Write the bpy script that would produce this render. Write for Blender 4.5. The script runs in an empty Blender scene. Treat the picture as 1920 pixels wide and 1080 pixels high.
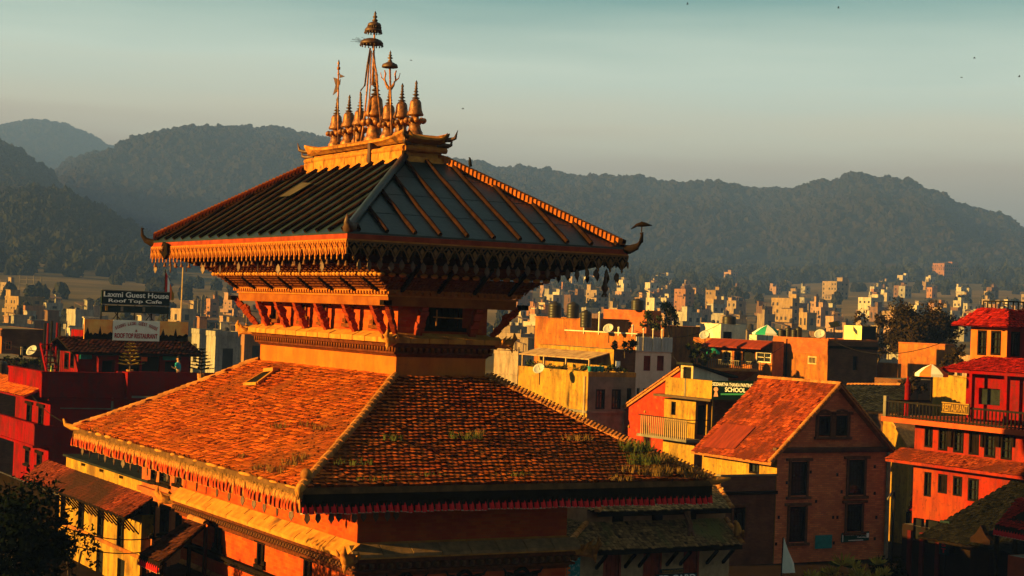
import bpy, math, random
import numpy as np
from mathutils import Vector, Matrix

random.seed(7)
rng = np.random.default_rng(7)
SC = bpy.context.scene
COL = SC.collection
R = math.radians

# ------------------------------------------------------------------ camera
F_PX = 3306.53                       # focal length in pixels of the 1920 px wide photograph
CAM = Vector((-25.562, -54.940, 12.379))
YAW, PITCH, ROLL = R(29.627), R(0.766), R(-2.096)
FW = Vector((math.sin(YAW) * math.cos(PITCH), math.cos(YAW) * math.cos(PITCH), math.sin(PITCH)))
_rt = Vector((math.cos(YAW), -math.sin(YAW), 0.0))
_dn = FW.cross(_rt)
RT = _rt * math.cos(ROLL) + _dn * math.sin(ROLL)
DN = _dn * math.cos(ROLL) - _rt * math.sin(ROLL)
cam_data = bpy.data.cameras.new('camera')
cam_data.sensor_width = 36.0
cam_data.lens = F_PX * 36.0 / 1920.0
cam_data.clip_start = 0.5
cam_data.clip_end = 20000.0
cam = bpy.data.objects.new('camera', cam_data)
COL.objects.link(cam)
UP = -DN
cam.matrix_world = Matrix(((RT.x, UP.x, -FW.x, CAM.x), (RT.y, UP.y, -FW.y, CAM.y), (RT.z, UP.z, -FW.z, CAM.z), (0, 0, 0, 1)))
SC.camera = cam

# ------------------------------------------------------------------ sun, sky, exposure
SUN_EL = R(13.0)
SUN_AZ_OFF = R(9.5)                 # from the -X direction towards +Y
SUN_DIR = Vector((-math.cos(SUN_AZ_OFF) * math.cos(SUN_EL), math.sin(SUN_AZ_OFF) * math.cos(SUN_EL), math.sin(SUN_EL)))
sun_data = bpy.data.lights.new('sun', 'SUN')
sun_data.energy = 5.0
sun_data.angle = R(0.6)
sun_data.color = (1.0, 0.59, 0.11)
sun = bpy.data.objects.new('sun', sun_data)
COL.objects.link(sun)
sun.rotation_euler = SUN_DIR.to_track_quat('Z', 'Y').to_euler()
sun.location = (-60, 20, 60)

world = bpy.data.worlds.new('World')
SC.world = world
world.use_nodes = True
wn, wl = world.node_tree.nodes, world.node_tree.links
wn.clear()
sky = wn.new('ShaderNodeTexSky')
sky.sky_type = 'NISHITA'
sky.sun_disc = False
sky.sun_elevation = SUN_EL
sky.sun_rotation = math.atan2(SUN_DIR.x, SUN_DIR.y)
sky.altitude = 1300
sky.air_density = 1.0
sky.dust_density = 3.0
sky.ozone_density = 1.5
# evening haze over the valley: the same sky, tinted by height above the horizon
tcn = wn.new('ShaderNodeTexCoord')
sep = wn.new('ShaderNodeSeparateXYZ')
wl.new(tcn.outputs['Generated'], sep.inputs[0])
ramp = wn.new('ShaderNodeValToRGB')
smap = wn.new('ShaderNodeMapping')
smap.inputs['Scale'].default_value = (2.2, 2.2, 26.0)
wl.new(tcn.outputs['Generated'], smap.inputs[0])
snz = wn.new('ShaderNodeTexNoise')
snz.inputs['Scale'].default_value = 1.4
snz.inputs['Detail'].default_value = 4
wl.new(smap.outputs[0], snz.inputs['Vector'])
sof = wn.new('ShaderNodeMath')
sof.operation = 'MULTIPLY_ADD'
wl.new(snz.outputs['Fac'], sof.inputs[0])
sof.inputs[1].default_value = 0.05
sof.inputs[2].default_value = -0.025
sadd = wn.new('ShaderNodeMath')
wl.new(sep.outputs['Z'], sadd.inputs[0])
wl.new(sof.outputs[0], sadd.inputs[1])
wl.new(sadd.outputs[0], ramp.inputs[0])
els = ramp.color_ramp.elements
els[0].position = 0.0
els[0].color = (1.0, 0.6, 0.27, 1)
els[1].position = 0.185
els[1].color = (0.155, 0.36, 0.315, 1)
for p, c in ((0.07, (0.74, 0.52, 0.32, 1)), (0.09, (0.80, 0.60, 0.39, 1)), (0.108, (0.92, 0.82, 0.56, 1)), (0.137, (0.74, 0.84, 0.66, 1)), (0.32, (0.13, 0.2, 0.18, 1)), (1.0, (0.085, 0.12, 0.115, 1))):
    e = els.new(p)
    e.color = c
bw = wn.new('ShaderNodeRGBToBW')
wl.new(sky.outputs[0], bw.inputs[0])
lum = wn.new('ShaderNodeMath')
lum.operation = 'MULTIPLY'
wl.new(bw.outputs[0], lum.inputs[0])
lum.inputs[1].default_value = 0.0
mixc = wn.new('ShaderNodeMix')
mixc.data_type = 'RGBA'
mixc.blend_type = 'MIX'
mixc.inputs[0].default_value = 0.95
sc_ = wn.new('ShaderNodeVectorMath')
sc_.operation = 'SCALE'
wl.new(sky.outputs[0], sc_.inputs[0])
sc_.inputs['Scale'].default_value = 1.0
rs_ = wn.new('ShaderNodeVectorMath')
rs_.operation = 'SCALE'
wl.new(ramp.outputs[0], rs_.inputs[0])
rs_.inputs['Scale'].default_value = 4.3
wl.new(sc_.outputs[0], mixc.inputs[6])
wl.new(rs_.outputs[0], mixc.inputs[7])
bg = wn.new('ShaderNodeBackground')
bg.inputs['Strength'].default_value = 0.06
wl.new(mixc.outputs[2], bg.inputs[0])
wo = wn.new('ShaderNodeOutputWorld')
wl.new(bg.outputs[0], wo.inputs[0])

vs = SC.view_settings
vs.view_transform = 'Standard'
vs.look = 'None'
vs.exposure = 2.5
vs.gamma = 1.0
SC.cycles.use_denoising = True
SC.cycles.max_bounces = 5
SC.cycles.diffuse_bounces = 1
SC.cycles.glossy_bounces = 2
SC.cycles.transmission_bounces = 2
SC.cycles.volume_bounces = 0
SC.cycles.transparent_max_bounces = 6
SC.cycles.use_adaptive_sampling = True

# ------------------------------------------------------------------ photograph <-> place
def proj(P):
    q = Vector(P) - CAM
    z = q.dot(FW)
    return 960 + F_PX * q.dot(RT) / z, 540 + F_PX * q.dot(DN) / z
def ray(px, py):
    return FW + RT * ((px - 960) / F_PX) + DN * ((py - 540) / F_PX)
def at(px, py, d):
    return CAM + ray(px, py) * d
def on_x(px, py, X):
    r = ray(px, py)
    return CAM + r * ((X - CAM.x) / r.x)
def on_y(px, py, Y):
    r = ray(px, py)
    return CAM + r * ((Y - CAM.y) / r.y)
def on_z(px, py, Z):
    r = ray(px, py)
    return CAM + r * ((Z - CAM.z) / r.z)
def _axis_solve(P, ax, px):
    # slide P along axis ax until it shows in column px
    k = (px - 960) / F_PX
    n = RT - FW * k
    q = Vector(P) - CAM
    return P[ax] - q.dot(n) / n[ax]
def sx(P, px): return _axis_solve(P, 0, px)
def sy(P, px): return _axis_solve(P, 1, px)
def sz(x, y, py):
    k = (py - 540) / F_PX
    n = DN - FW * k
    q = Vector((x, y, 0)) - CAM
    return -q.dot(n) / n.z

# ------------------------------------------------------------------ mesh builder
class MB:
    def __init__(self):
        self.v, self.f, self.m = [], [], []
        self.mi = 0
    def face(self, pts):
        n = len(self.v)
        self.v += [tuple(p) for p in pts]
        self.f.append(tuple(range(n, n + len(pts))))
        self.m.append(self.mi)
        return self
    def box(self, a, b):
        x0, y0, z0 = a
        x1, y1, z1 = b
        return self.hexa([(x0, y0, z0), (x1, y0, z0), (x1, y1, z0), (x0, y1, z0), (x0, y0, z1), (x1, y0, z1), (x1, y1, z1), (x0, y1, z1)])
    def hexa(self, p):
        n = len(self.v)
        self.v += [tuple(q) for q in p]
        for f in ((0, 3, 2, 1), (4, 5, 6, 7), (0, 1, 5, 4), (1, 2, 6, 5), (2, 3, 7, 6), (3, 0, 4, 7)):
            self.f.append(tuple(n + i for i in f))
            self.m.append(self.mi)
        return self
    def cbox(self, c, s):
        return self.box([c[i] - s[i] / 2 for i in range(3)], [c[i] + s[i] / 2 for i in range(3)])
    def bar(self, a, b, w, h=None, up=(0, 0, 1)):
        a, b = Vector(a), Vector(b)
        h = h or w
        d = (b - a).normalized()
        up = Vector(up)
        if abs(d.dot(up)) > 0.98:
            up = Vector((1, 0, 0))
        s = d.cross(up).normalized() * (w / 2)
        u = s.cross(d).normalized() * (h / 2)
        return self.hexa([a - s - u, a + s - u, b + s - u, b - s - u, a - s + u, a + s + u, b + s + u, b - s + u])
    def frust(self, a0, b0, z0, a1, b1, z1, cap=True):
        # rectangular frustum centred on the axis: half sizes a (x), b (y)
        p = [(-a0, -b0, z0), (a0, -b0, z0), (a0, b0, z0), (-a0, b0, z0), (-a1, -b1, z1), (a1, -b1, z1), (a1, b1, z1), (-a1, b1, z1)]
        n = len(self.v)
        self.v += p
        fs = [(0, 1, 5, 4), (1, 2, 6, 5), (2, 3, 7, 6), (3, 0, 4, 7)]
        if cap:
            fs += [(0, 3, 2, 1), (4, 5, 6, 7)]
        for f in fs:
            self.f.append(tuple(n + i for i in f))
            self.m.append(self.mi)
        return self
    def lathe(self, prof, c=(0, 0, 0), n=12, sq=1.0):
        b = len(self.v)
        for r, z in prof:
            for i in range(n):
                t = 2 * math.pi * i / n
                self.v.append((c[0] + r * math.cos(t), c[1] + r * math.sin(t) * sq, c[2] + z))
        for j in range(len(prof) - 1):
            for i in range(n):
                k = (i + 1) % n
                self.f.append((b + j * n + i, b + j * n + k, b + (j + 1) * n + k, b + (j + 1) * n + i))
                self.m.append(self.mi)
        for j in (0, len(prof) - 1):
            if prof[j][0] > 1e-4:
                self.f.append(tuple(b + j * n + i for i in range(n)))
                self.m.append(self.mi)
        return self
    def tube(self, pts, r, n=6):
        pts = [Vector(p) for p in pts]
        rs = r if isinstance(r, (list, tuple)) else [r] * len(pts)
        b = len(self.v)
        for j, p in enumerate(pts):
            d = (pts[min(j + 1, len(pts) - 1)] - pts[max(j - 1, 0)]).normalized()
            u = Vector((0, 0, 1)) if abs(d.z) < 0.9 else Vector((1, 0, 0))
            s = d.cross(u).normalized()
            w = s.cross(d)
            for i in range(n):
                t = 2 * math.pi * i / n
                self.v.append(tuple(p + (s * math.cos(t) + w * math.sin(t)) * rs[j]))
        for j in range(len(pts) - 1):
            for i in range(n):
                k = (i + 1) % n
                self.f.append((b + j * n + i, b + j * n + k, b + (j + 1) * n + k, b + (j + 1) * n + i))
                self.m.append(self.mi)
        self.f.append(tuple(b + i for i in range(n)))
        self.m.append(self.mi)
        self.f.append(tuple(b + (len(pts) - 1) * n + i for i in range(n)))
        self.m.append(self.mi)
        return self
    def ball(self, c, r, n=8, m=5, sc=(1, 1, 1)):
        prof = [(max(1e-5, math.sin(math.pi * j / m)) * r, -math.cos(math.pi * j / m) * r) for j in range(m + 1)]
        b = len(self.v)
        self.lathe([(a, z) for a, z in prof], (0, 0, 0), n)
        for i in range(b, len(self.v)):
            x, y, z = self.v[i]
            self.v[i] = (c[0] + x * sc[0], c[1] + y * sc[1], c[2] + z * sc[2])
        return self
    def extr(self, poly, O, U, V, N, t):
        # polygon (u,v) in plane O+uU+vV, thickened by t along N
        O, U, V, N = Vector(O), Vector(U), Vector(V), Vector(N)
        a = [O + U * u + V * v for u, v in poly]
        c = [p + N * t for p in a]
        n = len(a)
        self.face(a)
        self.face(c[::-1])
        for i in range(n):
            k = (i + 1) % n
            self.face([a[i], a[k], c[k], c[i]])
        return self
    def facade(self, O, U, V, N, w, h, holes, depth=0.18):
        # wall skin w x h with real openings and reveals
        O, U, V, N = Vector(O), Vector(U), Vector(V), Vector(N)
        us = sorted(set([0, w] + [max(0, min(w, q)) for o in holes for q in (o[0], o[2])]))
        vs_ = sorted(set([0, h] + [max(0, min(h, q)) for o in holes for q in (o[1], o[3])]))
        for i in range(len(us) - 1):
            for j in range(len(vs_) - 1):
                cu, cv = (us[i] + us[i + 1]) / 2, (vs_[j] + vs_[j + 1]) / 2
                if any(o[0] < cu < o[2] and o[1] < cv < o[3] for o in holes):
                    continue
                self.face([O + U * us[i] + V * vs_[j], O + U * us[i + 1] + V * vs_[j], O + U * us[i + 1] + V * vs_[j + 1], O + U * us[i] + V * vs_[j + 1]])
        for o in holes:
            c = [O + U * o[0] + V * o[1], O + U * o[2] + V * o[1], O + U * o[2] + V * o[3], O + U * o[0] + V * o[3]]
            for i in range(4):
                a, b = c[i], c[(i + 1) % 4]
                self.face([a, b, b - N * depth, a - N * depth])
        return self
    def mesh(self, name, mats, smooth=False):
        me = bpy.data.meshes.new(name)
        me.from_pydata(self.v, [], self.f)
        for m in (mats if isinstance(mats, (list, tuple)) else [mats]):
            me.materials.append(m)
        if any(self.m):
            me.polygons.foreach_set('material_index', self.m)
        if smooth:
            me.polygons.foreach_set('use_smooth', [True] * len(me.polygons))
        me.update()
        return me

def add(name, me, parent=None, loc=None, rot=None):
    o = bpy.data.objects.new(name, me)
    COL.objects.link(o)
    if parent:
        o.parent = parent
    if loc is not None:
        o.location = loc
    if rot is not None:
        o.rotation_euler = rot
    return o
def part(name, mb, mat, parent, smooth=False, loc=None):
    return add(name, mb.mesh(name, mat, smooth), parent, loc)
def tag(o, label, cat, group=None, kind=None):
    o['label'] = label
    o['category'] = cat
    if group:
        o['group'] = group
    o['kind'] = kind or 'thing'
    return o
def thing(name, label, cat, loc=(0, 0, 0), rz=0, group=None):
    o = add(name, None, None, loc, (0, 0, rz))
    o.empty_display_size = 0.2
    return tag(o, label, cat, group)
def np_mesh(name, V, Q, mats, smooth=False, tint=None):
    me = bpy.data.meshes.new(name)
    V = np.asarray(V, dtype=np.float32)
    Q = np.asarray(Q, dtype=np.int32)
    k = Q.shape[1]
    me.vertices.add(len(V))
    me.vertices.foreach_set('co', V.ravel())
    me.loops.add(Q.size)
    me.loops.foreach_set('vertex_index', Q.ravel())
    me.polygons.add(len(Q))
    me.polygons.foreach_set('loop_start', np.arange(0, Q.size, k, dtype=np.int32))
    me.polygons.foreach_set('loop_total', np.full(len(Q), k, dtype=np.int32))
    if smooth:
        me.polygons.foreach_set('use_smooth', np.ones(len(Q), dtype=bool))
    for m in (mats if isinstance(mats, (list, tuple)) else [mats]):
        me.materials.append(m)
    if tint is not None:
        a = me.attributes.new('tint', 'FLOAT', 'FACE')
        a.data.foreach_set('value', np.asarray(tint, dtype=np.float32))
    me.update(calc_edges=True)
    return me

# ------------------------------------------------------------------ materials
MATS = {}
def mat(name, c1, c2=None, scale=2.0, rough=0.85, bump=0.0, bscale=None, metal=0.0, tint=False, c3=None, s3=0.35, t3=0.55, spec=0.0, emit=None, stretch=None, detail=6.0, rnd=0.0, lo=0.35, hi=0.65, grime=0.0):
    if name in MATS:
        return MATS[name]
    m = bpy.data.materials.new(name)
    m.use_nodes = True
    N, L = m.node_tree.nodes, m.node_tree.links
    b = N['Principled BSDF']
    b.inputs['Roughness'].default_value = rough
    b.inputs['Metallic'].default_value = metal
    b.inputs['Specular IOR Level'].default_value = spec
    tc = N.new('ShaderNodeTexCoord')
    vec = tc.outputs['Object']
    if stretch:
        mp = N.new('ShaderNodeMapping')
        mp.inputs['Scale'].default_value = stretch
        L.new(vec, mp.inputs[0])
        vec = mp.outputs[0]
    def noise(s, d=detail):
        n = N.new('ShaderNodeTexNoise')
        n.inputs['Scale'].default_value = s
        n.inputs['Detail'].default_value = d
        n.inputs['Roughness'].default_value = 0.62
        L.new(vec, n.inputs['Vector'])
        return n.outputs['Fac']
    def mix(a, bb, fac):
        x = N.new('ShaderNodeMix')
        x.data_type = 'RGBA'
        for i, q in ((6, a), (7, bb)):
            if isinstance(q, tuple):
                x.inputs[i].default_value = (*q, 1)
            else:
                L.new(q, x.inputs[i])
        L.new(fac, x.inputs[0])
        return x.outputs[2]
    def mrange(v, lo_, hi_):
        r = N.new('ShaderNodeMapRange')
        L.new(v, r.inputs[0])
        r.inputs[1].default_value = lo_
        r.inputs[2].default_value = hi_
        return r.outputs[0]
    c2 = c2 or tuple(q * 0.72 for q in c1)
    col = mix(c1, c2, mrange(noise(scale), lo, hi))
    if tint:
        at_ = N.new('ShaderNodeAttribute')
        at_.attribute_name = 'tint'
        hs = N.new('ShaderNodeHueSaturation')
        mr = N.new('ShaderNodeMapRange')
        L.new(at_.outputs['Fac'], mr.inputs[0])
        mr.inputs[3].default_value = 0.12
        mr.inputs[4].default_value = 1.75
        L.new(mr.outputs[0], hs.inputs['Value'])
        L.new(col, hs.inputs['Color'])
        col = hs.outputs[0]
    if c3:
        col = mix(col, c3, mrange(noise(s3, 4.0), t3, t3 + 0.14))
    if rnd:
        oi = N.new('ShaderNodeObjectInfo')
        hs = N.new('ShaderNodeHueSaturation')
        mr = N.new('ShaderNodeMapRange')
        L.new(oi.outputs['Random'], mr.inputs[0])
        mr.inputs[3].default_value = 1 - rnd
        mr.inputs[4].default_value = 1 + rnd
        L.new(mr.outputs[0], hs.inputs['Value'])
        L.new(col, hs.inputs['Color'])
        col = hs.outputs[0]
    if grime:
        mp2 = N.new('ShaderNodeMapping')
        mp2.inputs['Scale'].default_value = (1.6, 1.6, 0.28)
        L.new(tc.outputs['Object'], mp2.inputs[0])
        n2 = N.new('ShaderNodeTexNoise')
        n2.inputs['Scale'].default_value = 1.1
        n2.inputs['Detail'].default_value = 8
        n2.inputs['Roughness'].default_value = 0.7
        L.new(mp2.outputs[0], n2.inputs['Vector'])
        g1 = mrange(n2.outputs['Fac'], 0.42, 0.64)
        n3 = N.new('ShaderNodeTexNoise')
        n3.inputs['Scale'].default_value = 4.5
        n3.inputs['Detail'].default_value = 6
        L.new(tc.outputs['Object'], n3.inputs['Vector'])
        g2 = mrange(n3.outputs['Fac'], 0.55, 0.75)
        ad = N.new('ShaderNodeMath')
        ad.operation = 'ADD'
        ad.use_clamp = True
        L.new(g1, ad.inputs[0])
        L.new(g2, ad.inputs[1])
        ml = N.new('ShaderNodeMath')
        ml.operation = 'MULTIPLY'
        L.new(ad.outputs[0], ml.inputs[0])
        ml.inputs[1].default_value = grime
        col = mix(col, tuple(q * 0.28 + 0.012 for q in c1), ml.outputs[0])
    L.new(col, b.inputs['Base Color'])
    if bump:
        bn = N.new('ShaderNodeBump')
        bn.inputs['Strength'].default_value = bump
        bn.inputs['Distance'].default_value = 0.03
        L.new(noise(bscale or scale * 6), bn.inputs['Height'])
        L.new(bn.outputs[0], b.inputs['Normal'])
    if emit:
        b.inputs['Emission Color'].default_value = (*emit[:3], 1)
        b.inputs['Emission Strength'].default_value = emit[3]
    MATS[name] = m
    return m

def brick_mat(name, c1, c2, mortar, bw=0.24, rh=0.075, stain=None, rough=0.9):
    m = bpy.data.materials.new(name)
    m.use_nodes = True
    N, L = m.node_tree.nodes, m.node_tree.links
    b = N['Principled BSDF']
    b.inputs['Roughness'].default_value = rough
    b.inputs['Specular IOR Level'].default_value = 0.0
    tc = N.new('ShaderNodeTexCoord')
    s = N.new('ShaderNodeSeparateXYZ')
    L.new(tc.outputs['Object'], s.inputs[0])
    a = N.new('ShaderNodeMath')
    L.new(s.outputs[0], a.inputs[0])
    L.new(s.outputs[1], a.inputs[1])
    c = N.new('ShaderNodeCombineXYZ')
    L.new(a.outputs[0], c.inputs[0])
    L.new(s.outputs[2], c.inputs[1])
    bt = N.new('ShaderNodeTexBrick')
    L.new(c.outputs[0], bt.inputs['Vector'])
    bt.inputs['Color1'].default_value = (*c1, 1)
    bt.inputs['Color2'].default_value = (*c2, 1)
    bt.inputs['Mortar'].default_value = (*mortar, 1)
    bt.inputs['Scale'].default_value = 1.0
    bt.inputs['Brick Width'].default_value = bw
    bt.inputs['Row Height'].default_value = rh
    bt.inputs['Mortar Size'].default_value = 0.008
    bt.inputs['Bias'].default_value = -0.1
    n = N.new('ShaderNodeTexNoise')
    n.inputs['Scale'].default_value = 0.9
    n.inputs['Detail'].default_value = 7
    n.inputs['Roughness'].default_value = 0.65
    L.new(tc.outputs['Object'], n.inputs['Vector'])
    mr = N.new('ShaderNodeMapRange')
    L.new(n.outputs['Fac'], mr.inputs[0])
    mr.inputs[1].default_value = 0.42
    mr.inputs[2].default_value = 0.72
    x = N.new('ShaderNodeMix')
    x.data_type = 'RGBA'
    L.new(mr.outputs[0], x.inputs[0])
    L.new(bt.outputs['Color'], x.inputs[6])
    x.inputs[7].default_value = (*(stain or tuple(q * 0.45 for q in c1)), 1)
    L.new(x.outputs[2], b.inputs['Base Color'])
    bn = N.new('ShaderNodeBump')
    bn.inputs['Strength'].default_value = 0.5
    bn.inputs['Distance'].default_value = 0.02
    L.new(bt.outputs['Fac'], bn.inputs['Height'])
    bn.invert = True
    L.new(bn.outputs[0], b.inputs['Normal'])
    MATS[name] = m
    return m

gold = mat('gilded_copper', (0.33, 0.105, 0.014), (0.08, 0.028, 0.008), 5, 0.5, 0.4, metal=0.35, spec=0.4, lo=0.4, hi=0.6)
gold_stone = mat('gilded_platform', (0.44, 0.18, 0.032), (0.26, 0.085, 0.018), 3, 0.7, 0.5, c3=(0.09, 0.04, 0.015), s3=1.6)
panel = mat('dark_metal_sheet', (0.008, 0.018, 0.016), (0.0035, 0.007, 0.0065), 1.3, 0.42, 0.6, bscale=2.5, metal=0.1, spec=0.45, c3=(0.015, 0.024, 0.021), s3=0.7, t3=0.52)
rib_m = mat('weathered_copper', (0.028, 0.011, 0.0065), (0.012, 0.006, 0.004), 4, 0.7, 0.3)
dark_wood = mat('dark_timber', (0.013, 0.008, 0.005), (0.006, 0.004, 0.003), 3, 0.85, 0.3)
carved = mat('carved_timber', (0.16, 0.046, 0.010), (0.07, 0.018, 0.006), 7, 0.75, 0.6)
fascia_m = mat('gilt_fascia', (0.36, 0.125, 0.023), (0.27, 0.075, 0.015), 5, 0.7, 0.3)
redwood = mat('red_timber', (0.26, 0.04, 0.018), (0.16, 0.024, 0.012), 3, 0.7, 0.2)
temple_wall = brick_mat('red_brick_wall', (0.38, 0.066, 0.011), (0.28, 0.036, 0.008), (0.27, 0.07, 0.016), bw=0.34, rh=0.11, stain=(0.24, 0.022, 0.009))
plinth_m = mat('ochre_wall', (0.42, 0.118, 0.016), (0.36, 0.08, 0.012), 1.0, 0.85, 0.3, bscale=14, grime=0.35)
ledge_m = mat('ledge_stone', (0.42, 0.19, 0.034), (0.30, 0.105, 0.02), 2.5, 0.85, 0.4, c3=(0.11, 0.045, 0.02), s3=0.8, t3=0.58)
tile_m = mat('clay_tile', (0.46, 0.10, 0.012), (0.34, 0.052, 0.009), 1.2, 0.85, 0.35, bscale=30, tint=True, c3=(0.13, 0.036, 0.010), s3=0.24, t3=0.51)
ridge_m = mat('ridge_tile_clay', (0.46, 0.18, 0.045), (0.26, 0.09, 0.028), 6, 0.85, 0.4, rnd=0.3)
straw = mat('old_straw_cloth', (0.24, 0.12, 0.035), (0.12, 0.055, 0.018), 8, 0.95, 0.5)
strut_red = mat('red_strut', (0.26, 0.036, 0.010), (0.15, 0.018, 0.006), 7, 0.75, 0.6)
horn_m = mat('black_bronze', (0.022, 0.012, 0.008), (0.012, 0.008, 0.006), 5, 0.6)
red_cloth = mat('red_cloth', (0.62, 0.02, 0.024), (0.46, 0.014, 0.016), 6, 0.9, 0.2)
gold_cloth = mat('golden_cloth', (0.44, 0.2, 0.05), (0.3, 0.11, 0.03), 6, 0.9, 0.2)
white_trim = mat('white_hem', (0.5, 0.42, 0.3), (0.34, 0.27, 0.18), 8, 0.9)
black = mat('dark_interior', (0.012, 0.012, 0.012), (0.008, 0.008, 0.008), 2, 0.9)
glass = mat('dark_glass', (0.02, 0.024, 0.024), (0.012, 0.014, 0.014), 2, 0.15, spec=0.5)
iron = mat('black_iron', (0.010, 0.010, 0.010), (0.018, 0.013, 0.01), 5, 0.6)
copper_dk = mat('dark_copper', (0.09, 0.036, 0.016), (0.035, 0.016, 0.009), 6, 0.55, 0.2, metal=0.4, spec=0.5)
moss = mat('roof_grass', (0.13, 0.1, 0.028), (0.07, 0.065, 0.02), 5, 0.95, rnd=0.25)
leaf = mat('leaf_green', (0.04, 0.045, 0.014), (0.018, 0.026, 0.009), 1.4, 0.8, rnd=0.3)
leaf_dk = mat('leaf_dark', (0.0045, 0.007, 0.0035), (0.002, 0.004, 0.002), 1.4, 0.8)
leaf_br = mat('leaf_brown', (0.036, 0.021, 0.008), (0.013, 0.010, 0.0045), 0.9, 0.85)
leaf_y = mat('leaf_yellow', (0.36, 0.22, 0.03), (0.18, 0.14, 0.025), 3, 0.8)
bark = mat('bark', (0.1, 0.065, 0.04), (0.05, 0.035, 0.025), 5, 0.95, 0.6)
red_paint = mat('red_paint', (0.19, 0.0030, 0.0022), (0.15, 0.0024, 0.002), 1.2, 0.75, 0.15, c3=(0.09, 0.003, 0.0022), s3=0.7, t3=0.53, grime=0.75)
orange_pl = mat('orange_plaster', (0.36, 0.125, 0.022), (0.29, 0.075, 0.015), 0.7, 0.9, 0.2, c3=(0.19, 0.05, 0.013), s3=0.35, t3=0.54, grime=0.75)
yellow_pl = mat('yellow_plaster', (0.38, 0.215, 0.028), (0.32, 0.145, 0.02), 0.8, 0.9, 0.2, c3=(0.13, 0.055, 0.016), s3=0.5, t3=0.54, grime=0.8)
cream_pl = mat('cream_plaster', (0.5, 0.34, 0.17), (0.36, 0.22, 0.1), 0.8, 0.9, 0.2, grime=0.5)
pinkgrey = mat('pinkish_plaster', (0.72, 0.5, 0.38), (0.6, 0.4, 0.3), 0.7, 0.9, 0.1, grime=0.25)
white_pl = mat('whitewash', (0.66, 0.56, 0.42), (0.5, 0.4, 0.3), 0.8, 0.9, 0.1, grime=0.5)
pink_red = mat('coral_paint', (0.25, 0.018, 0.0055), (0.19, 0.012, 0.005), 0.8, 0.85, 0.1, c3=(0.26, 0.042, 0.009), s3=0.16, t3=0.52, grime=0.75)
concrete = mat('grey_concrete', (0.2, 0.165, 0.125), (0.11, 0.09, 0.066), 1.2, 0.9, 0.3, grime=0.4)
slate = mat('dark_slate', (0.022, 0.024, 0.022), (0.012, 0.013, 0.012), 1.5, 0.8, 0.3)
corr = mat('corrugated_sheet', (0.42, 0.40, 0.38), (0.32, 0.3, 0.28), 1.5, 0.5, 0.1)
rust = mat('rusty_sheet', (0.20, 0.028, 0.013), (0.10, 0.018, 0.010), 1.3, 0.6, 0.2, stretch=(0.4, 2.5, 1))
brick_r = brick_mat('red_brick', (0.68, 0.205, 0.07), (0.4, 0.1, 0.04), (0.27, 0.14, 0.07), bw=0.3, rh=0.1, stain=(0.38, 0.11, 0.046))
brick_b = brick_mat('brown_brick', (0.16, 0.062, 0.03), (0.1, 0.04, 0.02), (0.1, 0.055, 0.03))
brick_o = brick_mat('orange_brick', (0.38, 0.1, 0.028), (0.3, 0.066, 0.02), (0.28, 0.11, 0.04), stain=(0.2, 0.045, 0.018))
tank_m = mat('black_tank', (0.014, 0.010, 0.006), (0.02, 0.014, 0.008), 2, 0.45, spec=0.25)
sign_bk = mat('sign_dark', (0.012, 0.022, 0.024), (0.016, 0.028, 0.03), 3, 0.4)
sign_wt = mat('sign_white', (0.85, 0.76, 0.62), (0.78, 0.68, 0.54), 2, 0.7)
let_wt = mat('letter_white', (0.8, 0.78, 0.72), (0.74, 0.7, 0.64), 3, 0.6)
let_red = mat('letter_red', (0.5, 0.02, 0.02), (0.42, 0.02, 0.02), 3, 0.6)
let_or = mat('letter_orange', (0.75, 0.16, 0.04), (0.7, 0.13, 0.03), 3, 0.6)
let_yl = mat('letter_yellow', (0.3, 0.16, 0.03), (0.22, 0.11, 0.02), 3, 0.6)
let_gn = mat('letter_green', (0.03, 0.2, 0.1), (0.03, 0.15, 0.08), 3, 0.6)
teal = mat('teal_board', (0.03, 0.24, 0.23), (0.02, 0.16, 0.16), 6, 0.6)
skin_m = mat('skin', (0.45, 0.23, 0.13), (0.4, 0.2, 0.11), 8, 0.6)
hair_m = mat('dark_hair', (0.012, 0.01, 0.009), (0.02, 0.015, 0.012), 8, 0.6)
shirt_m = mat('teal_shirt', (0.03, 0.32, 0.36), (0.02, 0.25, 0.29), 6, 0.9)
jeans_m = mat('dark_trousers', (0.03, 0.032, 0.045), (0.02, 0.022, 0.03), 6, 0.9)

# ------------------------------------------------------------------ ground, hills, forest
def sky_tab(pts):
    t = []
    for px, py in pts:
        r = ray(px, py)
        t.append((math.atan2(r.x, r.y), r.z / math.hypot(r.x, r.y)))
    t.sort()
    return np.array(t)
MAIN = sky_tab([(-260, 250), (-120, 300), (0, 330), (60, 345), (100, 335), (112, 312), (130, 297), (170, 283), (220, 272), (270, 254), (330, 241), (400, 236), (440, 232), (480, 236), (530, 234), (560, 239),
                (600, 249), (640, 258), (720, 272), (840, 293), (880, 303), (920, 313), (960, 319), (1030, 328), (1080, 331), (1130, 335), (1180, 333), (1250, 333), (1310, 338),
                (1400, 335), (1480, 341), (1520, 338), (1560, 338), (1590, 328), (1650, 338), (1720, 348), (1760, 358), (1800, 383), (1840, 403), (1880, 418), (1920, 443), (2010, 470), (2200, 440)])
LEFT = sky_tab([(-300, 225), (-100, 240), (0, 268), (40, 290), (80, 314), (105, 345), (130, 400), (160, 455), (190, 500), (230, 545), (300, 580)])
BACK = sky_tab([(-200, 250), (0, 232), (60, 224), (110, 227), (160, 246), (200, 266), (240, 285), (330, 320), (500, 360)])
BASE_R = np.array([0, 190, 400, 600, 900, 1500, 2000, 2600, 9000])
BASE_Z = np.array([0, 0, 5.0, 12, 22, 48, 66, 70, 70])
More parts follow.
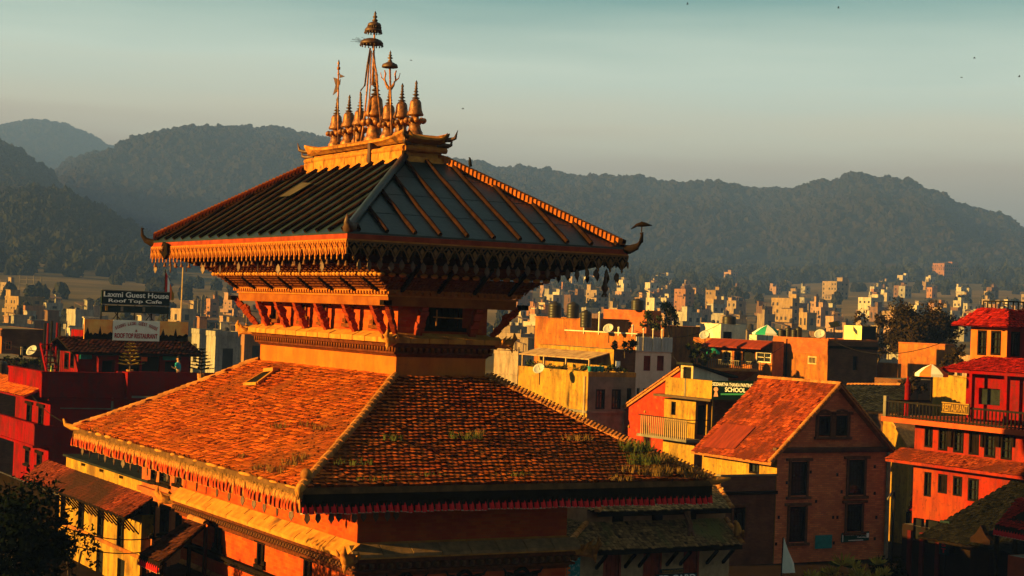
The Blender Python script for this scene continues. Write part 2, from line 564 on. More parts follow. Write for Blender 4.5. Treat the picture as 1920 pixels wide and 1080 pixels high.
def vnoise(x, y, s, seed=0):
    # cheap smooth noise from summed sines
    a = 0
    for k in range(5):
        f = (1.0 + 0.77 * k) / s
        a = a + np.sin(x * f * (1.1 + 0.3 * k) + 1.7 * k + seed) * np.cos(y * f * (0.9 + 0.21 * k) + 2.3 * k + seed * 1.3) / (1 + k)
    return a
def bump_f(r, r0, w_in, w_out):
    t = np.where(r < r0, (r0 - r) / w_in, (r - r0) / w_out)
    t = np.clip(t, 0, 1)
    return np.where(r < r0, 1 - t ** 1.35 * (1 - 0.25 * (1 - t)), (1 - t) ** 0.5)
def ground_z(az, r):
    az, r = np.asarray(az, float), np.asarray(r, float)
    x, y = CAM.x + r * np.sin(az), CAM.y + r * np.cos(az)
    base = np.interp(r, BASE_R, BASE_Z)
    far = np.clip((r - 400) / 800, 0, 1)
    base = base + far * 4.0 * vnoise(x, y, 170.0, 3)
    # wooded knoll left of the guesthouse
    kx = np.exp(-(((az - (YAW + math.atan((70 - 960) / F_PX))) / 0.052) ** 2)) * np.exp(-(((r - 1250) / 260) ** 2))
    base = base + 34 * kx
    m = np.interp(az, MAIN[:, 0], MAIN[:, 1], left=0.085, right=0.055)
    l = np.interp(az, LEFT[:, 0], LEFT[:, 1], left=0.1, right=-0.02)
    b = np.interp(az, BACK[:, 0], BACK[:, 1], left=0.09, right=0.03)
    hm = (CAM.z + 3000 * m - 26 - 66) * bump_f(r, 3000, 1150, 1500)
    hl = np.maximum(0, (CAM.z + 1950 * l - 22 - 50)) * bump_f(r, 1950, 620, 700)
    hb = np.maximum(0, (CAM.z + 4700 * b - 20 - 70)) * bump_f(r, 4700, 1200, 1500)
    rel = 18 * vnoise(x, y, 120.0, 1) + 7 * vnoise(x, y, 45.0, 5)
    hill = np.maximum(np.maximum(hm, hl), hb)
    mid = np.clip(hill / 60, 0, 1) * np.clip((np.maximum(np.maximum(np.where(r < 3000, 3000 - r, 0) / 400, 0), 0)), 0, 1)
    mid = mid * np.where(hl >= hm, np.clip(np.abs(1950 - r) / 500, 0, 1) * 0.4, 1.0)
    return base + np.maximum(hill, 0) + rel * mid * 0.8

azs = np.unique(np.concatenate([np.radians(np.arange(-180, 180, 3.0)) + YAW, YAW + np.radians(np.arange(-24, 24.01, 0.22))]))
azs = azs[np.concatenate([[True], np.diff(azs) > 1e-3])]
azs = azs[(azs >= YAW - math.pi) & (azs < YAW + math.pi - 0.001)]
rs_near = np.array([3, 60, 120, 190, 260, 340, 430, 520, 620, 730, 850, 980, 1110, 1240, 1370, 1500])
rs_far = np.concatenate([np.arange(1500, 3101, 50), [3200, 3400, 3600, 3800, 4000, 4200, 4400, 4550, 4700, 4850, 5050]])
LAND_MAX = 0.0
def polar(name, rs, m):
    global LAND_MAX
    A, Rr = np.meshgrid(azs, rs, indexing='ij')
    Z = ground_z(A, Rr)
    LAND_MAX = max(LAND_MAX, float(Z.max()))
    V = np.stack([CAM.x + Rr * np.sin(A), CAM.y + Rr * np.cos(A), Z], -1).reshape(-1, 3)
    na, nr = A.shape
    i, j = np.meshgrid(np.arange(na), np.arange(nr - 1), indexing='ij')
    k = (i + 1) % na
    Q = np.stack([i * nr + j, i * nr + j + 1, k * nr + j + 1, k * nr + j], -1).reshape(-1, 4)
    return np_mesh(name, V, Q, m, smooth=True)
field_m = mat('valley_fields', (0.11, 0.08, 0.034), (0.055, 0.046, 0.02), 0.012, 0.95, 0, c3=(0.2, 0.13, 0.055), s3=0.006, t3=0.5, stretch=(1, 1, 6))
street_m = mat('street_dirt', (0.022, 0.014, 0.009), (0.013, 0.009, 0.006), 0.6, 0.9, 0.2)
hill_m = mat('hill_scrub', (0.017, 0.018, 0.009), (0.010, 0.012, 0.007), 0.02, 0.95, 0, c3=(0.08, 0.042, 0.018), s3=0.004, t3=0.6)
g = add('ground', polar('ground', rs_near, field_m))
g['kind'] = 'structure'
h = add('hills', polar('hills', rs_far, hill_m))
h['kind'] = 'structure'
st = MB()
st.face([(-60, -70, 0.02), (120, -70, 0.02), (120, 90, 0.02), (-60, 90, 0.02)])
o = part('street', st, street_m, None)
o['kind'] = 'structure'

def tree_nodes(name, material, sub=2, amp=0.45, nsc=1.7):
    ng = bpy.data.node_groups.new(name, 'GeometryNodeTree')
    ng.interface.new_socket('Geometry', in_out='INPUT', socket_type='NodeSocketGeometry')
    ng.interface.new_socket('Geometry', in_out='OUTPUT', socket_type='NodeSocketGeometry')
    N, L = ng.nodes, ng.links
    gi, go = N.new('NodeGroupInput'), N.new('NodeGroupOutput')
    join = N.new('GeometryNodeJoinGeometry')
    for k in range(4):
        ico = N.new('GeometryNodeMeshIcoSphere')
        ico.inputs['Radius'].default_value = 1.0
        ico.inputs['Subdivisions'].default_value = sub
        nz = N.new('ShaderNodeTexNoise')
        nz.noise_dimensions = '4D'
        nz.inputs['W'].default_value = 3.1 * k
        nz.inputs['Scale'].default_value = nsc
        nz.inputs['Detail'].default_value = 4
        sub_ = N.new('ShaderNodeVectorMath')
        sub_.operation = 'SUBTRACT'
        L.new(nz.outputs['Color'], sub_.inputs[0])
        sub_.inputs[1].default_value = (0.5, 0.5, 0.5)
        scl = N.new('ShaderNodeVectorMath')
        scl.operation = 'SCALE'
        L.new(sub_.outputs[0], scl.inputs[0])
        scl.inputs['Scale'].default_value = amp * 4
        sp = N.new('GeometryNodeSetPosition')
        L.new(ico.outputs['Mesh'], sp.inputs['Geometry'])
        L.new(scl.outputs[0], sp.inputs['Offset'])
        sm = N.new('GeometryNodeSetMaterial')
        sm.inputs['Material'].default_value = material
        L.new(sp.outputs[0], sm.inputs[0])
        gt = N.new('GeometryNodeGeometryToInstance')
        L.new(sm.outputs[0], gt.inputs[0])
        L.new(gt.outputs[0], join.inputs[0])
    iop = N.new('GeometryNodeInstanceOnPoints')
    L.new(gi.outputs[0], iop.inputs['Points'])
    L.new(join.outputs[0], iop.inputs['Instance'])
    iop.inputs['Pick Instance'].default_value = True
    a = N.new('GeometryNodeInputNamedAttribute')
    a.data_type = 'FLOAT_VECTOR'
    a.inputs['Name'].default_value = 'tsize'
    L.new(a.outputs['Attribute'], iop.inputs['Scale'])
    rv = N.new('FunctionNodeRandomValue')
    rv.data_type = 'FLOAT'
    rv.inputs[3].default_value = 6.28
    cb = N.new('ShaderNodeCombineXYZ')
    L.new(rv.outputs[1], cb.inputs[2])
    L.new(cb.outputs[0], iop.inputs['Rotation'])
    L.new(iop.outputs[0], go.inputs[0])
    return ng
def scatter_trees(name, P, S, ng, label):
    me = bpy.data.meshes.new(name)
    me.vertices.add(len(P))
    me.vertices.foreach_set('co', np.asarray(P, np.float32).ravel())
    a = me.attributes.new('tsize', 'FLOAT_VECTOR', 'POINT')
    a.data.foreach_set('vector', np.asarray(S, np.float32).ravel())
    o = add(name, me)
    md = o.modifiers.new('trees', 'NODES')
    md.node_group = ng
    tag(o, label, 'forest', kind='stuff')
    return o
forest_m = mat('forest_leaf', (0.018, 0.013, 0.0055), (0.008, 0.009, 0.0045), 0.35, 0.95, 0, rnd=0.3)
ng_forest = tree_nodes('forest_nodes', forest_m, 3, 0.42, 2.2)
def polar_points(n, az0, az1, r0, r1):
    az = rng.uniform(az0, az1, n)
    r = np.sqrt(rng.uniform(r0 * r0, r1 * r1, n))
    return az, r
aL, aR = YAW + math.atan(-1040 / F_PX), YAW + math.atan(1040 / F_PX)
P, S = [], []
az, r = polar_points(34000, aL, aR, 1750, 3060)
hz = ground_z(az, r) - np.interp(r, BASE_R, BASE_Z)
keep = (hz > 14 + 10 * rng.random(len(az)))
az, r = az[keep], r[keep]
s = 2.8 + 6.0 * rng.random(len(az)) ** 1.8
P.append(np.stack([CAM.x + r * np.sin(az), CAM.y + r * np.cos(az), ground_z(az, r) + s * 0.45], -1))
S.append(np.stack([s, s, s * rng.uniform(0.8, 1.35, len(az))], -1))
az, r = polar_points(7000, aL, YAW + math.atan(-600 / F_PX), 1350, 1990)
hz = ground_z(az, r) - np.interp(r, BASE_R, BASE_Z)
keep = hz > 10
az, r = az[keep], r[keep]
s = rng.uniform(3.5, 6.5, len(az))
P.append(np.stack([CAM.x + r * np.sin(az), CAM.y + r * np.cos(az), ground_z(az, r) + s * 0.4], -1))
S.append(np.stack([s, s, s * rng.uniform(0.8, 1.3, len(az))], -1))
az, r = polar_points(2500, aL, YAW + math.atan(-560 / F_PX), 4000, 4740)
s = rng.uniform(7, 13, len(az))
keep = rng.random(len(az)) < 0.65
az, r, s = az[keep], r[keep], s[keep]
P.append(np.stack([CAM.x + r * np.sin(az), CAM.y + r * np.cos(az), ground_z(az, r) + s * 0.4], -1))
S.append(np.stack([s, s, s], -1))
scatter_trees('forest', np.concatenate(P), np.concatenate(S), ng_forest, 'dense hazy forest covering the far hillsides')
# trees of the valley floor
valley_m = mat('valley_leaf', (0.02, 0.019, 0.008), (0.009, 0.011, 0.005), 0.5, 0.95, 0, rnd=0.45)
ng_val = tree_nodes('valley_nodes', valley_m, 4, 0.5, 2.6)
az, r = polar_points(5200, aL, aR, 330, 2000)
pxs = 960 + np.tan(az - YAW) * F_PX
dens = np.where((pxs < 560) & (r > 1000), 0.9, np.where(r > 1450, 0.9, 0.34))
fieldmask = vnoise(CAM.x + r * np.sin(az), CAM.y + r * np.cos(az), 90.0, 9) > -0.1
keep = (rng.random(len(az)) < dens) & (fieldmask | (r > 1500))
az, r = az[keep], r[keep]
s = rng.uniform(1.8, 4.0, len(az)) * np.interp(r, [300, 900, 1600], [0.42, 0.8, 1.3])
P = [np.stack([CAM.x + r * np.sin(az), CAM.y + r * np.cos(az), ground_z(az, r) + s * 0.8], -1)]
S = [np.stack([s, s, s * rng.uniform(0.9, 1.7, len(az))], -1)]
ak = YAW + math.atan((70 - 960) / F_PX)
az = rng.normal(ak, 0.045, 1500)
r = rng.normal(1180, 150, 1500)
s = rng.uniform(2.5, 5.0, 1500)
P.append(np.stack([CAM.x + r * np.sin(az), CAM.y + r * np.cos(az), ground_z(az, r) + s * 0.7], -1))
S.append(np.stack([s, s, s * rng.uniform(0.9, 1.6, 1500)], -1))
scatter_trees('valley_trees', np.concatenate(P), np.concatenate(S), ng_val, 'scattered small trees and hedges between the far houses')

# ------------------------------------------------------------------ tiles
def tile_slope(E0, E1, T0, T1, tw, th, lift=0.03, jit=0.022, seed=1, sag=0.0):
    """overlapping curved tiles on the trapezium eave E0-E1, top T0-T1; returns verts, quads, tints"""
    g = np.random.default_rng(seed)
    E0, E1, T0, T1 = [np.array(p, float) for p in (E0, E1, T0, T1)]
    U = (E1 - E0) / np.linalg.norm(E1 - E0)
    mid = (T0 + T1) / 2 - (E0 + E1) / 2
    Vv = mid - U * mid.dot(U)
    H = np.linalg.norm(Vv)
    Vv = Vv / H
    Nn = np.cross(U, Vv)
    if Nn[2] < 0:
        Nn = -Nn
    W = np.linalg.norm(E1 - E0)
    l1, r1 = (T0 - E0).dot(U), (T1 - E0).dot(U)
    nrow = max(1, int(H / th))
    th = H / nrow
    verts, quads, tints = [], [], []
    base = 0
    for j in range(nrow):
        v = j * th
        f = v / H
        ul, ur = l1 * f, W + (r1 - W) * f
        n = max(1, int((ur - ul) / tw))
        off = (j % 2) * 0.5 * tw
        u = ul + off + np.arange(n) * tw + g.normal(0, 0.006, n)
        u = u[(u + tw <= ur + tw * 0.6)]
        n = len(u)
        if n == 0:
            continue
        vv = v + g.normal(0, jit, n)
        li = lift + g.uniform(0, lift * 0.7, n)
        cr = 0.018 * tw / 0.13
        wv = tw * g.uniform(0.93, 1.02, n)
        sg = -sag * np.sin(math.pi * f) 
        def pt(uu, w, hh):
            return E0 + np.outer(uu, U) + np.outer(w, Vv) + np.outer(hh + sg, Nn)
        L2 = th * 1.35
        z = np.zeros(n)
        P8 = np.stack([pt(u, vv, li), pt(u + wv / 2, vv - th * 0.12, li + cr), pt(u + wv, vv, li),
                       pt(u, vv + L2, z + 0.004), pt(u + wv / 2, vv + L2, z + cr), pt(u + wv, vv + L2, z + 0.004),
                       pt(u, vv, z - 0.01), pt(u + wv, vv, z - 0.01)], 1)
        verts.append(P8.reshape(-1, 3))
        b = base + np.arange(n)[:, None] * 8
        q = np.concatenate([b + np.array([[0, 1, 4, 3]]), b + np.array([[1, 2, 5, 4]]), b + np.array([[6, 7, 2, 0]]), b + np.array([[6, 0, 3, 3]])[:, :4]], 0)[:3 * n]
        quads.append(q)
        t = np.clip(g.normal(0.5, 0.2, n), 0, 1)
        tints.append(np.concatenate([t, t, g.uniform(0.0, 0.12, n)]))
        base += 8 * n
    return np.concatenate(verts), np.concatenate(quads), np.concatenate(tints)
def tiles_obj(name, slopes, m, parent, tw, th, **k):
    V, Q, T = [], [], []
    b = 0
    for i, s in enumerate(slopes):
        v, q, t = tile_slope(*s, tw, th, seed=i + 3, **k)
        V.append(v)
        Q.append(q + b)
        T.append(t)
        b += len(v)
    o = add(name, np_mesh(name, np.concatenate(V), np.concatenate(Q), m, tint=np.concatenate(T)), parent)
    o['kind'] = 'stuff'
    return o
def rect4(a, b, z):
    return [Vector((-a, -b, z)), Vector((a, -b, z)), Vector((a, b, z)), Vector((-a, b, z))]
def hip_shell(mb, a0, b0, z0, a1, b1, z1):
    mb.frust(a0, b0, z0, a1, b1, z1, cap=False)

# ------------------------------------------------------------------ temple
TZ = 6.5
temple = thing('pagoda_temple', 'tall pagoda temple with dark metal upper roof and gilded pinnacles', 'temple')
UA, UBB, UZ = 4.80, 8.80, 8.0 + TZ
UF = 7.23 + TZ
PA, PB, PZ = 0.74, 4.02, 10.65 + TZ
LA, LB, LZ = 6.82, 10.88, 0.92 + TZ
WA, WB = 1.58, 5.68
WZ0, WZ1 = 3.73 + TZ, 4.35 + TZ
BA, BB = 3.61, 7.68
# --- upper roof
ur = MB()
hip_shell(ur, UA, UBB, UZ, PA, PB, PZ)
ur.face(rect4(UA - 0.02, UBB - 0.02, UZ - 0.055))
ur.frust(UA, UBB, UZ - 0.055, UA, UBB, UZ, cap=False)
upper_roof = part('upper_roof', ur, panel, temple)
upper_roof['label'] = 'dark ribbed metal upper roof'
def slope_pt(side, s, t):
    # s along the eave in metres from centre, t 0 eave..1 top
    if side in 'LK':
        sg = -1 if side == 'L' else 1
        return Vector((sg * (UA + (PA - UA) * t), s, UZ + (PZ - UZ) * t))
    sg = -1 if side == 'R' else 1
    return Vector((s, sg * (UBB + (PB - UBB) * t), UZ + (PZ - UZ) * t))
def rib(side, s, wid=0.125, hgt=0.13):
    # ribs run straight up the slope till they meet the hip
    half0, half1 = (UBB, PB) if side in 'LK' else (UA, PA)
    tmax = min(1.0, max(0.0, (half0 - abs(s)) / (half0 - half1)))
    if tmax < 0.05:
        return
    n = {'L': Vector((-0.54, 0, 0.84)), 'K': Vector((0.54, 0, 0.84)), 'R': Vector((0, -0.48, 0.87)), 'B': Vector((0, 0.48, 0.87))}[side]
    a, b = slope_pt(side, s + random.uniform(-0.05, 0.05), 0.012), slope_pt(side, s + random.uniform(-0.05, 0.05), tmax * 0.975)
    mb = MB()
    k = 5 if tmax > 0.5 else 3
    pts = [a + (b - a) * i / k for i in range(k + 1)]
    mb.tube([p + n * (0.045 + 0.01 * (i % 2)) for i, p in enumerate(pts)], [wid * (0.52 + 0.05 * (i % 2)) for i in range(k + 1)], 7)
    part('rib', mb, rib_m, upper_roof, True)
for i in range(19):
    rib('L', -UBB + 0.45 + i * (2 * UBB - 0.9) / 18)
for i in range(11):
    rib('R', -UA + 0.4 + i * (2 * UA - 0.8) / 10)
for i in range(10):
    rib('B', -UA + 0.5 + i * (2 * UA - 1.0) / 9)
for i in range(13):
    rib('K', -UBB + 0.7 + i * (2 * UBB - 1.4) / 12)
# horizontal seams of the sheet
sm = MB()
for t in (0.25, 0.5, 0.75):
    for side in 'LR':
        hf = (UBB + (PB - UBB) * t) if side == 'L' else (UA + (PA - UA) * t)
        n = Vector((-0.54, 0, 0.84)) if side == 'L' else Vector((0, -0.48, 0.87))
        sm.bar(slope_pt(side, -hf, t) + n * 0.004, slope_pt(side, hf, t) + n * 0.004, 0.06, 0.012, up=n)
part('sheet_seam', sm, panel, upper_roof)
# hip caps: front dark with a worn pale edge, left and right capped with gilt tiles
def hip_line(sxn, syn, t):
    return Vector((sxn * (UA + (PA - UA) * t), syn * (UBB + (PB - UBB) * t), UZ + (PZ - UZ) * t))
for (a, b) in ((-1, -1), (-1, 1), (1, -1), (1, 1)):
    mb = MB()
    pts = [hip_line(a, b, t) + Vector((0, 0, 0.07)) for t in (0.02, 0.25, 0.5, 0.75, 1.0)]
    mb.tube(pts, 0.13, 8)
    part('hip_cap', mb, panel if (a, b) == (-1, -1) else rib_m, upper_roof, True)
    if (a, b) in ((1, -1), (-1, 1)):
        n = 44
        p0, p1 = hip_line(a, b, 0.03), hip_line(a, b, 1.0)
        d = (p1 - p0) / n
        mb = MB()
        side = Vector((-0.55, -0.2, 0.0)) if a > 0 else Vector((-0.3, 0.1, 0))
        w = 0.12
        mb.hexa([Vector((-w, -w * 0.8, 0)), Vector((w, -w, 0)), Vector((w, w, 0)) + d * 1.05, Vector((-w, w, 0)) + d * 1.05, Vector((-w, -w, 0.2)), Vector((w * 0.6, -w * 0.6, 0.2)), Vector((w * 0.6, w * 0.6, 0.22)) + d, Vector((-w, w, 0.22)) + d])
        me = mb.mesh('gilt_cap', mat('gilt_tile', (0.30, 0.085, 0.014), (0.2, 0.05, 0.010), 6, 0.8, 0.3, rnd=0.2))
        for i in range(n):
            add('gilt_cap', me, upper_roof, p0 + d * i + Vector((-0.12 if a > 0 else -0.05, 0, 0.01)))
# loose sheet lying on the left slope
mb = MB()
def left_plane(px, py, off=0.0):
    # point of the left upper slope seen at px,py
    n = Vector((-(PZ - UZ), 0, (UA - PA))).normalized()
    q = Vector((-UA, 0, UZ)) + n * off
    r_ = ray(px, py)
    return CAM + r_ * ((q - CAM).dot(n) / r_.dot(n))
mb.face([left_plane(523, 369, 0.2), left_plane(543, 367, 0.2), left_plane(584, 343, 0.2), left_plane(566, 342, 0.2)])
mb.face([left_plane(523, 369, 0.17), left_plane(566, 342, 0.17), left_plane(584, 343, 0.17), left_plane(543, 367, 0.17)])
part('loose_sheet', mb, mat('grey_sheet', (0.07, 0.055, 0.042), (0.045, 0.036, 0.028), 3, 0.7), upper_roof)
# upturned corner horns
def horn(a, b, with_bird=False, big=0.8):
    d = Vector((a * 0.72, b * 0.72, 0)).normalized()
    p = Vector((a * (UA - 0.05), b * (UBB - 0.05), UZ - 0.05))
    pts = [p - d * 0.5, p + d * 0.15 * big, p + d * 0.42 * big + Vector((0, 0, 0.12 * big)), p + d * 0.6 * big + Vector((0, 0, 0.34 * big)), p + d * 0.62 * big + Vector((0, 0, 0.58 * big)), p + d * 0.6 * big + Vector((0, 0, 0.68 * big))]
    mb = MB()
    mb.tube(pts, [0.15, 0.14, 0.105, 0.07, 0.045, 0.06], 8)
    h_ = part('corner_horn', mb, horn_m, upper_roof, True)
    if with_bird:
        q = pts[-1] + Vector((0, 0, 0.02))
        mb = MB()
        ax = Vector((math.cos(-YAW), math.sin(-YAW), 0))      # bird faces right in the view
        mb.tube([q, q + Vector((0, 0, 0.16))], 0.018, 5)
        c = q + Vector((0, 0, 0.2))
        mb.tube([c - ax * 0.34 + Vector((0, 0, -0.13)), c - ax * 0.16, c + ax * 0.0 + Vector((0, 0, 0.04)), c + ax * 0.14 + Vector((0, 0, 0.03)), c + ax * 0.2 + Vector((0, 0, 0.02)), c + ax * 0.32 + Vector((0, 0, 0.01))], [0.012, 0.05, 0.085, 0.06, 0.04, 0.008], 8)
        part('metal_bird', mb, horn_m, temple, True)['label'] = 'small metal bird on the corner horn'
horn(-1, 1)
horn(1, -1, True, 0.8)
mb = MB()
p = Vector((-UA, -UBB, UZ))
mb.tube([p + Vector((0.35, 0.35, 0.12)), p + Vector((0.05, 0.05, 0.12)), p + Vector((-0.03, -0.03, 0.28)), p + Vector((-0.05, -0.05, 0.5))], [0.2, 0.18, 0.1, 0.02], 8)
part('corner_finial', mb, copper_dk, upper_roof, True)
# fascia: board with hanging lace motifs
fas = MB()
for (x0, y0, x1, y1) in ((-UA, -UBB, -UA + 0.05, UBB), (-UA + 0.05, -UBB, UA - 0.05, -UBB + 0.05), (UA - 0.05, -UBB, UA, UBB), (-UA + 0.05, UBB - 0.05, UA - 0.05, UBB)):
    fas.box((x0, y0, UZ - 0.22), (x1, y1, UZ - 0.058))
fascia = part('fascia_board', fas, redwood, upper_roof)
fb = MB()
for (x0, y0, x1, y1) in ((-UA - 0.03, -UBB - 0.03, -UA - 0.002, UBB), (-UA, -UBB - 0.03, UA, -UBB - 0.002)):
    fb.box((x0, y0, UZ - 0.25), (x1, y1, UZ - 0.205))
part('fascia_moulding', fb, fascia_m, upper_roof)
def motif(w, h):
    # one hanging lace leaf: two crossing arches, a leaf and a drop; drawn in x,z facing -y
    mb = MB()
    def strip(pts, t):
        for i in range(len(pts) - 1):
            (x0, z0), (x1, z1) = pts[i], pts[i + 1]
            mb.hexa([(x0 - t, 0, z0), (x0 + t, 0, z0), (x1 + t, 0, z1), (x1 - t, 0, z1), (x0 - t, -0.03, z0), (x0 + t, -0.03, z0), (x1 + t, -0.03, z1), (x1 - t, -0.03, z1)])
    t = 0.022
    strip([(-w / 2, 0), (-w * 0.42, -h * 0.3), (-w * 0.22, -h * 0.52), (0, -h * 0.86)], t)
    strip([(w / 2, 0), (w * 0.42, -h * 0.3), (w * 0.22, -h * 0.52), (0, -h * 0.86)], t)
    strip([(0, 0), (-w * 0.2, -h * 0.2), (-w / 2, -h * 0.42), (-w / 2, -h * 0.75)], t)
    strip([(0, 0), (w * 0.2, -h * 0.2), (w / 2, -h * 0.42), (w / 2, -h * 0.75)], t)
    mb.extr([(0, -h * 0.22), (w * 0.16, -h * 0.44), (0, -h * 0.7), (-w * 0.16, -h * 0.44)], (0, 0, 0), (1, 0, 0), (0, 0, 1), (0, -1, 0), 0.045)
    mb.extr([(-w / 2, -0.0), (w / 2, -0.0), (w / 2, -h * 0.1), (-w / 2, -h * 0.1)], (0, 0.01, 0), (1, 0, 0), (0, 0, 1), (0, -1, 0), 0.02)
    mb.mi = 1
    mb.extr([(-w / 2, -h * 0.1), (w / 2, -h * 0.1), (w / 2, -h * 0.6), (w * 0.3, -h * 0.7), (0, -h * 0.92), (-w * 0.3, -h * 0.7), (-w / 2, -h * 0.6)], (0, 0.016, 0), (1, 0, 0), (0, 0, 1), (0, -1, 0), 0.012)
    mb.mi = 0
    mb.extr([(0, -h * 0.8), (w * 0.09, -h * 0.95), (0, -h * 1.08), (-w * 0.09, -h * 0.95)], (0, 0, 0), (1, 0, 0), (0, 0, 1), (0, -1, 0), 0.03)
    return mb
def lace_row(n, length, org, dirv, rz, h, m, mbk):
    w = length / n
    me = motif(w, h).mesh('lace_leaf', [m, mbk])
    for i in range(n):
        add('lace_leaf', me, upper_roof, Vector(org) + Vector(dirv) * (w * (i + 0.5)), (0, 0, rz))
zl = UZ - 0.25
lace_row(22, 2 * UA, (-UA, -UBB - 0.005, zl), (1, 0, 0), 0, 0.52, mat('shaded_lace', (0.16, 0.07, 0.026), (0.1, 0.045, 0.018), 5, 0.6, 0.2), dark_wood)  # right side: shade painted as browner lace on a dark backing
lace_row(44, 2 * UBB, (-UA - 0.005, UBB, zl), (0, -1, 0), -math.pi / 2, 0.52, fascia_m, mat('lace_ground', (0.2, 0.04, 0.01), (0.13, 0.026, 0.008), 5, 0.8))  # left lace in its sunlit colours, relief shade painted as a darker backing
# dark shield near the left end of the fascia
mb = MB()
q = on_x(311, 471, -UA - 0.06)
mb.extr([(-0.42, 0.0), (-0.1, 0.33), (0.36, 0.24), (0.42, -0.1), (0.1, -0.3)], (-UA - 0.06, q.y, q.z), (0, -1, 0), (0, 0, 1), (-1, 0, 0), 0.1)
s_ = part('shield', mb, dark_wood, upper_roof)
mb = MB()
mb.ball((-UA - 0.18, q.y, q.z + 0.08), 0.1, 8, 5)
part('boss', mb, gold, temple, True)
# hanging bells and leaf pendants under the fascia
bell_me = MB().lathe([(0.005, 0.0), (0.03, -0.02), (0.045, -0.1), (0.075, -0.16), (0.0, -0.165)], n=8).mesh('hanging_bell', gold, True)
pen = MB()
pen.extr([(0, 0), (0.07, -0.1), (0.085, -0.2), (0, -0.33), (-0.085, -0.2), (-0.07, -0.1)], (0, 0, 0), (1, 0, 0), (0, 0, 1), (0, -1, 0), 0.025)
pend_me = pen.mesh('leaf_pendant', copper_dk)
zb = UZ - 0.8
for i in range(30):
    y = UBB - 0.5 - i * (2 * UBB - 1) / 29
    add('hanging_bell', bell_me, temple, (-UA + random.uniform(-0.02, 0.25), y + random.uniform(-0.08, 0.08), zb + random.uniform(-0.03, 0.05)))
    if i % 3 == 0:
        add('leaf_pendant', pend_me, temple, (-UA + 0.1, y + 0.25, zb - random.uniform(0.0, 0.1)), (0, 0, -math.pi / 2 + random.uniform(-0.5, 0.5)))
for i in range(26):
    x = -UA + 0.4 + i * (2 * UA - 0.8) / 25
    add('leaf_pendant', pend_me, temple, (x, -UBB + random.uniform(0, 0.1), zb + random.uniform(0.0, 0.12)), (0, 0, random.uniform(-0.5, 0.5)))
for i in range(14):
    y = -UBB + 0.5 + i * 0.6
    add('leaf_pendant', pend_me, temple, (UA - 0.03, y, zb + random.uniform(0, 0.1)), (0, 0, math.pi / 2 + random.uniform(-0.5, 0.5)))
mb = MB()
q = at(1135, 520, 1)
c = on_y(1135, 517, -UBB + 0.5)
mb.lathe([(0.02, 0.0), (0.06, -0.03), (0.07, -0.2), (0.11, -0.42), (0.17, -0.56), (0.15, -0.66), (0.08, -0.76), (0.09, -0.84), (0.15, -0.92), (0.0, -0.92)], (0, 0, 0), 10)
for i in range(7):
    t = 2 * math.pi * i / 7
    mb.ball((0.13 * math.cos(t), 0.13 * math.sin(t), -0.97), 0.035, 6, 4, (1, 1, 1.6))
for i in range(len(mb.v)):
    mb.v[i] = tuple(q * 0.66 for q in mb.v[i])
cb_ = part('corner_bell', mb, copper_dk, temple, True, loc=c)
cb_['label'] = 'large bronze bell hanging from the right eave corner'

# --- gilded platform
pl = MB()
pl.frust(PA + 0.16, PB + 0.16, PZ - 0.1, PA + 0.06, PB + 0.06, PZ + 0.1)
pl.frust(PA - 0.06, PB - 0.06, PZ + 0.08, PA - 0.12, PB - 0.12, PZ + 0.32)
pl.frust(PA + 0.04, PB + 0.04, PZ + 0.32, PA + 0.04, PB + 0.04, PZ + 0.4)
pl.frust(PA - 0.2, PB - 0.2, PZ + 0.4, PA - 0.2, PB - 0.2, PZ + 0.56)
pl.frust(PA - 0.1, PB - 0.05, PZ + 0.56, PA + 0.0, PB + 0.05, PZ + 0.62)
platform = part('ridge_platform', pl, gold_stone, temple)
for i in range(9):                       # base slabs with open joints
    mb = MB()
    y0 = -PB + i * 2 * PB / 9
    mb.box((-PA - 0.1, y0 + 0.02, PZ + 0.02), (-PA + 0.02, y0 + 2 * PB / 9 - 0.02, PZ + 0.28 + random.uniform(-0.01, 0.01)))
    part('slab', mb, gold_stone, platform)
mb = MB()
for y in (-1.6,):
    mb.box((-PA - 0.16, y - 0.1, PZ - 0.0), (-PA + 0.14, y + 0.1, PZ + 0.66))
part('notch', mb, copper_dk, platform)
mb = MB()
mb.tube([(-PA - 0.02, -PB - 0.02, PZ + 0.36), (-PA - 0.02, PB, PZ + 0.36)], 0.1, 8)
mb.tube([(-PA - 0.02, -PB - 0.02, PZ + 0.36), (PA, -PB - 0.02, PZ + 0.36)], 0.1, 8)
part('roll_moulding', mb, gold_stone, platform, True)
# swept cornice with upturned corners
cor = MB()
def sweep_side(p0, p1, out, z0):
    n = 10
    d = (Vector(p1) - Vector(p0))
    rows = []
    for i in range(n + 1):
        t = i / n
        k = abs(2 * t - 1) ** 5
        q = Vector(p0) + d * t
        lift = 0.22 * k
        rows.append((q + Vector(out) * 0.0 + Vector((0, 0, z0)), q + Vector(out) * 0.16 + Vector((0, 0, z0 + 0.06 + lift)), q + Vector(out) * 0.16 + Vector((0, 0, z0 + 0.13 + lift)), q - Vector(out) * 0.15 + Vector((0, 0, z0 + 0.24))))
    for i in range(n):
        a, b = rows[i], rows[i + 1]
        for j in range(3):
            cor.face([a[j], b[j], b[j + 1], a[j + 1]])
ca, cbb = PA - 0.05, PB + 0.02
sweep_side((-ca, cbb, 0), (-ca, -cbb, 0), (-1, 0, 0), PZ + 0.6)
sweep_side((-ca, -cbb, 0), (ca, -cbb, 0), (0, -1, 0), PZ + 0.6)
sweep_side((ca, -cbb, 0), (ca, cbb, 0), (1, 0, 0), PZ + 0.6)
sweep_side((ca, cbb, 0), (-ca, cbb, 0), (0, 1, 0), PZ + 0.6)
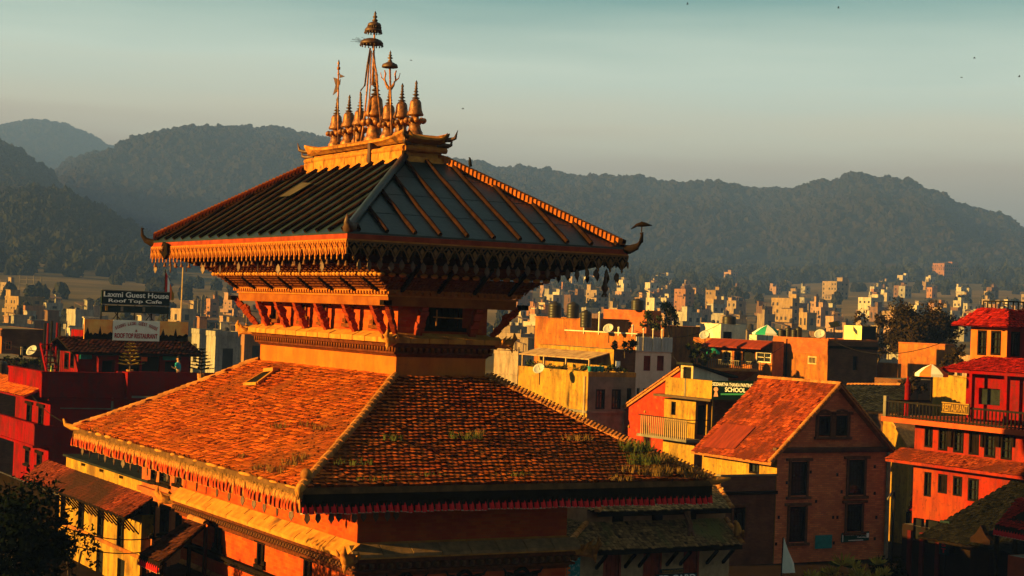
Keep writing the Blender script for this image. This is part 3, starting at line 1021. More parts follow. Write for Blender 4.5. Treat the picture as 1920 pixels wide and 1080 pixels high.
cor.frust(ca - 0.1, cbb - 0.1, PZ + 0.6, ca - 0.14, cbb - 0.14, PZ + 0.84)
part('platform_cornice', cor, gold_stone, platform)
for a, b in ((-1, 1), (1, -1), (-1, -1), (1, 1)):
    for dz, k in ((0.72, 1.0), (0.52, 0.6)):
        mb = MB()
        d = Vector((a * 0.7, b * 0.7, 0))
        p = Vector((a * ca, b * cbb, PZ + dz))
        mb.tube([p - d * 0.25, p + d * 0.16 * k, p + d * 0.34 * k + Vector((0, 0, 0.06 * k)), p + d * 0.42 * k + Vector((0, 0, 0.32 * k))], [0.09, 0.085, 0.06, 0.01], 6)
        part('platform_horn', mb, copper_dk, platform, True)

# --- pinnacles
PTOP = PZ + 0.84
def pinnacle(y, s, label):
    root = part('pinnacle', MB().lathe([(0.27 * s, -0.05), (0.27 * s, 0.04), (0.24 * s, 0.1), (0.25 * s, 0.13), (0.2 * s, 0.2), (0.16 * s, 0.34 * s), (0.2 * s, 0.4 * s), (0.17 * s, 0.47 * s), (0.12 * s, 0.53 * s), (0.11 * s, 0.62 * s)], n=14), gold, temple, True, loc=(0, y, PTOP))
    root['label'] = label
    mb = MB()
    n = 10
    for i in range(n):
        t = 2 * math.pi * i / n
        mb.ball((0.27 * s * math.cos(t), 0.27 * s * math.sin(t), 0.47 * s), 0.085 * s, 8, 5)
    part('bead_ring', mb, gold, root, True)
    part('bell', MB().lathe([(0.1 * s, 0.6 * s), (0.24 * s, 0.62 * s), (0.25 * s, 0.66 * s), (0.205 * s, 0.76 * s), (0.18 * s, 0.9 * s), (0.165 * s, 1.02 * s), (0.12 * s, 1.09 * s), (0.05 * s, 1.12 * s)], n=14), gold, root, True)
    z = 1.1 * s
    prof = [(0.045 * s, z)]
    for k, (r_, h_) in enumerate(((0.125, 0.1), (0.105, 0.1), (0.075, 0.09), (0.055, 0.08), (0.04, 0.07))):
        prof += [(0.045 * s, z + 0.01), (r_ * s * 0.9, z + 0.03 * s), (r_ * s, z + 0.045 * s), (r_ * s * 0.6, z + 0.065 * s), (0.035 * s, z + h_ * s)]
        z += h_ * s
    prof += [(0.03 * s, z), (0.045 * s, z + 0.05 * s), (0.004, z + 0.14 * s)]
    part('spire', MB().lathe(prof, n=10), copper_dk, root, True)
    return root
names = ['leftmost gilded pinnacle on the temple ridge', 'second gilded pinnacle from the left', 'third gilded pinnacle, left of the tall centre', 'large central gilded pinnacle under the tiered parasols', 'gilded pinnacle just right of the tall centre', 'second gilded pinnacle from the right', 'rightmost gilded pinnacle on the temple ridge']
for k, px in enumerate((629, 652, 673, 701, 727, 751, 777)):
    y = sy(Vector((0, 0, PTOP)), px)
    pinnacle(y, 1.45 if k == 3 else 1.1, names[k])
YC = sy(Vector((0, 0, PTOP)), 701)
cenx = Vector((0, YC, PTOP))
def dpt(px, py, y=None):
    return on_x(px, py, 0.0) if y is None else on_x(px, py, y)
# mast and tiered parasols
mb = MB()
mb.tube([dpt(699, 160), dpt(701, 90), dpt(703, 50), dpt(703, 38)], [0.06, 0.035, 0.03, 0.03], 7)
mast = part('mast', mb, gold, temple, True)
for px, py, r_, hh in ((697, 80, 0.4, 0.2), (700, 56, 0.3, 0.17), (702, 46, 0.235, 0.12)):
    c = dpt(px, py)
    mb = MB()
    mb.lathe([(0.03, hh * 0.75), (r_ * 0.45, hh * 0.7), (r_ * 0.82, hh * 0.42), (r_, 0.0), (r_ * 1.0, -0.06), (r_ * 0.92, -0.07), (r_ * 0.85, 0.0), (0.03, hh * 0.5)], n=18)
    for i in range(18):
        t = 2 * math.pi * i / 18
        mb.ball((r_ * 0.97 * math.cos(t), r_ * 0.97 * math.sin(t), -0.1), 0.03, 5, 3, (1, 1, 1.5))
    part('parasol_tier', mb, copper_dk, temple, True, loc=c)
c = dpt(703, 42)
part('mast_tip', MB().lathe([(0.03, 0), (0.09, 0.04), (0.1, 0.08), (0.04, 0.13), (0.08, 0.18), (0.085, 0.2), (0.03, 0.25), (0.05, 0.3), (0.004, 0.4)], n=10), copper_dk, temple, True, loc=c)
for pts, r_ in (([(673, 285), (681, 240), (688, 170), (694, 90)], 0.03), ([(714, 230), (708, 170), (703, 120), (700, 90)], 0.03), ([(690, 235), (694, 160), (696, 95)], 0.025), ([(676, 170), (684, 160), (689, 120), (694, 92)], 0.03), ([(709, 180), (707, 140), (699, 100)], 0.028), ([(663, 300), (665, 232), (675, 232), (676, 172)], 0.028)):
    mb = MB()
    mb.tube([on_x(a, b, -0.35 + 0.12 * i) for i, (a, b) in enumerate(pts)], r_, 6)
    part('stay_rod', mb, gold if pts[0][0] != 676 else copper_dk, temple, True)
mb = MB()
for i in range(12):                      # straw of a nest on the big parasol
    c = dpt(690 + random.uniform(-12, 12), 78)
    d = Vector((random.uniform(-0.4, 0.3), random.uniform(0, 0.5), random.uniform(-0.05, 0.2)))
    mb.bar(c, c + d, 0.008)
part('straw', mb, dark_wood, temple)
# second parasol on its own pole with guardian figures
Y2 = sy(Vector((0, 0, PTOP)), 732)
mb = MB()
mb.tube([on_x(734, 252, -0.42), on_x(733, 200, -0.4), on_x(731, 125, -0.35)], 0.035, 7)
part('parasol_pole', mb, gold, temple, True)
c = on_x(731, 124, -0.35)
part('small_parasol', MB().lathe([(0.02, 0.16), (0.1, 0.13), (0.24, 0.06), (0.27, 0.0), (0.27, -0.05), (0.23, -0.06), (0.02, 0.05)], n=16), copper_dk, temple, True, loc=c)
part('parasol_tip', MB().lathe([(0.03, 0.1), (0.085, 0.17), (0.03, 0.22), (0.1, 0.27), (0.03, 0.32), (0.07, 0.36), (0.025, 0.4), (0.04, 0.44), (0.003, 0.53)], n=10), copper_dk, temple, True, loc=c)
for sgn in (-1, 1):
    mb = MB()
    q = on_x(731 + sgn * 1.5, 160, -0.38)
    ax = Vector((math.cos(-YAW), math.sin(-YAW), 0))
    mb.tube([q + Vector((0, 0, -0.12)), q + ax * sgn * 0.08, q + ax * sgn * 0.16 + Vector((0, 0, 0.2)), q + ax * sgn * 0.13 + Vector((0, 0, 0.38)), q + ax * sgn * 0.17 + Vector((0, 0, 0.5))], [0.06, 0.05, 0.03, 0.03, 0.02], 7)
    mb.tube([q + ax * sgn * 0.1 + Vector((0, 0, 0.1)), q + ax * sgn * 0.26 + Vector((0, 0, 0.25)), q + ax * sgn * 0.3 + Vector((0, 0, 0.42))], [0.03, 0.02, 0.012], 6)
    part('guardian_figure', mb, gold, temple, True)
# flag pole left with metal pennants
mb = MB()
mb.tube([on_x(634, 266, -0.3), on_x(634, 190, -0.3), on_x(635, 122, -0.3)], 0.03, 7)
mb.ball(on_x(635, 128, -0.3), 0.07, 8, 5)
mb.ball(on_x(635, 138, -0.3), 0.05, 8, 5)
mb.lathe([(0.03, 0), (0.05, 0.06), (0.004, 0.2)], on_x(635, 122, -0.3), 8)
part('flag_pole', mb, gold, temple, True)
for poly in ([(637, 139), (646, 143), (637, 146)], [(634, 148), (625, 145), (629, 160), (624, 178), (633, 170), (637, 152)], [(638, 148), (633, 162), (637, 158)]):
    mb = MB()
    a = [on_x(px_, py_, -0.3) for px_, py_ in poly]
    b = [p + Vector((0.03, 0.02, 0)) for p in a]
    mb.face(a)
    mb.face(b[::-1])
    for i in range(len(a)):
        mb.face([a[i], a[(i + 1) % len(a)], b[(i + 1) % len(a)], b[i]])
    part('pennant', mb, copper_dk, temple)

# --- eaves underside and bracket cornices (upper storey)
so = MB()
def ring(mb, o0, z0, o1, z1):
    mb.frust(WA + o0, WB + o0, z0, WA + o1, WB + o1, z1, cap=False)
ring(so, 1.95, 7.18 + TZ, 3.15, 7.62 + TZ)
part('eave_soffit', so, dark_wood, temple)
lat = MB()
ring(lat, 0.78, 6.42 + TZ, 1.32, 6.82 + TZ)
ring(lat, 1.36, 6.9 + TZ, 1.95, 7.2 + TZ)
lattice = part('lattice_cornice', lat, carved, temple)
lb = MB()
lb2 = MB()
for k in range(5):                       # fine lattice laths
    t = (k + 0.5) / 5
    for (o0, z0, o1, z1) in ((0.78, 6.42, 1.32, 6.82), (1.36, 6.9, 1.95, 7.2)):
        o, z = o0 + (o1 - o0) * t, z0 + (z1 - z0) * t + TZ
        for side in (0, 1):
            if side == 0:
                lb.bar((-WA - o - 0.02, -WB - o, z - 0.02), (-WA - o - 0.02, WB + o, z - 0.02), 0.035)
            else:
                lb.bar((-WA - o, -WB - o - 0.02, z - 0.02), (WA + o, -WB - o - 0.02, z - 0.02), 0.035)
for i in range(120):
    y = -WB - 0.9 + i * (2 * WB + 1.8) / 119
    lb.bar((-WA - 0.8, y, 6.41 + TZ), (-WA - 1.34, y, 6.8 + TZ), 0.035)
    if i % 2 == 0:
        lb.bar((-WA - 1.38, y, 6.88 + TZ), (-WA - 1.96, y, 7.18 + TZ), 0.035)
for i in range(44):
    x = -WA - 0.9 + i * (2 * WA + 1.8) / 43
    lb.bar((x, -WB - 0.8, 6.41 + TZ), (x, -WB - 1.34, 6.8 + TZ), 0.035)
o = part('lattice_laths', lb, carved, lattice)
o['kind'] = 'stuff'
bm_ = MB()
ring(bm_, 0.55, 5.92 + TZ, 0.67, 5.92 + TZ)
ring(bm_, 0.67, 5.92 + TZ, 0.67, 6.2 + TZ)
ring(bm_, 0.67, 6.2 + TZ, 0.55, 6.2 + TZ)
part('eave_beam', bm_, mat('eave_timber', (0.24, 0.075, 0.014), (0.16, 0.042, 0.010), 2, 0.75, 0.3), temple)
mo = MB()
for o0, z0, z1 in ((0.72, 6.2, 6.26), (0.78, 6.27, 6.31), (0.74, 6.315, 6.36), (0.82, 6.365, 6.42)):
    ring(mo, o0 - 0.14, z0 + TZ, o0, z0 + TZ)
    ring(mo, o0, z0 + TZ, o0, z1 + TZ)
    ring(mo, o0, z1 + TZ, o0 - 0.14, z1 + TZ)
part('beam_moulding', mo, fascia_m, temple)
# diagonal dark brackets across the lattice
for i in range(8):
    y = WB + 0.3 - i * (2 * WB + 0.6) / 7
    mb = MB()
    mb.bar((-WA - 0.84, y, 6.4 + TZ), (-WA - 1.32, y + 0.08, 6.78 + TZ), 0.12, 0.14)
    part('bracket', mb, dark_wood, lattice)
for i in range(4):
    x = -WA - 0.3 + i * (2 * WA + 0.6) / 3
    mb = MB()
    mb.bar((x, -WB - 0.82, 6.4 + TZ), (x, -WB - 1.95, 7.16 + TZ), 0.1, 0.14)
    part('bracket', mb, dark_wood, lattice)
cd_me = MB().cbox((0, 0, 0), (0.1, 0.1, 0.1)).mesh('carved_block', fascia_m)
for i in range(60):
    add('carved_block', cd_me, lattice, (-WA - 0.8, -WB - 0.7 + i * (2 * WB + 1.4) / 59, 6.33 + TZ))
for i in range(20):
    add('carved_block', cd_me, lattice, (-WA - 0.7 + i * (2 * WA + 1.4) / 19, -WB - 0.8, 6.33 + TZ))
# carved bead row
me = MB().ball((0, 0, 0), 0.11, 7, 4, (0.8, 1.25, 0.7)).mesh('carved_bead', ledge_m, True)
n = 52
for i in range(n):
    add('carved_bead', me, lattice, (-WA - 1.42, -WB - 1.3 + i * (2 * WB + 2.6) / (n - 1), 6.86 + TZ))
for i in range(17):
    add('carved_bead', me, lattice, (-WA - 1.3 + i * (2 * WA + 2.6) / 16, -WB - 1.42, 6.86 + TZ), (0, 0, math.pi / 2))
# --- upper storey wall with windows
def win_rect_x(px, py, w, h, X):
    q = on_x(px, py, X)
    return q.y - w / 2, q.z - h / 2, q.y + w / 2, q.z + h / 2
up_win = []
for px in (517, 570, 608, 656, 708):
    up_win.append(sy(Vector((-WA, 0, 5.55 + TZ)), px))
wall = MB()
z0u, z1u = 5.0 + TZ, 6.3 + TZ
holes = [(y - 0.2 + WB, 0.3, y + 0.2 + WB, 0.86) for y in up_win]
wall.facade((-WA, -WB, z0u), (0, 1, 0), (0, 0, 1), (-1, 0, 0), 2 * WB, z1u - z0u, holes, 0.12)
wall.facade((-WA, -WB, z0u), (1, 0, 0), (0, 0, 1), (0, -1, 0), 2 * WA, z1u - z0u, [(WA - 0.55, 0.3, WA + 0.55, 1.1)], 0.15)
wall.box((-WA + 0.16, -WB + 0.16, z0u), (WA, WB, z1u))
uw = part('upper_storey_wall', wall, temple_wall, temple)
def carved_window(parent, O, U, N, w, h, m=None, wings=True):
    # carved Newar window: broad lintel with wings, sill, frame and lattice
    O, U, N = Vector(O), Vector(U), Vector(N)
    V = Vector((0, 0, 1))
    fr = MB()
    def b(u0, v0, u1, v1, t0, t1):
        p = [O + U * u + V * v + N * t for t in (t0, t1) for u, v in ((u0, v0), (u1, v0), (u1, v1), (u0, v1))]
        fr.hexa(p)
    b(-w / 2 - 0.1, -h / 2 - 0.05, -w / 2, h / 2 + 0.05, -0.1, 0.07)
    b(w / 2, -h / 2 - 0.05, w / 2 + 0.1, h / 2 + 0.05, -0.1, 0.07)
    b(-w / 2 - 0.32, h / 2, w / 2 + 0.32, h / 2 + 0.12, -0.1, 0.1)
    b(-w / 2 - 0.24, -h / 2 - 0.12, w / 2 + 0.24, -h / 2, -0.1, 0.12)
    if wings:
        for s in (-1, 1):
            b(s * (w / 2 + 0.17) - 0.08, -h / 2 + 0.02, s * (w / 2 + 0.17) + 0.08, -h / 2 + 0.16, 0, 0.08)
            fr.tube([O + U * s * (w / 2 + 0.12) + V * (h / 2 + 0.1) + N * 0.08, O + U * s * (w / 2 + 0.36) + V * (h / 2 + 0.16) + N * 0.16, O + U * s * (w / 2 + 0.46) + V * (h / 2 + 0.3) + N * 0.18], [0.06, 0.045, 0.012], 6)
        fr.tube([O + U * -(w / 2) + V * (h / 2 + 0.13) + N * 0.06, O + V * (h / 2 + 0.3) + N * 0.1, O + U * (w / 2) + V * (h / 2 + 0.13) + N * 0.06], [0.05, 0.09, 0.05], 6)
    f_ = part('window', fr, m or dark_wood, parent)
    la = MB()
    for k in range(-2, 3):
        la.bar(O + U * (w * k / 5) + V * (-h / 2) - N * 0.05, O + U * (w * k / 5) + V * (h / 2) - N * 0.05, 0.025)
    for k in range(-3, 4):
        la.bar(O + U * (-w / 2) + V * (h * k / 7.5) - N * 0.05, O + U * (w / 2) + V * (h * k / 7.5) - N * 0.05, 0.025)
    part('window_lattice', la, dark_wood, f_)
    pn = MB()
    pn.face([O + U * a * w / 2 + V * c_ * h / 2 - N * 0.105 for a, c_ in ((-1, -1), (1, -1), (1, 1), (-1, 1))])
    part('pane', pn, black, f_)
    return f_
for y in up_win:
    carved_window(uw, (-WA, y, z0u + 0.58), (0, -1, 0), (-1, 0, 0), 0.4, 0.56, carved)
w_ = carved_window(uw, (0, -WB, z0u + 0.7), (1, 0, 0), (0, -1, 0), 1.1, 0.8, dark_wood, False)
mb = MB()
mb.bar((-0.5, -WB - 0.3, z0u + 0.62), (0.55, -WB - 0.3, z0u + 0.6), 0.035)
mb.bar((-0.38, -WB - 0.3, z0u + 0.35), (-0.38, -WB - 0.3, z0u + 0.85), 0.035)
part('rail', mb, gold_stone, uw)
# struts
def strut(a, b, corner=False, m=None):
    a, b = Vector(a), Vector(b)
    d = b - a
    n = 7
    mb = MB()
    side = d.cross(Vector((0, 0, 1))).normalized()
    nor = side.cross(d).normalized()
    for i in range(n):
        t0, t1 = i / n, (i + 0.92) / n
        w = (0.14 if corner else 0.25) * (0.85 + 0.3 * ((i * 37) % 3) / 2)
        mb.bar(a + d * t0, a + d * t1, w, 0.16 + 0.05 * (i % 2), up=nor)
    mb.ball(a + d * 0.62 + nor * 0.1, 0.11, 7, 5)
    mb.tube([a + d * 0.4 + nor * 0.08, a + d * 0.55 + nor * 0.15, a + d * 0.75 + nor * 0.05], [0.05, 0.09, 0.05], 6)
    part('strut', mb, m or strut_red, temple)
zs0, zs1 = 5.05 + TZ, 5.95 + TZ
for px in (492, 527, 562, 602, 655, 708):
    y = sy(Vector((-WA - 0.4, 0, 5.5 + TZ)), px)
    strut((-WA - 0.16, y, zs0), (-WA - 0.6, y, zs1))
for x in (-0.95, 0.95):
    strut((x, -WB - 0.16, zs0), (x, -WB - 0.6, zs1), m=redwood)
for a, b in ((-1, -1), (-1, 1), (1, -1)):
    strut((a * (WA + 0.12), b * (WB + 0.12), zs0), (a * (WA + 0.75), b * (WB + 0.75), zs1 + 0.05), True, m=strut_red)
    mb = MB()
    mb.cbox((a * (WA + 0.82), b * (WB + 0.82), zs1 + 0.06), (0.28, 0.28, 0.16))
    part('beam_end', mb, dark_wood, temple)
# ledge, frieze, plinth
lg = MB()
ring(lg, 0.0, 5.1 + TZ, 0.40, 4.92 + TZ)
ring(lg, 0.40, 4.92 + TZ, 0.40, 4.80 + TZ)
ring(lg, 0.40, 4.80 + TZ, 0.22, 4.78 + TZ)
ledge = part('ledge', lg, ledge_m, temple)
for i in range(13):
    y0 = -WB - 0.38 + i * (2 * WB + 0.76) / 13
    y1 = y0 + (2 * WB + 0.76) / 13 - 0.045
    mb = MB()
    dz = random.uniform(-0.01, 0.015)
    mb.hexa([(-WA - 0.43, y0, 4.79 + TZ), (-WA - 0.43, y1, 4.79 + TZ), (-WA - 0.2, y1, 4.9 + TZ), (-WA - 0.2, y0, 4.9 + TZ), (-WA - 0.43, y0, 4.94 + dz + TZ), (-WA - 0.43, y1, 4.94 + dz + TZ), (-WA - 0.18, y1, 5.05 + dz + TZ), (-WA - 0.18, y0, 5.05 + dz + TZ)])
    part('stone_slab', mb, ledge_m, ledge)
for i in range(6):
    x0 = -WA - 0.38 + i * (2 * WA + 0.76) / 6
    x1 = x0 + (2 * WA + 0.76) / 6 - 0.025
    mb = MB()
    mb.hexa([(x0, -WB - 0.43, 4.79 + TZ), (x1, -WB - 0.43, 4.79 + TZ), (x1, -WB - 0.2, 4.9 + TZ), (x0, -WB - 0.2, 4.9 + TZ), (x0, -WB - 0.43, 4.94 + TZ), (x1, -WB - 0.43, 4.94 + TZ), (x1, -WB - 0.18, 5.05 + TZ), (x0, -WB - 0.18, 5.05 + TZ)])
    part('stone_slab', mb, ledge_m, ledge)
fz = MB()
ring(fz, 0.30, 4.78 + TZ, 0.26, 4.66 + TZ)
ring(fz, 0.10, 4.66 + TZ, 0.08, 4.5 + TZ)
ring(fz, 0.26, 4.66 + TZ, 0.1, 4.66 + TZ)
ring(fz, 0.16, 4.50 + TZ, 0.16, 4.44 + TZ)
ring(fz, 0.08, 4.50 + TZ, 0.16, 4.50 + TZ)
ring(fz, 0.16, 4.44 + TZ, 0.08, 4.42 + TZ)
ring(fz, 0.08, 4.42 + TZ, 0.02, 4.35 + TZ)
dk_carve = mat('dark_frieze', (0.12, 0.03, 0.01), (0.05, 0.014, 0.006), 6, 0.8, 0.5)
frieze = part('frieze', fz, dk_carve, temple)
den = MB().cbox((0, 0, 0), (0.13, 0.1, 0.13)).mesh('dentil', carved)
for i in range(56):
    add('dentil', den, frieze, (-WA - 0.14, -WB - 0.1 + i * (2 * WB + 0.2) / 55, 4.58 + TZ))
for i in range(17):
    add('dentil', den, frieze, (-WA - 0.1 + i * (2 * WA + 0.2) / 16, -WB - 0.14, 4.58 + TZ), (0, 0, math.pi / 2))
pw = MB()
pw.frust(WA, WB, WZ0 - 0.6, WA, WB, 4.36 + TZ, cap=False)
part('plinth_wall', pw, plinth_m, temple)
def makara(p, d, s=1.0, lab=None):
    # carved corner ornament: curled beast head
    p, d = Vector(p), Vector(d).normalized()
    mb = MB()
    mb.tube([p - d * 0.2 * s, p + d * 0.1 * s, p + d * 0.28 * s + Vector((0, 0, 0.04 * s)), p + d * 0.4 * s + Vector((0, 0, 0.18 * s)), p + d * 0.36 * s + Vector((0, 0, 0.34 * s))], [0.13 * s, 0.15 * s, 0.12 * s, 0.08 * s, 0.02], 7)
    mb.tube([p + d * 0.05 * s, p + d * 0.3 * s + Vector((0, 0, -0.12 * s)), p + d * 0.32 * s + Vector((0, 0, -0.26 * s))], [0.1 * s, 0.07 * s, 0.02], 6)
    side = Vector((-d.y, d.x, 0))
    for k in (-1, 1):
        mb.tube([p + side * 0.08 * k * s, p + side * 0.24 * k * s + d * 0.1 * s + Vector((0, 0, 0.1 * s)), p + side * 0.26 * k * s + d * 0.2 * s + Vector((0, 0, 0.24 * s))], [0.07 * s, 0.05 * s, 0.01], 6)
    part('makara_head', mb, gold_stone, temple, True)
for a, b in ((-1, -1), (-1, 1), (1, -1)):
    makara((a * (WA + 0.38), b * (WB + 0.38), 4.84 + TZ), (a, b, 0), 1.05)

# --- lower roof
RTA, RTB, RTZ = WA + 0.05, WB + 0.05, WZ0 + 0.02
lr = MB()
hip_shell(lr, LA, LB, LZ - 0.05, RTA, RTB, RTZ - 0.05)
lr.frust(LA, LB, LZ - 0.05, LA - 0.1, LB - 0.1, LZ - 0.2, cap=False)
lr.frust(LA - 0.1, LB - 0.1, LZ - 0.2, BA - 0.02, BB - 0.02, LZ - 0.75, cap=False)
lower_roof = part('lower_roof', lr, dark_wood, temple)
lower_roof['label'] = 'broad lower roof of small mossy clay tiles'
e, t_ = rect4(LA, LB, LZ), rect4(RTA, RTB, RTZ)
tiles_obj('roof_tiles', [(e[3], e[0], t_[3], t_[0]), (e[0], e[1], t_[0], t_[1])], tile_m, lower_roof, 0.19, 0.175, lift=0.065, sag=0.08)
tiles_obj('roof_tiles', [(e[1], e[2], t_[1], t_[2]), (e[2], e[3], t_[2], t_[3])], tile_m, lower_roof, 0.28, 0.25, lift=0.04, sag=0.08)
rt_me = MB()
n = 7
pr = [(math.cos(math.pi * i / (n - 1)), math.sin(math.pi * i / (n - 1))) for i in range(n)]
for i in range(n - 1):
    (c0, s0), (c1, s1) = pr[i], pr[i + 1]
    rt_me.face([(0, c0 * 0.14, s0 * 0.15), (0, c1 * 0.14, s1 * 0.15), (0.3, c1 * 0.115, s1 * 0.12), (0.3, c0 * 0.115, s0 * 0.12)])
rt_me.face([(0, c * 0.14, s * 0.15) for c, s in pr])
rt_me = rt_me.mesh('ridge_tile', ridge_m)
fin_me = MB().hexa([(0, -0.19, -0.02), (0.06, -0.19, -0.02), (0.06, 0.19, -0.02), (0, 0.19, -0.02), (-0.05, -0.1, 0.13), (0.0, -0.1, 0.13), (0.0, 0.1, 0.13), (-0.05, 0.1, 0.13)]).mesh('ridge_fin', ridge_m)
def hip_tiles(a, b, fins=False):
    p0, p1 = Vector((a * LA, b * LB, LZ + 0.02)), Vector((a * RTA, b * RTB, RTZ + 0.02))
    d = p1 - p0
    n = int(d.length / 0.24)
    q = d.to_track_quat('X', 'Z').to_euler()
    for i in range(n):
        p = p0 + d * (i / n) - Vector((0, 0, 0.07 * math.sin(math.pi * i / n)))
        o = add('ridge_tile', rt_me, lower_roof, p + Vector((0, 0, random.uniform(-0.01, 0.02))), q)
        o.rotation_euler.z += random.uniform(-0.05, 0.05)
        if fins:
            for k in (0.0, 0.5):
                add('ridge_fin', fin_me, lower_roof, p + d * (k / n) + Vector((0, 0, 0.08)), q).rotation_euler.x += random.uniform(-0.1, 0.1)
hip_tiles(-1, -1)
hip_tiles(-1, 1)
hip_tiles(1, -1, True)
# eave board and valance
eb = MB()
for s in (-1, 1):
    eb.box((s * LA - 0.05, -LB, LZ - 0.17), (s * LA + 0.03, LB, LZ + 0.0))
    eb.box((-LA + 0.05, s * LB - 0.05, LZ - 0.17), (LA - 0.05, s * LB + 0.03, LZ + 0.0))
part('eave_board', eb, mat('eave_board', (0.13, 0.06, 0.022), (0.06, 0.03, 0.013), 3, 0.8, 0.3), lower_roof)
# mortar lumps along the eave
for i in range(17):
    y = LB - 0.6 - i * (2 * LB - 1.0) / 16 + random.uniform(-0.45, 0.45)
    mb = MB()
    w = random.uniform(0.2, 0.6)
    mb.ball((0, 0, 0), 0.1, 7, 5, (0.8, w / 0.1, random.uniform(0.3, 0.7)))
    part('eave_stone', mb, ledge_m, lower_roof, True, loc=(-LA - 0.02, y, LZ - 0.02))
def pleat_mesh(w, h, deep):
    mb = MB()
    # gathered cloth: a red flame in front of a fold, golden on the left and shade-dark elsewhere, with a pale hem
    n = 6
    for i in range(n):
        u0, u1 = -w / 2 + w * i / n, -w / 2 + w * (i + 1) / n
        d0, d1 = -deep * math.sin(math.pi * i / n), -deep * math.sin(math.pi * (i + 1) / n)
        mb.mi = 1 if i in (0, 5) else 0
        mb.face([(u0, d0, -h), (u1, d1, -h), (u1, d1 * 0.5, -h * 0.45), (u0, d0 * 0.5, -h * 0.45)])
        mb.mi = 1
        mb.face([(u0, d0 * 0.5, -h * 0.45), (u1, d1 * 0.5, -h * 0.45), (u1, 0, 0), (u0, 0, 0)])
        mb.mi = 2
        mb.face([(u0, d0 - 0.006, -h), (u1, d1 - 0.006, -h), (u1, d1 - 0.006, -h + 0.03), (u0, d0 - 0.006, -h + 0.03)])
    mb.mi = 0
    mb.face([(-w * 0.38, -deep * 1.05, -h * 0.97), (w * 0.38, -deep * 1.05, -h * 0.97), (w * 0.2, -deep * 1.1, -h * 0.5), (w * 0.02, -deep * 0.8, -h * 0.2), (-w * 0.2, -deep * 1.1, -h * 0.52)])
    return mb
pl_r = pleat_mesh(0.21, 0.34, 0.09).mesh('valance_pleat', [red_cloth, dark_wood, white_trim])  # dark fold colour stands in for the shade inside the pleats
pl_l = pleat_mesh(0.21, 0.46, 0.1).mesh('valance_pleat', [mat('sunlit_red_cloth', (0.4, 0.05, 0.014), (0.28, 0.03, 0.01), 6, 0.9, 0.2), gold_cloth, gold_cloth])  # sunny side: strong sun put into a yellower red
val = MB()
val.box((-LA - 0.01, -LB, LZ - 0.3), (-LA + 0.06, LB, LZ - 0.172))
val.mi = 1
val.box((-LA + 0.07, -LB - 0.02, LZ - 0.42), (LA, -LB + 0.06, LZ - 0.172))
valance = part('valance_band', val, [straw, dark_wood], lower_roof)  # right-hand band coloured dark as shade, left band keeps the straw colour
n = int(2 * LB / 0.21)
for i in range(n):
    add('valance_pleat', pl_l, valance, (-LA - 0.03, LB - 0.1 - i * (2 * LB - 0.2) / (n - 1), LZ - 0.2 + random.uniform(-0.03, 0.02)), (random.uniform(-0.16, 0.16), 0, -math.pi / 2))
n = int(2 * LA / 0.21)
for i in range(n):
    o = add('valance_pleat', pl_r, valance, (-LA + 0.1 + i * (2 * LA - 0.2) / (n - 1), -LB - 0.03, LZ - 0.37 + 0.015 * math.sin(i * 0.7) + random.uniform(-0.01, 0.01)), (random.uniform(-0.1, 0.1), 0, 0))
# shag of old straw hanging over the left valance
mb = MB()
for i in range(900):
    y = random.uniform(-LB, LB)
    z = LZ - 0.14
    l = random.uniform(0.12, 0.3)
    x = -LA - 0.04 - random.uniform(0, 0.05)
    dx = random.uniform(-0.05, 0.02)
    dy = random.uniform(-0.06, 0.06)
    mb.face([(x, y - 0.012, z), (x, y + 0.012, z), (x + dx, y + dy, z - l)])
o = part('straw_fringe', mb, straw, lower_roof)
o['kind'] = 'stuff'
for i in range(22):
    y = LB - 0.8 - i * (2 * LB - 1.6) / 21 + random.uniform(-0.15, 0.15)
    add('leaf_pendant', pend_me, temple, (-LA + 0.12, y, LZ - 0.66), (0, 0, -math.pi / 2 + random.uniform(-0.6, 0.6)))
for i in range(9):
    add('leaf_pendant', pend_me, temple, (-LA + 0.3 + i * 0.35, -LB + 0.2 + random.uniform(-0.1, 0.3), LZ - 0.68), (0, 0, random.uniform(-0.6, 0.6)))
# corner ornaments of the lower roof
mb = MB()
p = Vector((-LA, -LB, LZ))
mb.ball(p + Vector((0.25, 0.25, 0.34)), 0.17, 9, 6)
mb.tube([p + Vector((0.3, 0.3, 0.1)), p + Vector((0.06, 0.06, 0.06)), p + Vector((-0.1, -0.1, -0.05)), p + Vector((-0.12, -0.12, -0.3))], [0.16, 0.14, 0.12, 0.03], 7)
part('corner_finial', mb, ledge_m, lower_roof, True)
mb = MB()
p = Vector((-LA, LB, LZ))
mb.tube([p + Vector((0.2, -0.2, 0.0)), p + Vector((-0.1, 0.1, 0.0)), p + Vector((-0.3, 0.3, 0.1)), p + Vector((-0.36, 0.36, 0.3))], [0.12, 0.12, 0.08, 0.03], 7)
part('corner_finial', mb, ledge_m, lower_roof, True)
mb = MB()
p = Vector((LA, -LB, LZ))
mb.tube([p + Vector((-0.3, 0.3, 0.0)), p + Vector((0.1, -0.1, 0.0)), p + Vector((0.4, -0.4, 0.1))], [0.14, 0.14, 0.03], 7)
part('corner_finial', mb, ledge_m, lower_roof, True)
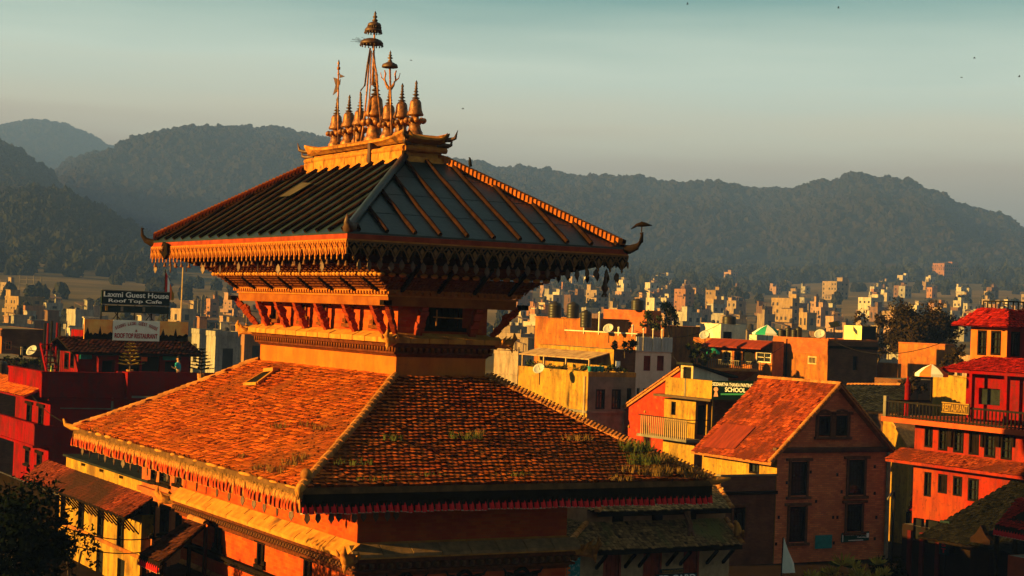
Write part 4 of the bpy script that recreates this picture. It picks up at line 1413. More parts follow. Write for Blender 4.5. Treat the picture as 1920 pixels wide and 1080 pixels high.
# roof hatch on the left slope
def lslope(px, py, off):
    n = Vector((-(RTZ - LZ), 0, (LA - RTA))).normalized()
    q = Vector((-LA, 0, LZ)) + n * off
    r_ = ray(px, py)
    return CAM + r_ * ((q - CAM).dot(n) / r_.dot(n))
def rslope(px, py, off):
    n = Vector((0, -(RTZ - LZ), (LB - RTB))).normalized()
    q = Vector((0, -LB, LZ)) + n * off
    r_ = ray(px, py)
    return CAM + r_ * ((q - CAM).dot(n) / r_.dot(n))
mb = MB()
a = [lslope(464, 717, 0.03), lslope(480, 716, 0.03), lslope(512, 697, 0.05), lslope(502, 697, 0.05)]
mb.face([lslope(460, 718, 0.085), lslope(480, 718, 0.085), lslope(514, 695, 0.085), lslope(500, 696, 0.085)])
ht = part('roof_hatch', mb, black, lower_roof)
mb = MB()
mb.bar(lslope(458, 720, 0.08), lslope(482, 719, 0.08), 0.1, 0.1)
mb.bar(lslope(482, 719, 0.08), lslope(516, 694, 0.1), 0.08, 0.1)
mb.bar(lslope(500, 694, 0.14), lslope(518, 692, 0.14), 0.3, 0.12)
mb.bar(lslope(458, 720, 0.08), lslope(500, 695, 0.1), 0.06, 0.08)
part('hatch_frame', mb, ledge_m, ht)
# tufts of grass growing on the tiles
def tuft(p, r_, n, m, hgt=0.5):
    mb = MB()
    for i in range(n):
        a = random.uniform(0, 2 * math.pi)
        q = Vector((math.cos(a), math.sin(a), 0)) * r_ * math.sqrt(random.random())
        l = hgt * random.uniform(0.5, 1.2)
        d = Vector((random.gauss(0, 0.3), random.gauss(0, 0.3), 1)).normalized()
        w = Vector((-math.sin(a * 3), math.cos(a * 3), 0)) * 0.011
        mb.face([q - w, q + w, q + d * l * 0.6 + w * 0.7, q + d * l, q + d * l * 0.6 - w * 0.7])
    o = part('roof_grass', mb, m, lower_roof, loc=p)
    o['kind'] = 'stuff'
gm = [mat('roof_grass_g', (0.075, 0.08, 0.02), (0.04, 0.05, 0.013), 5, 0.95), mat('roof_grass_b', (0.17, 0.09, 0.024), (0.09, 0.055, 0.016), 5, 0.95)]
for px, py, r_, n, k, hh in ((525, 803, 0.35, 60, 1, 0.4), (575, 800, 0.35, 60, 1, 0.4), (455, 858, 0.25, 40, 1, 0.3), (525, 885, 0.5, 90, 1, 0.45), (550, 872, 0.4, 80, 1, 0.45), (565, 862, 0.3, 60, 1, 0.45), (600, 805, 0.3, 40, 1, 0.3), (180, 808, 0.3, 40, 1, 0.3), (490, 880, 0.3, 50, 1, 0.3)):
    tuft(lslope(px, py, 0.03), r_ * 0.9, n, gm[k], hh * 0.55)
for px, py, r_, n, k, hh in ((735, 825, 0.35, 80, 0, 0.3), (872, 822, 0.55, 130, 0, 0.35), (895, 815, 0.3, 50, 1, 0.3), (1080, 825, 0.5, 90, 1, 0.35), (660, 870, 0.6, 90, 0, 0.3), (1190, 845, 0.55, 220, 0, 0.6), (1205, 870, 0.55, 240, 0, 0.6), (1225, 890, 0.6, 220, 1, 0.55), (1235, 865, 0.55, 200, 1, 0.5), (1180, 885, 0.4, 80, 1, 0.4), (1265, 885, 0.6, 160, 1, 0.4), (1300, 895, 0.5, 100, 1, 0.35), (1160, 900, 0.4, 80, 1, 0.3), (700, 900, 0.6, 60, 0, 0.25), (800, 890, 0.6, 60, 0, 0.2), (960, 890, 0.6, 60, 0, 0.2)):
    tuft(rslope(px, py, 0.03), r_, int(n * 1.3), gm[k], hh * 0.62)

# --- lower storey
lw = MB()
yw = [sy(Vector((-BA, 0, 3.9)), 410), sy(Vector((-BA, 0, 3.9)), 490), sy(Vector((-BA, 0, 3.9)), 578)]
zc = [on_x(410, 1010, -BA).z, on_x(490, 1037, -BA).z, on_x(578, 1072, -BA).z]
zw = sum(zc) / 3
holes = [(y - 0.17 + BB, zw - 0.36, y + 0.17 + BB, zw + 0.36) for y in yw]
lw.facade((-BA, -BB, 0), (0, 1, 0), (0, 0, 1), (-1, 0, 0), 2 * BB, 6.75, holes, 0.14)
lw.facade((-BA, -BB, 0), (1, 0, 0), (0, 0, 1), (0, -1, 0), 2 * BA, 6.75, [(x - 0.25, 3.4, x + 0.25, 4.2) for x in (1.6, 3.6, 5.6)], 0.14)
lw.face([(BA, -BB, 0), (BA, BB, 0), (BA, BB, 6.75), (BA, -BB, 6.75)])
lw.face([(-BA, BB, 0), (BA, BB, 0), (BA, BB, 6.75), (-BA, BB, 6.75)])
low = part('lower_storey_wall', lw, temple_wall, temple)
for y in yw:
    carved_window(low, (-BA, y, zw), (0, -1, 0), (-1, 0, 0), 0.34, 0.72)
for x in (1.6, 3.6, 5.6):
    carved_window(low, (x - BA, -BB, 3.8), (1, 0, 0), (0, -1, 0), 0.5, 0.8)
def ring2(mb, o0, z0, o1, z1):
    mb.frust(BA + o0, BB + o0, z0, BA + o1, BB + o1, z1, cap=False)
l2 = MB()
ring2(l2, 0.0, 5.42, 0.42, 5.08)
ring2(l2, 0.42, 5.08, 0.42, 4.98)
ring2(l2, 0.42, 4.98, 0.2, 4.96)
ledge2 = part('lower_ledge', l2, ledge_m, temple)
for row in range(2):
    n = 9 - row
    for i in range(n):
        y0 = -BB - 0.3 + i * (2 * BB + 0.6) / n
        y1 = y0 + (2 * BB + 0.6) / n - 0.055
        o0, z0 = (0.03, 5.42 - 0.02) if row == 0 else (0.24, 5.245)
        o1, z1 = (0.232, 5.25) if row == 0 else (0.45, 5.08)
        mb = MB()
        mb.hexa([(-BA - o1, y0, z1 - 0.05), (-BA - o1, y1, z1 - 0.05), (-BA - o0, y1, z0 - 0.05), (-BA - o0, y0, z0 - 0.05), (-BA - o1, y0, z1 + 0.03), (-BA - o1, y1, z1 + 0.03), (-BA - o0, y1, z0 + 0.03), (-BA - o0, y0, z0 + 0.03)])
        part('stone_slab', mb, ledge_m, ledge2)
n = 8
for i in range(n):
    x0 = -BA - 0.3 + i * (2 * BA + 0.6) / n
    x1 = x0 + (2 * BA + 0.6) / n - 0.03
    mb = MB()
    mb.hexa([(x0, -BB - 0.45, 5.03), (x1, -BB - 0.45, 5.03), (x1, -BB - 0.1, 5.3), (x0, -BB - 0.1, 5.3), (x0, -BB - 0.45, 5.12 + random.uniform(-0.02, 0.02)), (x1, -BB - 0.45, 5.12), (x1, -BB - 0.1, 5.37), (x0, -BB - 0.1, 5.37)])
    part('stone_slab', mb, mat('mossy_ledge', (0.3, 0.17, 0.08), (0.16, 0.1, 0.05), 3, 0.9, 0.4), ledge2)
f2 = MB()
ring2(f2, 0.36, 4.97, 0.34, 4.86)
ring2(f2, 0.34, 4.86, 0.1, 4.84)
ring2(f2, 0.1, 4.84, 0.1, 4.62)
ring2(f2, 0.1, 4.62, 0.22, 4.60)
ring2(f2, 0.22, 4.60, 0.22, 4.53)
ring2(f2, 0.22, 4.53, 0.08, 4.5)
ring2(f2, 0.08, 4.5, 0.08, 4.42)
ring2(f2, 0.08, 4.42, 0.0, 4.4)
frieze2 = part('lower_frieze', f2, dk_carve, temple)
den2 = MB()
den2.cbox((0, 0, 0), (0.2, 0.11, 0.16))
den2.ball((-0.12, 0, 0.02), 0.06, 6, 4)
den2 = den2.mesh('dentil', mat('dark_carving', (0.16, 0.06, 0.025), (0.07, 0.03, 0.015), 6, 0.8, 0.4))
for i in range(70):
    add('dentil', den2, frieze2, (-BA - 0.18, -BB - 0.2 + i * (2 * BB + 0.4) / 69, 4.73))
for i in range(26):
    add('dentil', den2, frieze2, (-BA - 0.2 + i * (2 * BA + 0.4) / 25, -BB - 0.18, 4.73), (0, 0, math.pi / 2))
zl = on_x(420, 1050, -BA).z
c2_ = MB()
for o0, za, zb_ in ((0.2, 0.16, 0.08), (0.12, 0.08, 0.0), (0.16, 0.0, -0.07)):
    ring2(c2_, o0, zl + za, o0, zl + zb_)
    ring2(c2_, 0.0, zl + za, o0, zl + za)
    ring2(c2_, o0, zl + zb_, 0.0, zl + zb_)
part('string_course', c2_, dark_wood, temple)
for a, b in ((-1, -1), (-1, 1), (1, -1)):
    makara((a * (BA + 0.38), b * (BB + 0.38), 4.98), (a, b, 0), 1.35)

# ------------------------------------------------------------------ house kit (all houses follow the street grid of the temple)
def bars_in(mb, O, U, V, N, w, h, nx, ny, t=0.03, off=0.03):
    for i in range(1, nx):
        mb.bar(O + U * (w * i / nx) + N * off, O + U * (w * i / nx) + V * h + N * off, t)
    for j in range(1, ny):
        mb.bar(O + V * (h * j / ny) + N * off, O + U * w + V * (h * j / ny) + N * off, t)
class House:
    def __init__(s, name, label, cat, px, py, d, pxl, pxr, m, z0=0.0, wl=(), wr=(), m2=None, group=None, top=None, back=None, depth=0.18):
        P = d if isinstance(d, Vector) else at(px, py, d)
        s.x0, s.y0, s.z1 = P.x, P.y, P.z
        s.z0 = z0
        s.y1 = sy(P, pxl)
        s.x1 = sx(P, pxr)
        s.lx, s.ly, s.h = s.x1 - s.x0, s.y1 - s.y0, s.z1 - z0
        s.root = thing(name, label, cat, (s.x0, s.y0, z0), 0, group)
        s.wl = [s.rect_l(*w) + tuple(w[4:]) for w in wl]
        s.wr = [s.rect_r(*w) + tuple(w[4:]) for w in wr]
        mb = MB()
        mb.facade((0, 0, 0), (0, 1, 0), (0, 0, 1), (-1, 0, 0), s.ly, s.h, [w[:4] for w in s.wl], depth)
        mb.mi = 1 if m2 else 0
        mb.facade((0, 0, 0), (1, 0, 0), (0, 0, 1), (0, -1, 0), s.lx, s.h, [w[:4] for w in s.wr], depth)
        mb.mi = 0
        mb.face([(s.lx, 0, 0), (s.lx, s.ly, 0), (s.lx, s.ly, s.h), (s.lx, 0, s.h)])
        mb.face([(0, s.ly, 0), (s.lx, s.ly, 0), (s.lx, s.ly, s.h), (0, s.ly, s.h)])
        s.wall = part('wall', mb, [m, m2] if m2 else m, s.root)
        rf = MB()
        rf.face([(0, 0, s.h - 0.01), (s.lx, 0, s.h - 0.01), (s.lx, s.ly, s.h - 0.01), (0, s.ly, s.h - 0.01)])
        part('flat_roof', rf, top or concrete, s.root)
        for w in s.wl:
            s.window((0, w[0], w[1]), (0, 1, 0), (-1, 0, 0), w[2] - w[0], w[3] - w[1], *w[4:])
        for w in s.wr:
            s.window((w[0], 0, w[1]), (1, 0, 0), (0, -1, 0), w[2] - w[0], w[3] - w[1], *w[4:])
    def rect_l(s, xa, ya, xb, yb, *r):
        ym, xm = (ya + yb) / 2, (xa + xb) / 2
        a, b = on_x(xa, ym, s.x0).y - s.y0, on_x(xb, ym, s.x0).y - s.y0
        c, e = on_x(xm, yb, s.x0).z - s.z0, on_x(xm, ya, s.x0).z - s.z0
        return (min(a, b), c, max(a, b), e)
    def rect_r(s, xa, ya, xb, yb, *r):
        ym, xm = (ya + yb) / 2, (xa + xb) / 2
        a, b = on_y(xa, ym, s.y0).x - s.x0, on_y(xb, ym, s.y0).x - s.x0
        c, e = on_y(xm, yb, s.y0).z - s.z0, on_y(xm, ya, s.y0).z - s.z0
        return (min(a, b), c, max(a, b), e)
    def window(s, O, U, N, w, h, style='plain', fm=None):
        O, U, N = Vector(O), Vector(U), Vector(N)
        V = Vector((0, 0, 1))
        fr = MB()
        t = min(0.09, w * 0.14)
        if style != 'hole':
            for a, b in ((O, O + V * h), (O + U * w, O + U * w + V * h)):
                s_ = 1 if a is O else -1
                fr.bar(a + U * t / 2 * s_ - N * 0.05, b + U * t / 2 * s_ - N * 0.05, t, 0.14, up=N)
            for v in (t / 2, h - t / 2):
                fr.bar(O + V * v + U * t - N * 0.05, O + V * v + U * (w - t) - N * 0.05, t, 0.14, up=N)
        if style == 'lintel':
            fr.bar(O + V * (h + 0.06) - U * 0.2 + N * 0.03, O + V * (h + 0.06) + U * (w + 0.2) + N * 0.03, 0.14, 0.12, up=N)
            fr.bar(O - V * 0.06 - U * 0.14 + N * 0.03, O - V * 0.06 + U * (w + 0.14) + N * 0.03, 0.12, 0.14, up=N)
        if style in ('plain', 'lintel'):
            bars_in(fr, O - N * 0.1, U, V, N, w, h, 2, 3 if h > 1.2 else 2, 0.04, 0.02)
        if style == 'lattice':
            bars_in(fr, O - N * 0.1, U, V, N, w, h, 5, 7, 0.03, 0.02)
            sr = MB()
            for u in (-0.06, w + 0.06):
                sr.bar(O + U * u - V * 0.05 + N * 0.03, O + U * u + V * (h + 0.05) + N * 0.03, 0.12, 0.1, up=N)
            sr.bar(O - U * 0.32 + V * (h + 0.12) + N * 0.05, O + U * (w + 0.32) + V * (h + 0.12) + N * 0.05, 0.14, 0.14, up=N)
            sr.bar(O - U * 0.26 - V * 0.12 + N * 0.06, O + U * (w + 0.26) - V * 0.12 + N * 0.06, 0.14, 0.18, up=N)
            part('window_surround', sr, mat('brown_surround', (0.13, 0.055, 0.025), (0.07, 0.03, 0.015), 5, 0.8, 0.3), s.root)
        if style == 'bars':
            bars_in(fr, O - N * 0.08, U, V, N, w, h, 6, 1, 0.035, 0.02)
        if style == 'hole':
            fr.face([O - N * 0.15, O + U * w - N * 0.15, O + U * w + V * h - N * 0.15, O + V * h - N * 0.15])
            return part('opening', fr, black, s.root)
        f_ = part('window', fr, fm or dark_wood, s.root)
        pn = MB()
        q = O - N * 0.14
        pn.face([q, q + U * w, q + U * w + V * h, q + V * h])
        part('pane', pn, glass if style != 'shutter' else (fm or dark_wood), f_)
        if style == 'shutter':
            sh = MB()
            k = 4
            for i in range(k):
                sh.bar(O + U * (w * (i + 0.5) / k) - N * 0.1, O + U * (w * (i + 0.5) / k) + V * h - N * 0.1, w / k * 0.86, 0.03, up=N)
            part('shutter', sh, fm or dark_wood, f_)
        return f_
    def box(s, name, a, b, m, parent=None):
        # box in house coordinates
        mb = MB()
        mb.box(a, b)
        return part(name, mb, m, parent or s.root)
    def band(s, name, za, zb, out, m, right=True):
        mb = MB()
        mb.box((-out, -out if right else 0, za), (-0.002, s.ly, zb))
        if right:
            mb.box((-0.002, -out, za), (s.lx, -0.002, zb))
        return part(name, mb, m, s.root)
    def parapet(s, hgt, m, t=0.2, out=0.0):
        mb = MB()
        z = s.h - 0.005
        mb.box((-out, -out, z), (t, s.ly, z + hgt))
        mb.box((t, -out, z), (s.lx, t, z + hgt))
        mb.box((t, s.ly - t, z), (s.lx, s.ly, z + hgt))
        mb.box((s.lx - t, t, z), (s.lx, s.ly - t, z + hgt))
        return part('parapet', mb, m, s.root)
    def l(s, P):
        return Vector(P) - Vector((s.x0, s.y0, s.z0))

def text_part(s, parent, O, U, width, height, m, bold=0.0, name='lettering', rx=None, shear=0.0):
    """flat lettering: lower left corner O, running along U, facing the viewer's side of U"""
    cu = bpy.data.curves.new(name, 'FONT')
    cu.body = s
    cu.size = 1.0
    cu.offset = bold
    cu.extrude = 0.01
    cu.shear = shear
    tmp = bpy.data.objects.new(name, cu)
    COL.objects.link(tmp)
    dg = bpy.context.evaluated_depsgraph_get()
    me = bpy.data.meshes.new_from_object(tmp.evaluated_get(dg))
    bpy.data.objects.remove(tmp)
    bpy.data.curves.remove(cu)
    n = len(me.vertices)
    co = np.empty(n * 3, np.float32)
    me.vertices.foreach_get('co', co)
    co = co.reshape(-1, 3)
    mn, mx = co.min(0), co.max(0)
    u = (co[:, 0] - mn[0]) / (mx[0] - mn[0]) * width
    v = (co[:, 1] - mn[1]) / (mx[1] - mn[1]) * height
    U = np.array(U, float)
    U = U / np.linalg.norm(U)
    V = np.array((0, 0, 1.0))
    N = np.cross(U, V)
    w = co[:, 2] - co[:, 2].mean()
    q = np.array(O)[None] + np.outer(u, U) + np.outer(v, V) + np.outer(w, N)
    me.vertices.foreach_set('co', q.astype(np.float32).ravel())
    me.materials.clear()
    me.materials.append(m)
    me.update()
    me.name = name
    return add(name, me, parent)

def water_tank(label, px, py, d, r_, h, rust_=False):
    c = at(px, py, d)
    t = thing('water_tank', label, 'water tank', c, 0, 'rooftop water tanks')
    prof = [(r_ * 0.98, 0)]
    for i in range(5):
        z = h * 0.82 * (i + 0.5) / 5
        prof += [(r_, z - 0.04), (r_ * 1.03, z), (r_, z + 0.04)]
    prof += [(r_, h * 0.84), (r_ * 0.8, h * 0.93), (r_ * 0.35, h * 0.97)]
    part('body', MB().lathe(prof, n=18), tank_m, t, True)
    part('lid', MB().lathe([(r_ * 0.34, h * 0.955), (r_ * 0.34, h * 1.02), (0.01, h * 1.03)], n=12), tank_m, t, True)
    return t
def leaf_crown(mb, c, rad, n, size, sc=(1, 1, 1), seed=0, clumps=14):
    g = random.Random(seed)
    cs = []
    for i in range(clumps):
        d = Vector((g.gauss(0, 1), g.gauss(0, 1), g.gauss(0, 0.8))).normalized() * rad * g.uniform(0.45, 0.95)
        cs.append((Vector((d.x * sc[0], d.y * sc[1], d.z * sc[2])), rad * g.uniform(0.22, 0.42)))
    for i in range(n):
        o, r_ = cs[g.randrange(clumps)]
        d = Vector((g.gauss(0, 1), g.gauss(0, 1), g.gauss(0, 1))).normalized() * r_ * g.uniform(0.5, 1.05)
        p = Vector(c) + o + d
        a = Vector((g.gauss(0, 1), g.gauss(0, 1), g.gauss(0, 1))).normalized()
        b = a.cross(d.normalized() + Vector((0.01, 0.02, 0))).normalized()
        s_ = size * g.uniform(0.6, 1.3)
        mb.face([p - a * s_, p + b * s_ * 0.45, p + a * s_, p - b * s_ * 0.45])
    return cs
def tree(name, label, base, hgt, rad, n, size, lm, sc=(1, 1, 1), seed=0, clumps=16, trunk=0.3, cat='tree', group=None):
    t = thing(name, label, cat, base, 0, group)
    c = Vector((0, 0, hgt - rad * sc[2] * 0.8))
    cm = MB()
    cs = leaf_crown(cm, c, rad, n, size, sc, seed, clumps)
    tm = MB()
    tm.tube([(0, 0, -0.2), (trunk * 0.3, 0.1, c.z * 0.5), (0, 0, c.z)], [trunk, trunk * 0.75, trunk * 0.4], 8)
    for o, r_ in cs[:10]:
        tm.tube([Vector((0, 0, c.z * 0.6)), c + o * 0.5 - Vector((0, 0, rad * 0.15)), c + o], [trunk * 0.45, trunk * 0.25, trunk * 0.08], 5)
    part('trunk', tm, bark, t)
    part('crown', cm, lm, t)
    return t

# ================================================================== left of the temple
# --- red guesthouse
G = House('guesthouse', 'red painted guesthouse with terrace parapet at the left edge', 'guesthouse', 95, 745, 90, 30, 470, red_paint, wl=[(50, 757, 60, 793, 'lintel'), (72, 762, 82, 798, 'lintel'), (47, 842, 55, 870, 'lintel'), (69, 850, 79, 874, 'lintel')])
zt = G.h
G.band('cornice', zt - 0.16, zt - 0.02, 0.14, red_paint)
q = G.l(on_x(60, 800, G.x0))
G.band('sill_band', q.z + 0.12, q.z + 0.22, 0.06, red_paint)
mb = MB()
mb.tube([(3.2, -0.07, 0), (3.2, -0.07, G.h)], 0.06, 6)
mb.tube([(0.5, -0.05, G.h - 0.55), (6.5, -0.05, G.h - 0.6)], 0.03, 5)
part('drain_pipe', mb, concrete, G.root)
# terrace parapets
Pp = at(79, 700, 89.6)
a = G.l(Pp)
zb_ = G.l(on_y(79, 745, Pp.y)).z
xr = sx(Pp, 234) - G.x0
yl = sy(Pp, 16) - G.y0
mb = MB()
mb.box((a.x, a.y, zt + 0.002), (xr, a.y + 0.25, a.z))
mb.box((a.x - 0.05, a.y - 0.05, a.z), (xr + 0.02, a.y + 0.3, a.z + 0.09))
part('parapet', mb, red_paint, G.root)
mb = MB()
mb.box((a.x, a.y + 0.25, zt + 0.002), (a.x + 0.25, yl, a.z))
mb.box((a.x - 0.05, a.y + 0.3, a.z), (a.x + 0.3, yl, a.z + 0.09))
part('parapet', mb, red_paint, G.root)
mb = MB()
mb.box((xr - 0.02, a.y - 0.55, zt + 0.002), (xr + 0.24, a.y + 0.4, a.z + 0.14))
part('pillar', mb, red_paint, G.root)
mb = MB()
yb2 = a.y + 2.2
mb.box((xr + 0.3, yb2, zt + 0.002), (G.lx, yb2 + 0.25, a.z + 0.06))
part('parapet', mb, red_paint, G.root)
# lean-to tile roof on the left side
E_z = G.l(on_x(60, 746, G.x0 - 1.2)).z
T_z = E_z + 0.62
y_n = a.y + 0.35
slab_ = MB()
slab_.hexa([(-1.3, y_n, E_z - 0.1), (0.0, y_n, T_z - 0.1), (0.0, 14, T_z - 0.1), (-1.3, 14, E_z - 0.1), (-1.3, y_n, E_z - 0.03), (0.0, y_n, T_z - 0.03), (0.0, 14, T_z - 0.03), (-1.3, 14, E_z - 0.03)])
lt = part('lean_to_roof', slab_, red_paint, G.root)
tiles_obj('roof_tiles', [((-1.3, 14, E_z), (-1.3, y_n, E_z), (0, 14, T_z), (0, y_n, T_z))], tile_m, lt, 0.22, 0.2)
# balcony
Pb = at(65, 798, 88.6)
b = G.l(Pb)
yl = sy(Pb, -20) - G.y0
zbot = G.l(on_x(65, 836, Pb.x)).z
mb = MB()
mb.box((b.x, b.y, zbot), (b.x + 0.12, yl, b.z))
mb.box((b.x + 0.12, b.y, zbot), (-0.02, b.y + 0.12, b.z))
mb.box((b.x - 0.08, b.y - 0.08, zbot - 0.12), (-0.02, yl, zbot - 0.002))
mb.box((b.x - 0.05, b.y - 0.05, b.z + 0.002), (b.x + 0.17, yl, b.z + 0.08))
part('balcony', mb, red_paint, G.root)
# --- pavilion on the terrace
TERR = G.z1
V_ = House('rooftop_pavilion', 'red rooftop restaurant pavilion with dark tiled roof under the signs', 'pavilion', 147, 662, 97, 113, 358, red_paint, z0=TERR, wl=[(121, 661, 129, 692, 'plain'), (132, 660, 139, 690, 'plain')],
           wr=[(186, 677, 211, 704, 'hole'), (222, 668, 262, 704, 'hole'), (266, 668, 299, 704, 'hole'), (309, 678, 331, 704, 'hole')])
zr0, zr1 = V_.h, V_.l(on_y(250, 636, V_.y0 + 2.2)).z
mb = MB()
mb.hexa([(-0.6, -0.9, zr0 - 0.05), (V_.lx + 0.5, -0.9, zr0 - 0.05), (V_.lx + 0.5, 2.2, zr1 - 0.05), (-0.6, 2.2, zr1 - 0.05), (-0.6, -0.9, zr0 + 0.05), (V_.lx + 0.5, -0.9, zr0 + 0.05), (V_.lx + 0.5, 2.2, zr1 + 0.05), (-0.6, 2.2, zr1 + 0.05)])
mb.hexa([(-0.6, 2.2, zr1 - 0.05), (V_.lx + 0.5, 2.2, zr1 - 0.05), (V_.lx + 0.5, 5.2, zr0 - 0.05), (-0.6, 5.2, zr0 - 0.05), (-0.6, 2.2, zr1 + 0.05), (V_.lx + 0.5, 2.2, zr1 + 0.05), (V_.lx + 0.5, 5.2, zr0 + 0.05), (-0.6, 5.2, zr0 + 0.05)])
rf = part('roof', mb, dark_wood, V_.root)
dk_tile = mat('dark_tile', (0.06, 0.016, 0.009), (0.03, 0.011, 0.007), 1.0, 0.9, 0.3, tint=True)
tiles_obj('roof_tiles', [((-0.6, -0.9, zr0 + 0.06), (V_.lx + 0.5, -0.9, zr0 + 0.06), (-0.6, 2.2, zr1 + 0.06), (V_.lx + 0.5, 2.2, zr1 + 0.06))], dk_tile, rf, 0.24, 0.22)
for w in ((148, 665, 170, 673), (303, 667, 336, 675)):
    r_ = V_.rect_r(*w)
    mb = MB()
    mb.box((r_[0], -0.25, r_[1]), (r_[2], -0.18, r_[3]))
    part('teal_board', mb, teal, V_.root)
r_ = V_.rect_r(183, 674, 213, 704)
mb = MB()
for u in (r_[0], r_[2]):
    mb.box((u - 0.1, -0.5, 0), (u + 0.1, -0.003, r_[3]))
mb.box((r_[0] - 0.1, -0.5, r_[3] + 0.002), (r_[2] + 0.1, -0.003, r_[3] + 0.2))
part('door_frame', mb, red_paint, V_.root)
# posters, lamps and chairs seen in the dark front, as small panels
r_ = V_.rect_r(263, 669, 274, 677)
mb = MB()
mb.box((r_[0], -0.2, r_[1]), (r_[2], -0.15, r_[3]))
part('poster', mb, let_or, V_.root)
# red side store on the left end of its roof
H2 = House('rooftop_store', 'small red store room on the terrace behind the stair', 'store room', 157, 619, 101, 134, 200, red_paint, z0=TERR)
# posts of an unfinished storey
for i, (px, py) in enumerate(((84, 606), (90, 606), (97, 602), (107, 605), (112, 606))):
    p = at(px, py, 99 + 0.4 * i)
    mb = MB()
    mb.tube([(0, 0, 0), (0.02, 0, p.z - TERR)], 0.06, 6)
    o = part('steel_post', mb, iron if i % 2 == 0 else red_paint, None, loc=(p.x, p.y, TERR))
    tag(o, ['thin dark post left of the terrace stair', 'second dark post left of the terrace stair', 'dark post rising behind the terrace stair', 'red post behind the terrace stair', 'last post beside the store room'][i], 'post', 'terrace posts')
# stair
s0, s1 = at(96, 700, 95), at(117, 700, 95)
sw = (s1 - s0).length
stair = thing('stair', 'open red stair climbing from the terrace beside the pavilion', 'stair', (s0.x, s0.y, TERR))
stp = MB()
stp.box((0, 0, 0), (sw * 0.98, 0.28, 0.06))
stp_me = stp.mesh('step', red_paint)
top = at(96, 647, 95).z - TERR
for i in range(8):
    add('step', stp_me, stair, (0, i * 0.3, top * (i + 0.8) / 8))
mb = MB()
for u in (0.0, sw):
    mb.bar((u, -0.1, 0), (u, 2.4, top), 0.08, 0.2)
part('stringer', mb, red_paint, stair)
# closed parasol
p = at(93, 700, 94)
um = thing('closed_parasol', 'closed green and yellow parasol leaning by the stair', 'parasol', (p.x, p.y, TERR))
mb = MB()
mb.tube([(0, 0, 0), (0.15, 0, 1.5)], 0.03, 6)
part('pole', mb, dark_wood, um)
mb = MB()
mb.lathe([(0.1, 0.3), (0.14, 0.45), (0.08, 1.0), (0.02, 1.45)], (0.08, 0, 0), 9)
part('canopy', mb, mat('parasol_green', (0.05, 0.3, 0.2), (0.5, 0.4, 0.05), 3, 0.9, lo=0.48, hi=0.52), um)
# --- roof signs
SY = V_.y0 + 1.4
def sign_frame_pts(xa, ya, xb, yb, Y):
    A, B = on_y(xa, yb, Y), on_y(xb, yb, Y)
    zt_ = (on_y(xa, ya, Y).z + on_y(xb, ya, Y).z) / 2
    zb__ = (A.z + B.z) / 2
    return A.x, B.x, zb__, zt_
x0, x1, zb1, zt1 = sign_frame_pts(190, 546, 318, 572, SY)
S1 = thing('billboard', 'black rooftop billboard reading Laxmi Guest House Roof Top Cafe', 'billboard', (x0, SY, TERR + 3.0))
S1z = TERR + 3.0
mb = MB()
mb.box((0, 0, zb1 - S1z), (x1 - x0, 0.12, zt1 - S1z))
pn_ = part('panel', mb, sign_bk, S1)
mb = MB()
for k in range(2):
    z = zb1 - S1z if k == 0 else zt1 - S1z
    mb.bar((0, -0.02, z), (x1 - x0, -0.02, z), 0.05)
part('panel_edge', mb, concrete, S1)
hh = zt1 - zb1
ww = x1 - x0
text_part('Laxmi Guest House', S1, (0.12, -0.02, zb1 - S1z + hh * 0.53), (1, 0, 0), ww - 0.2, hh * 0.38, let_wt, 0.018)
text_part('Roof Top Cafe', S1, (ww * 0.1, -0.02, zb1 - S1z + hh * 0.08), (1, 0, 0), ww * 0.78, hh * 0.32, let_wt, 0.018)
_, _, zb2, zt2 = sign_frame_pts(190, 574, 318, 587, SY)
mb = MB()
mb.box((0.02, 0.02, zb2 - S1z), (ww - 0.02, 0.1, zt2 - S1z))
part('lower_panel', mb, sign_bk, S1)
for u in (0.3, ww * 0.3, ww * 0.62):
    mb = MB()
    mb.box((u - 0.07, -0.03, zb2 - S1z + 0.08), (u + 0.07, 0.018, zt2 - S1z - 0.04))
    part('lamp_box', mb, let_yl if u < 0.5 else concrete, S1)
fr = MB()
for u in (0.05, ww * 0.25, ww * 0.5, ww * 0.75, ww - 0.05):
    fr.bar((u, 0.16, 0), (u, 0.16, zt1 - S1z), 0.06)
for u in (0.05, ww * 0.5):
    fr.bar((u, 0.17, 0.1), (u + ww * 0.25, 0.17, zb2 - S1z), 0.04)
    fr.bar((u + ww * 0.45, 0.17, 0.1), (u + ww * 0.2, 0.17, zb2 - S1z), 0.04)
part('steel_frame', fr, iron, S1)
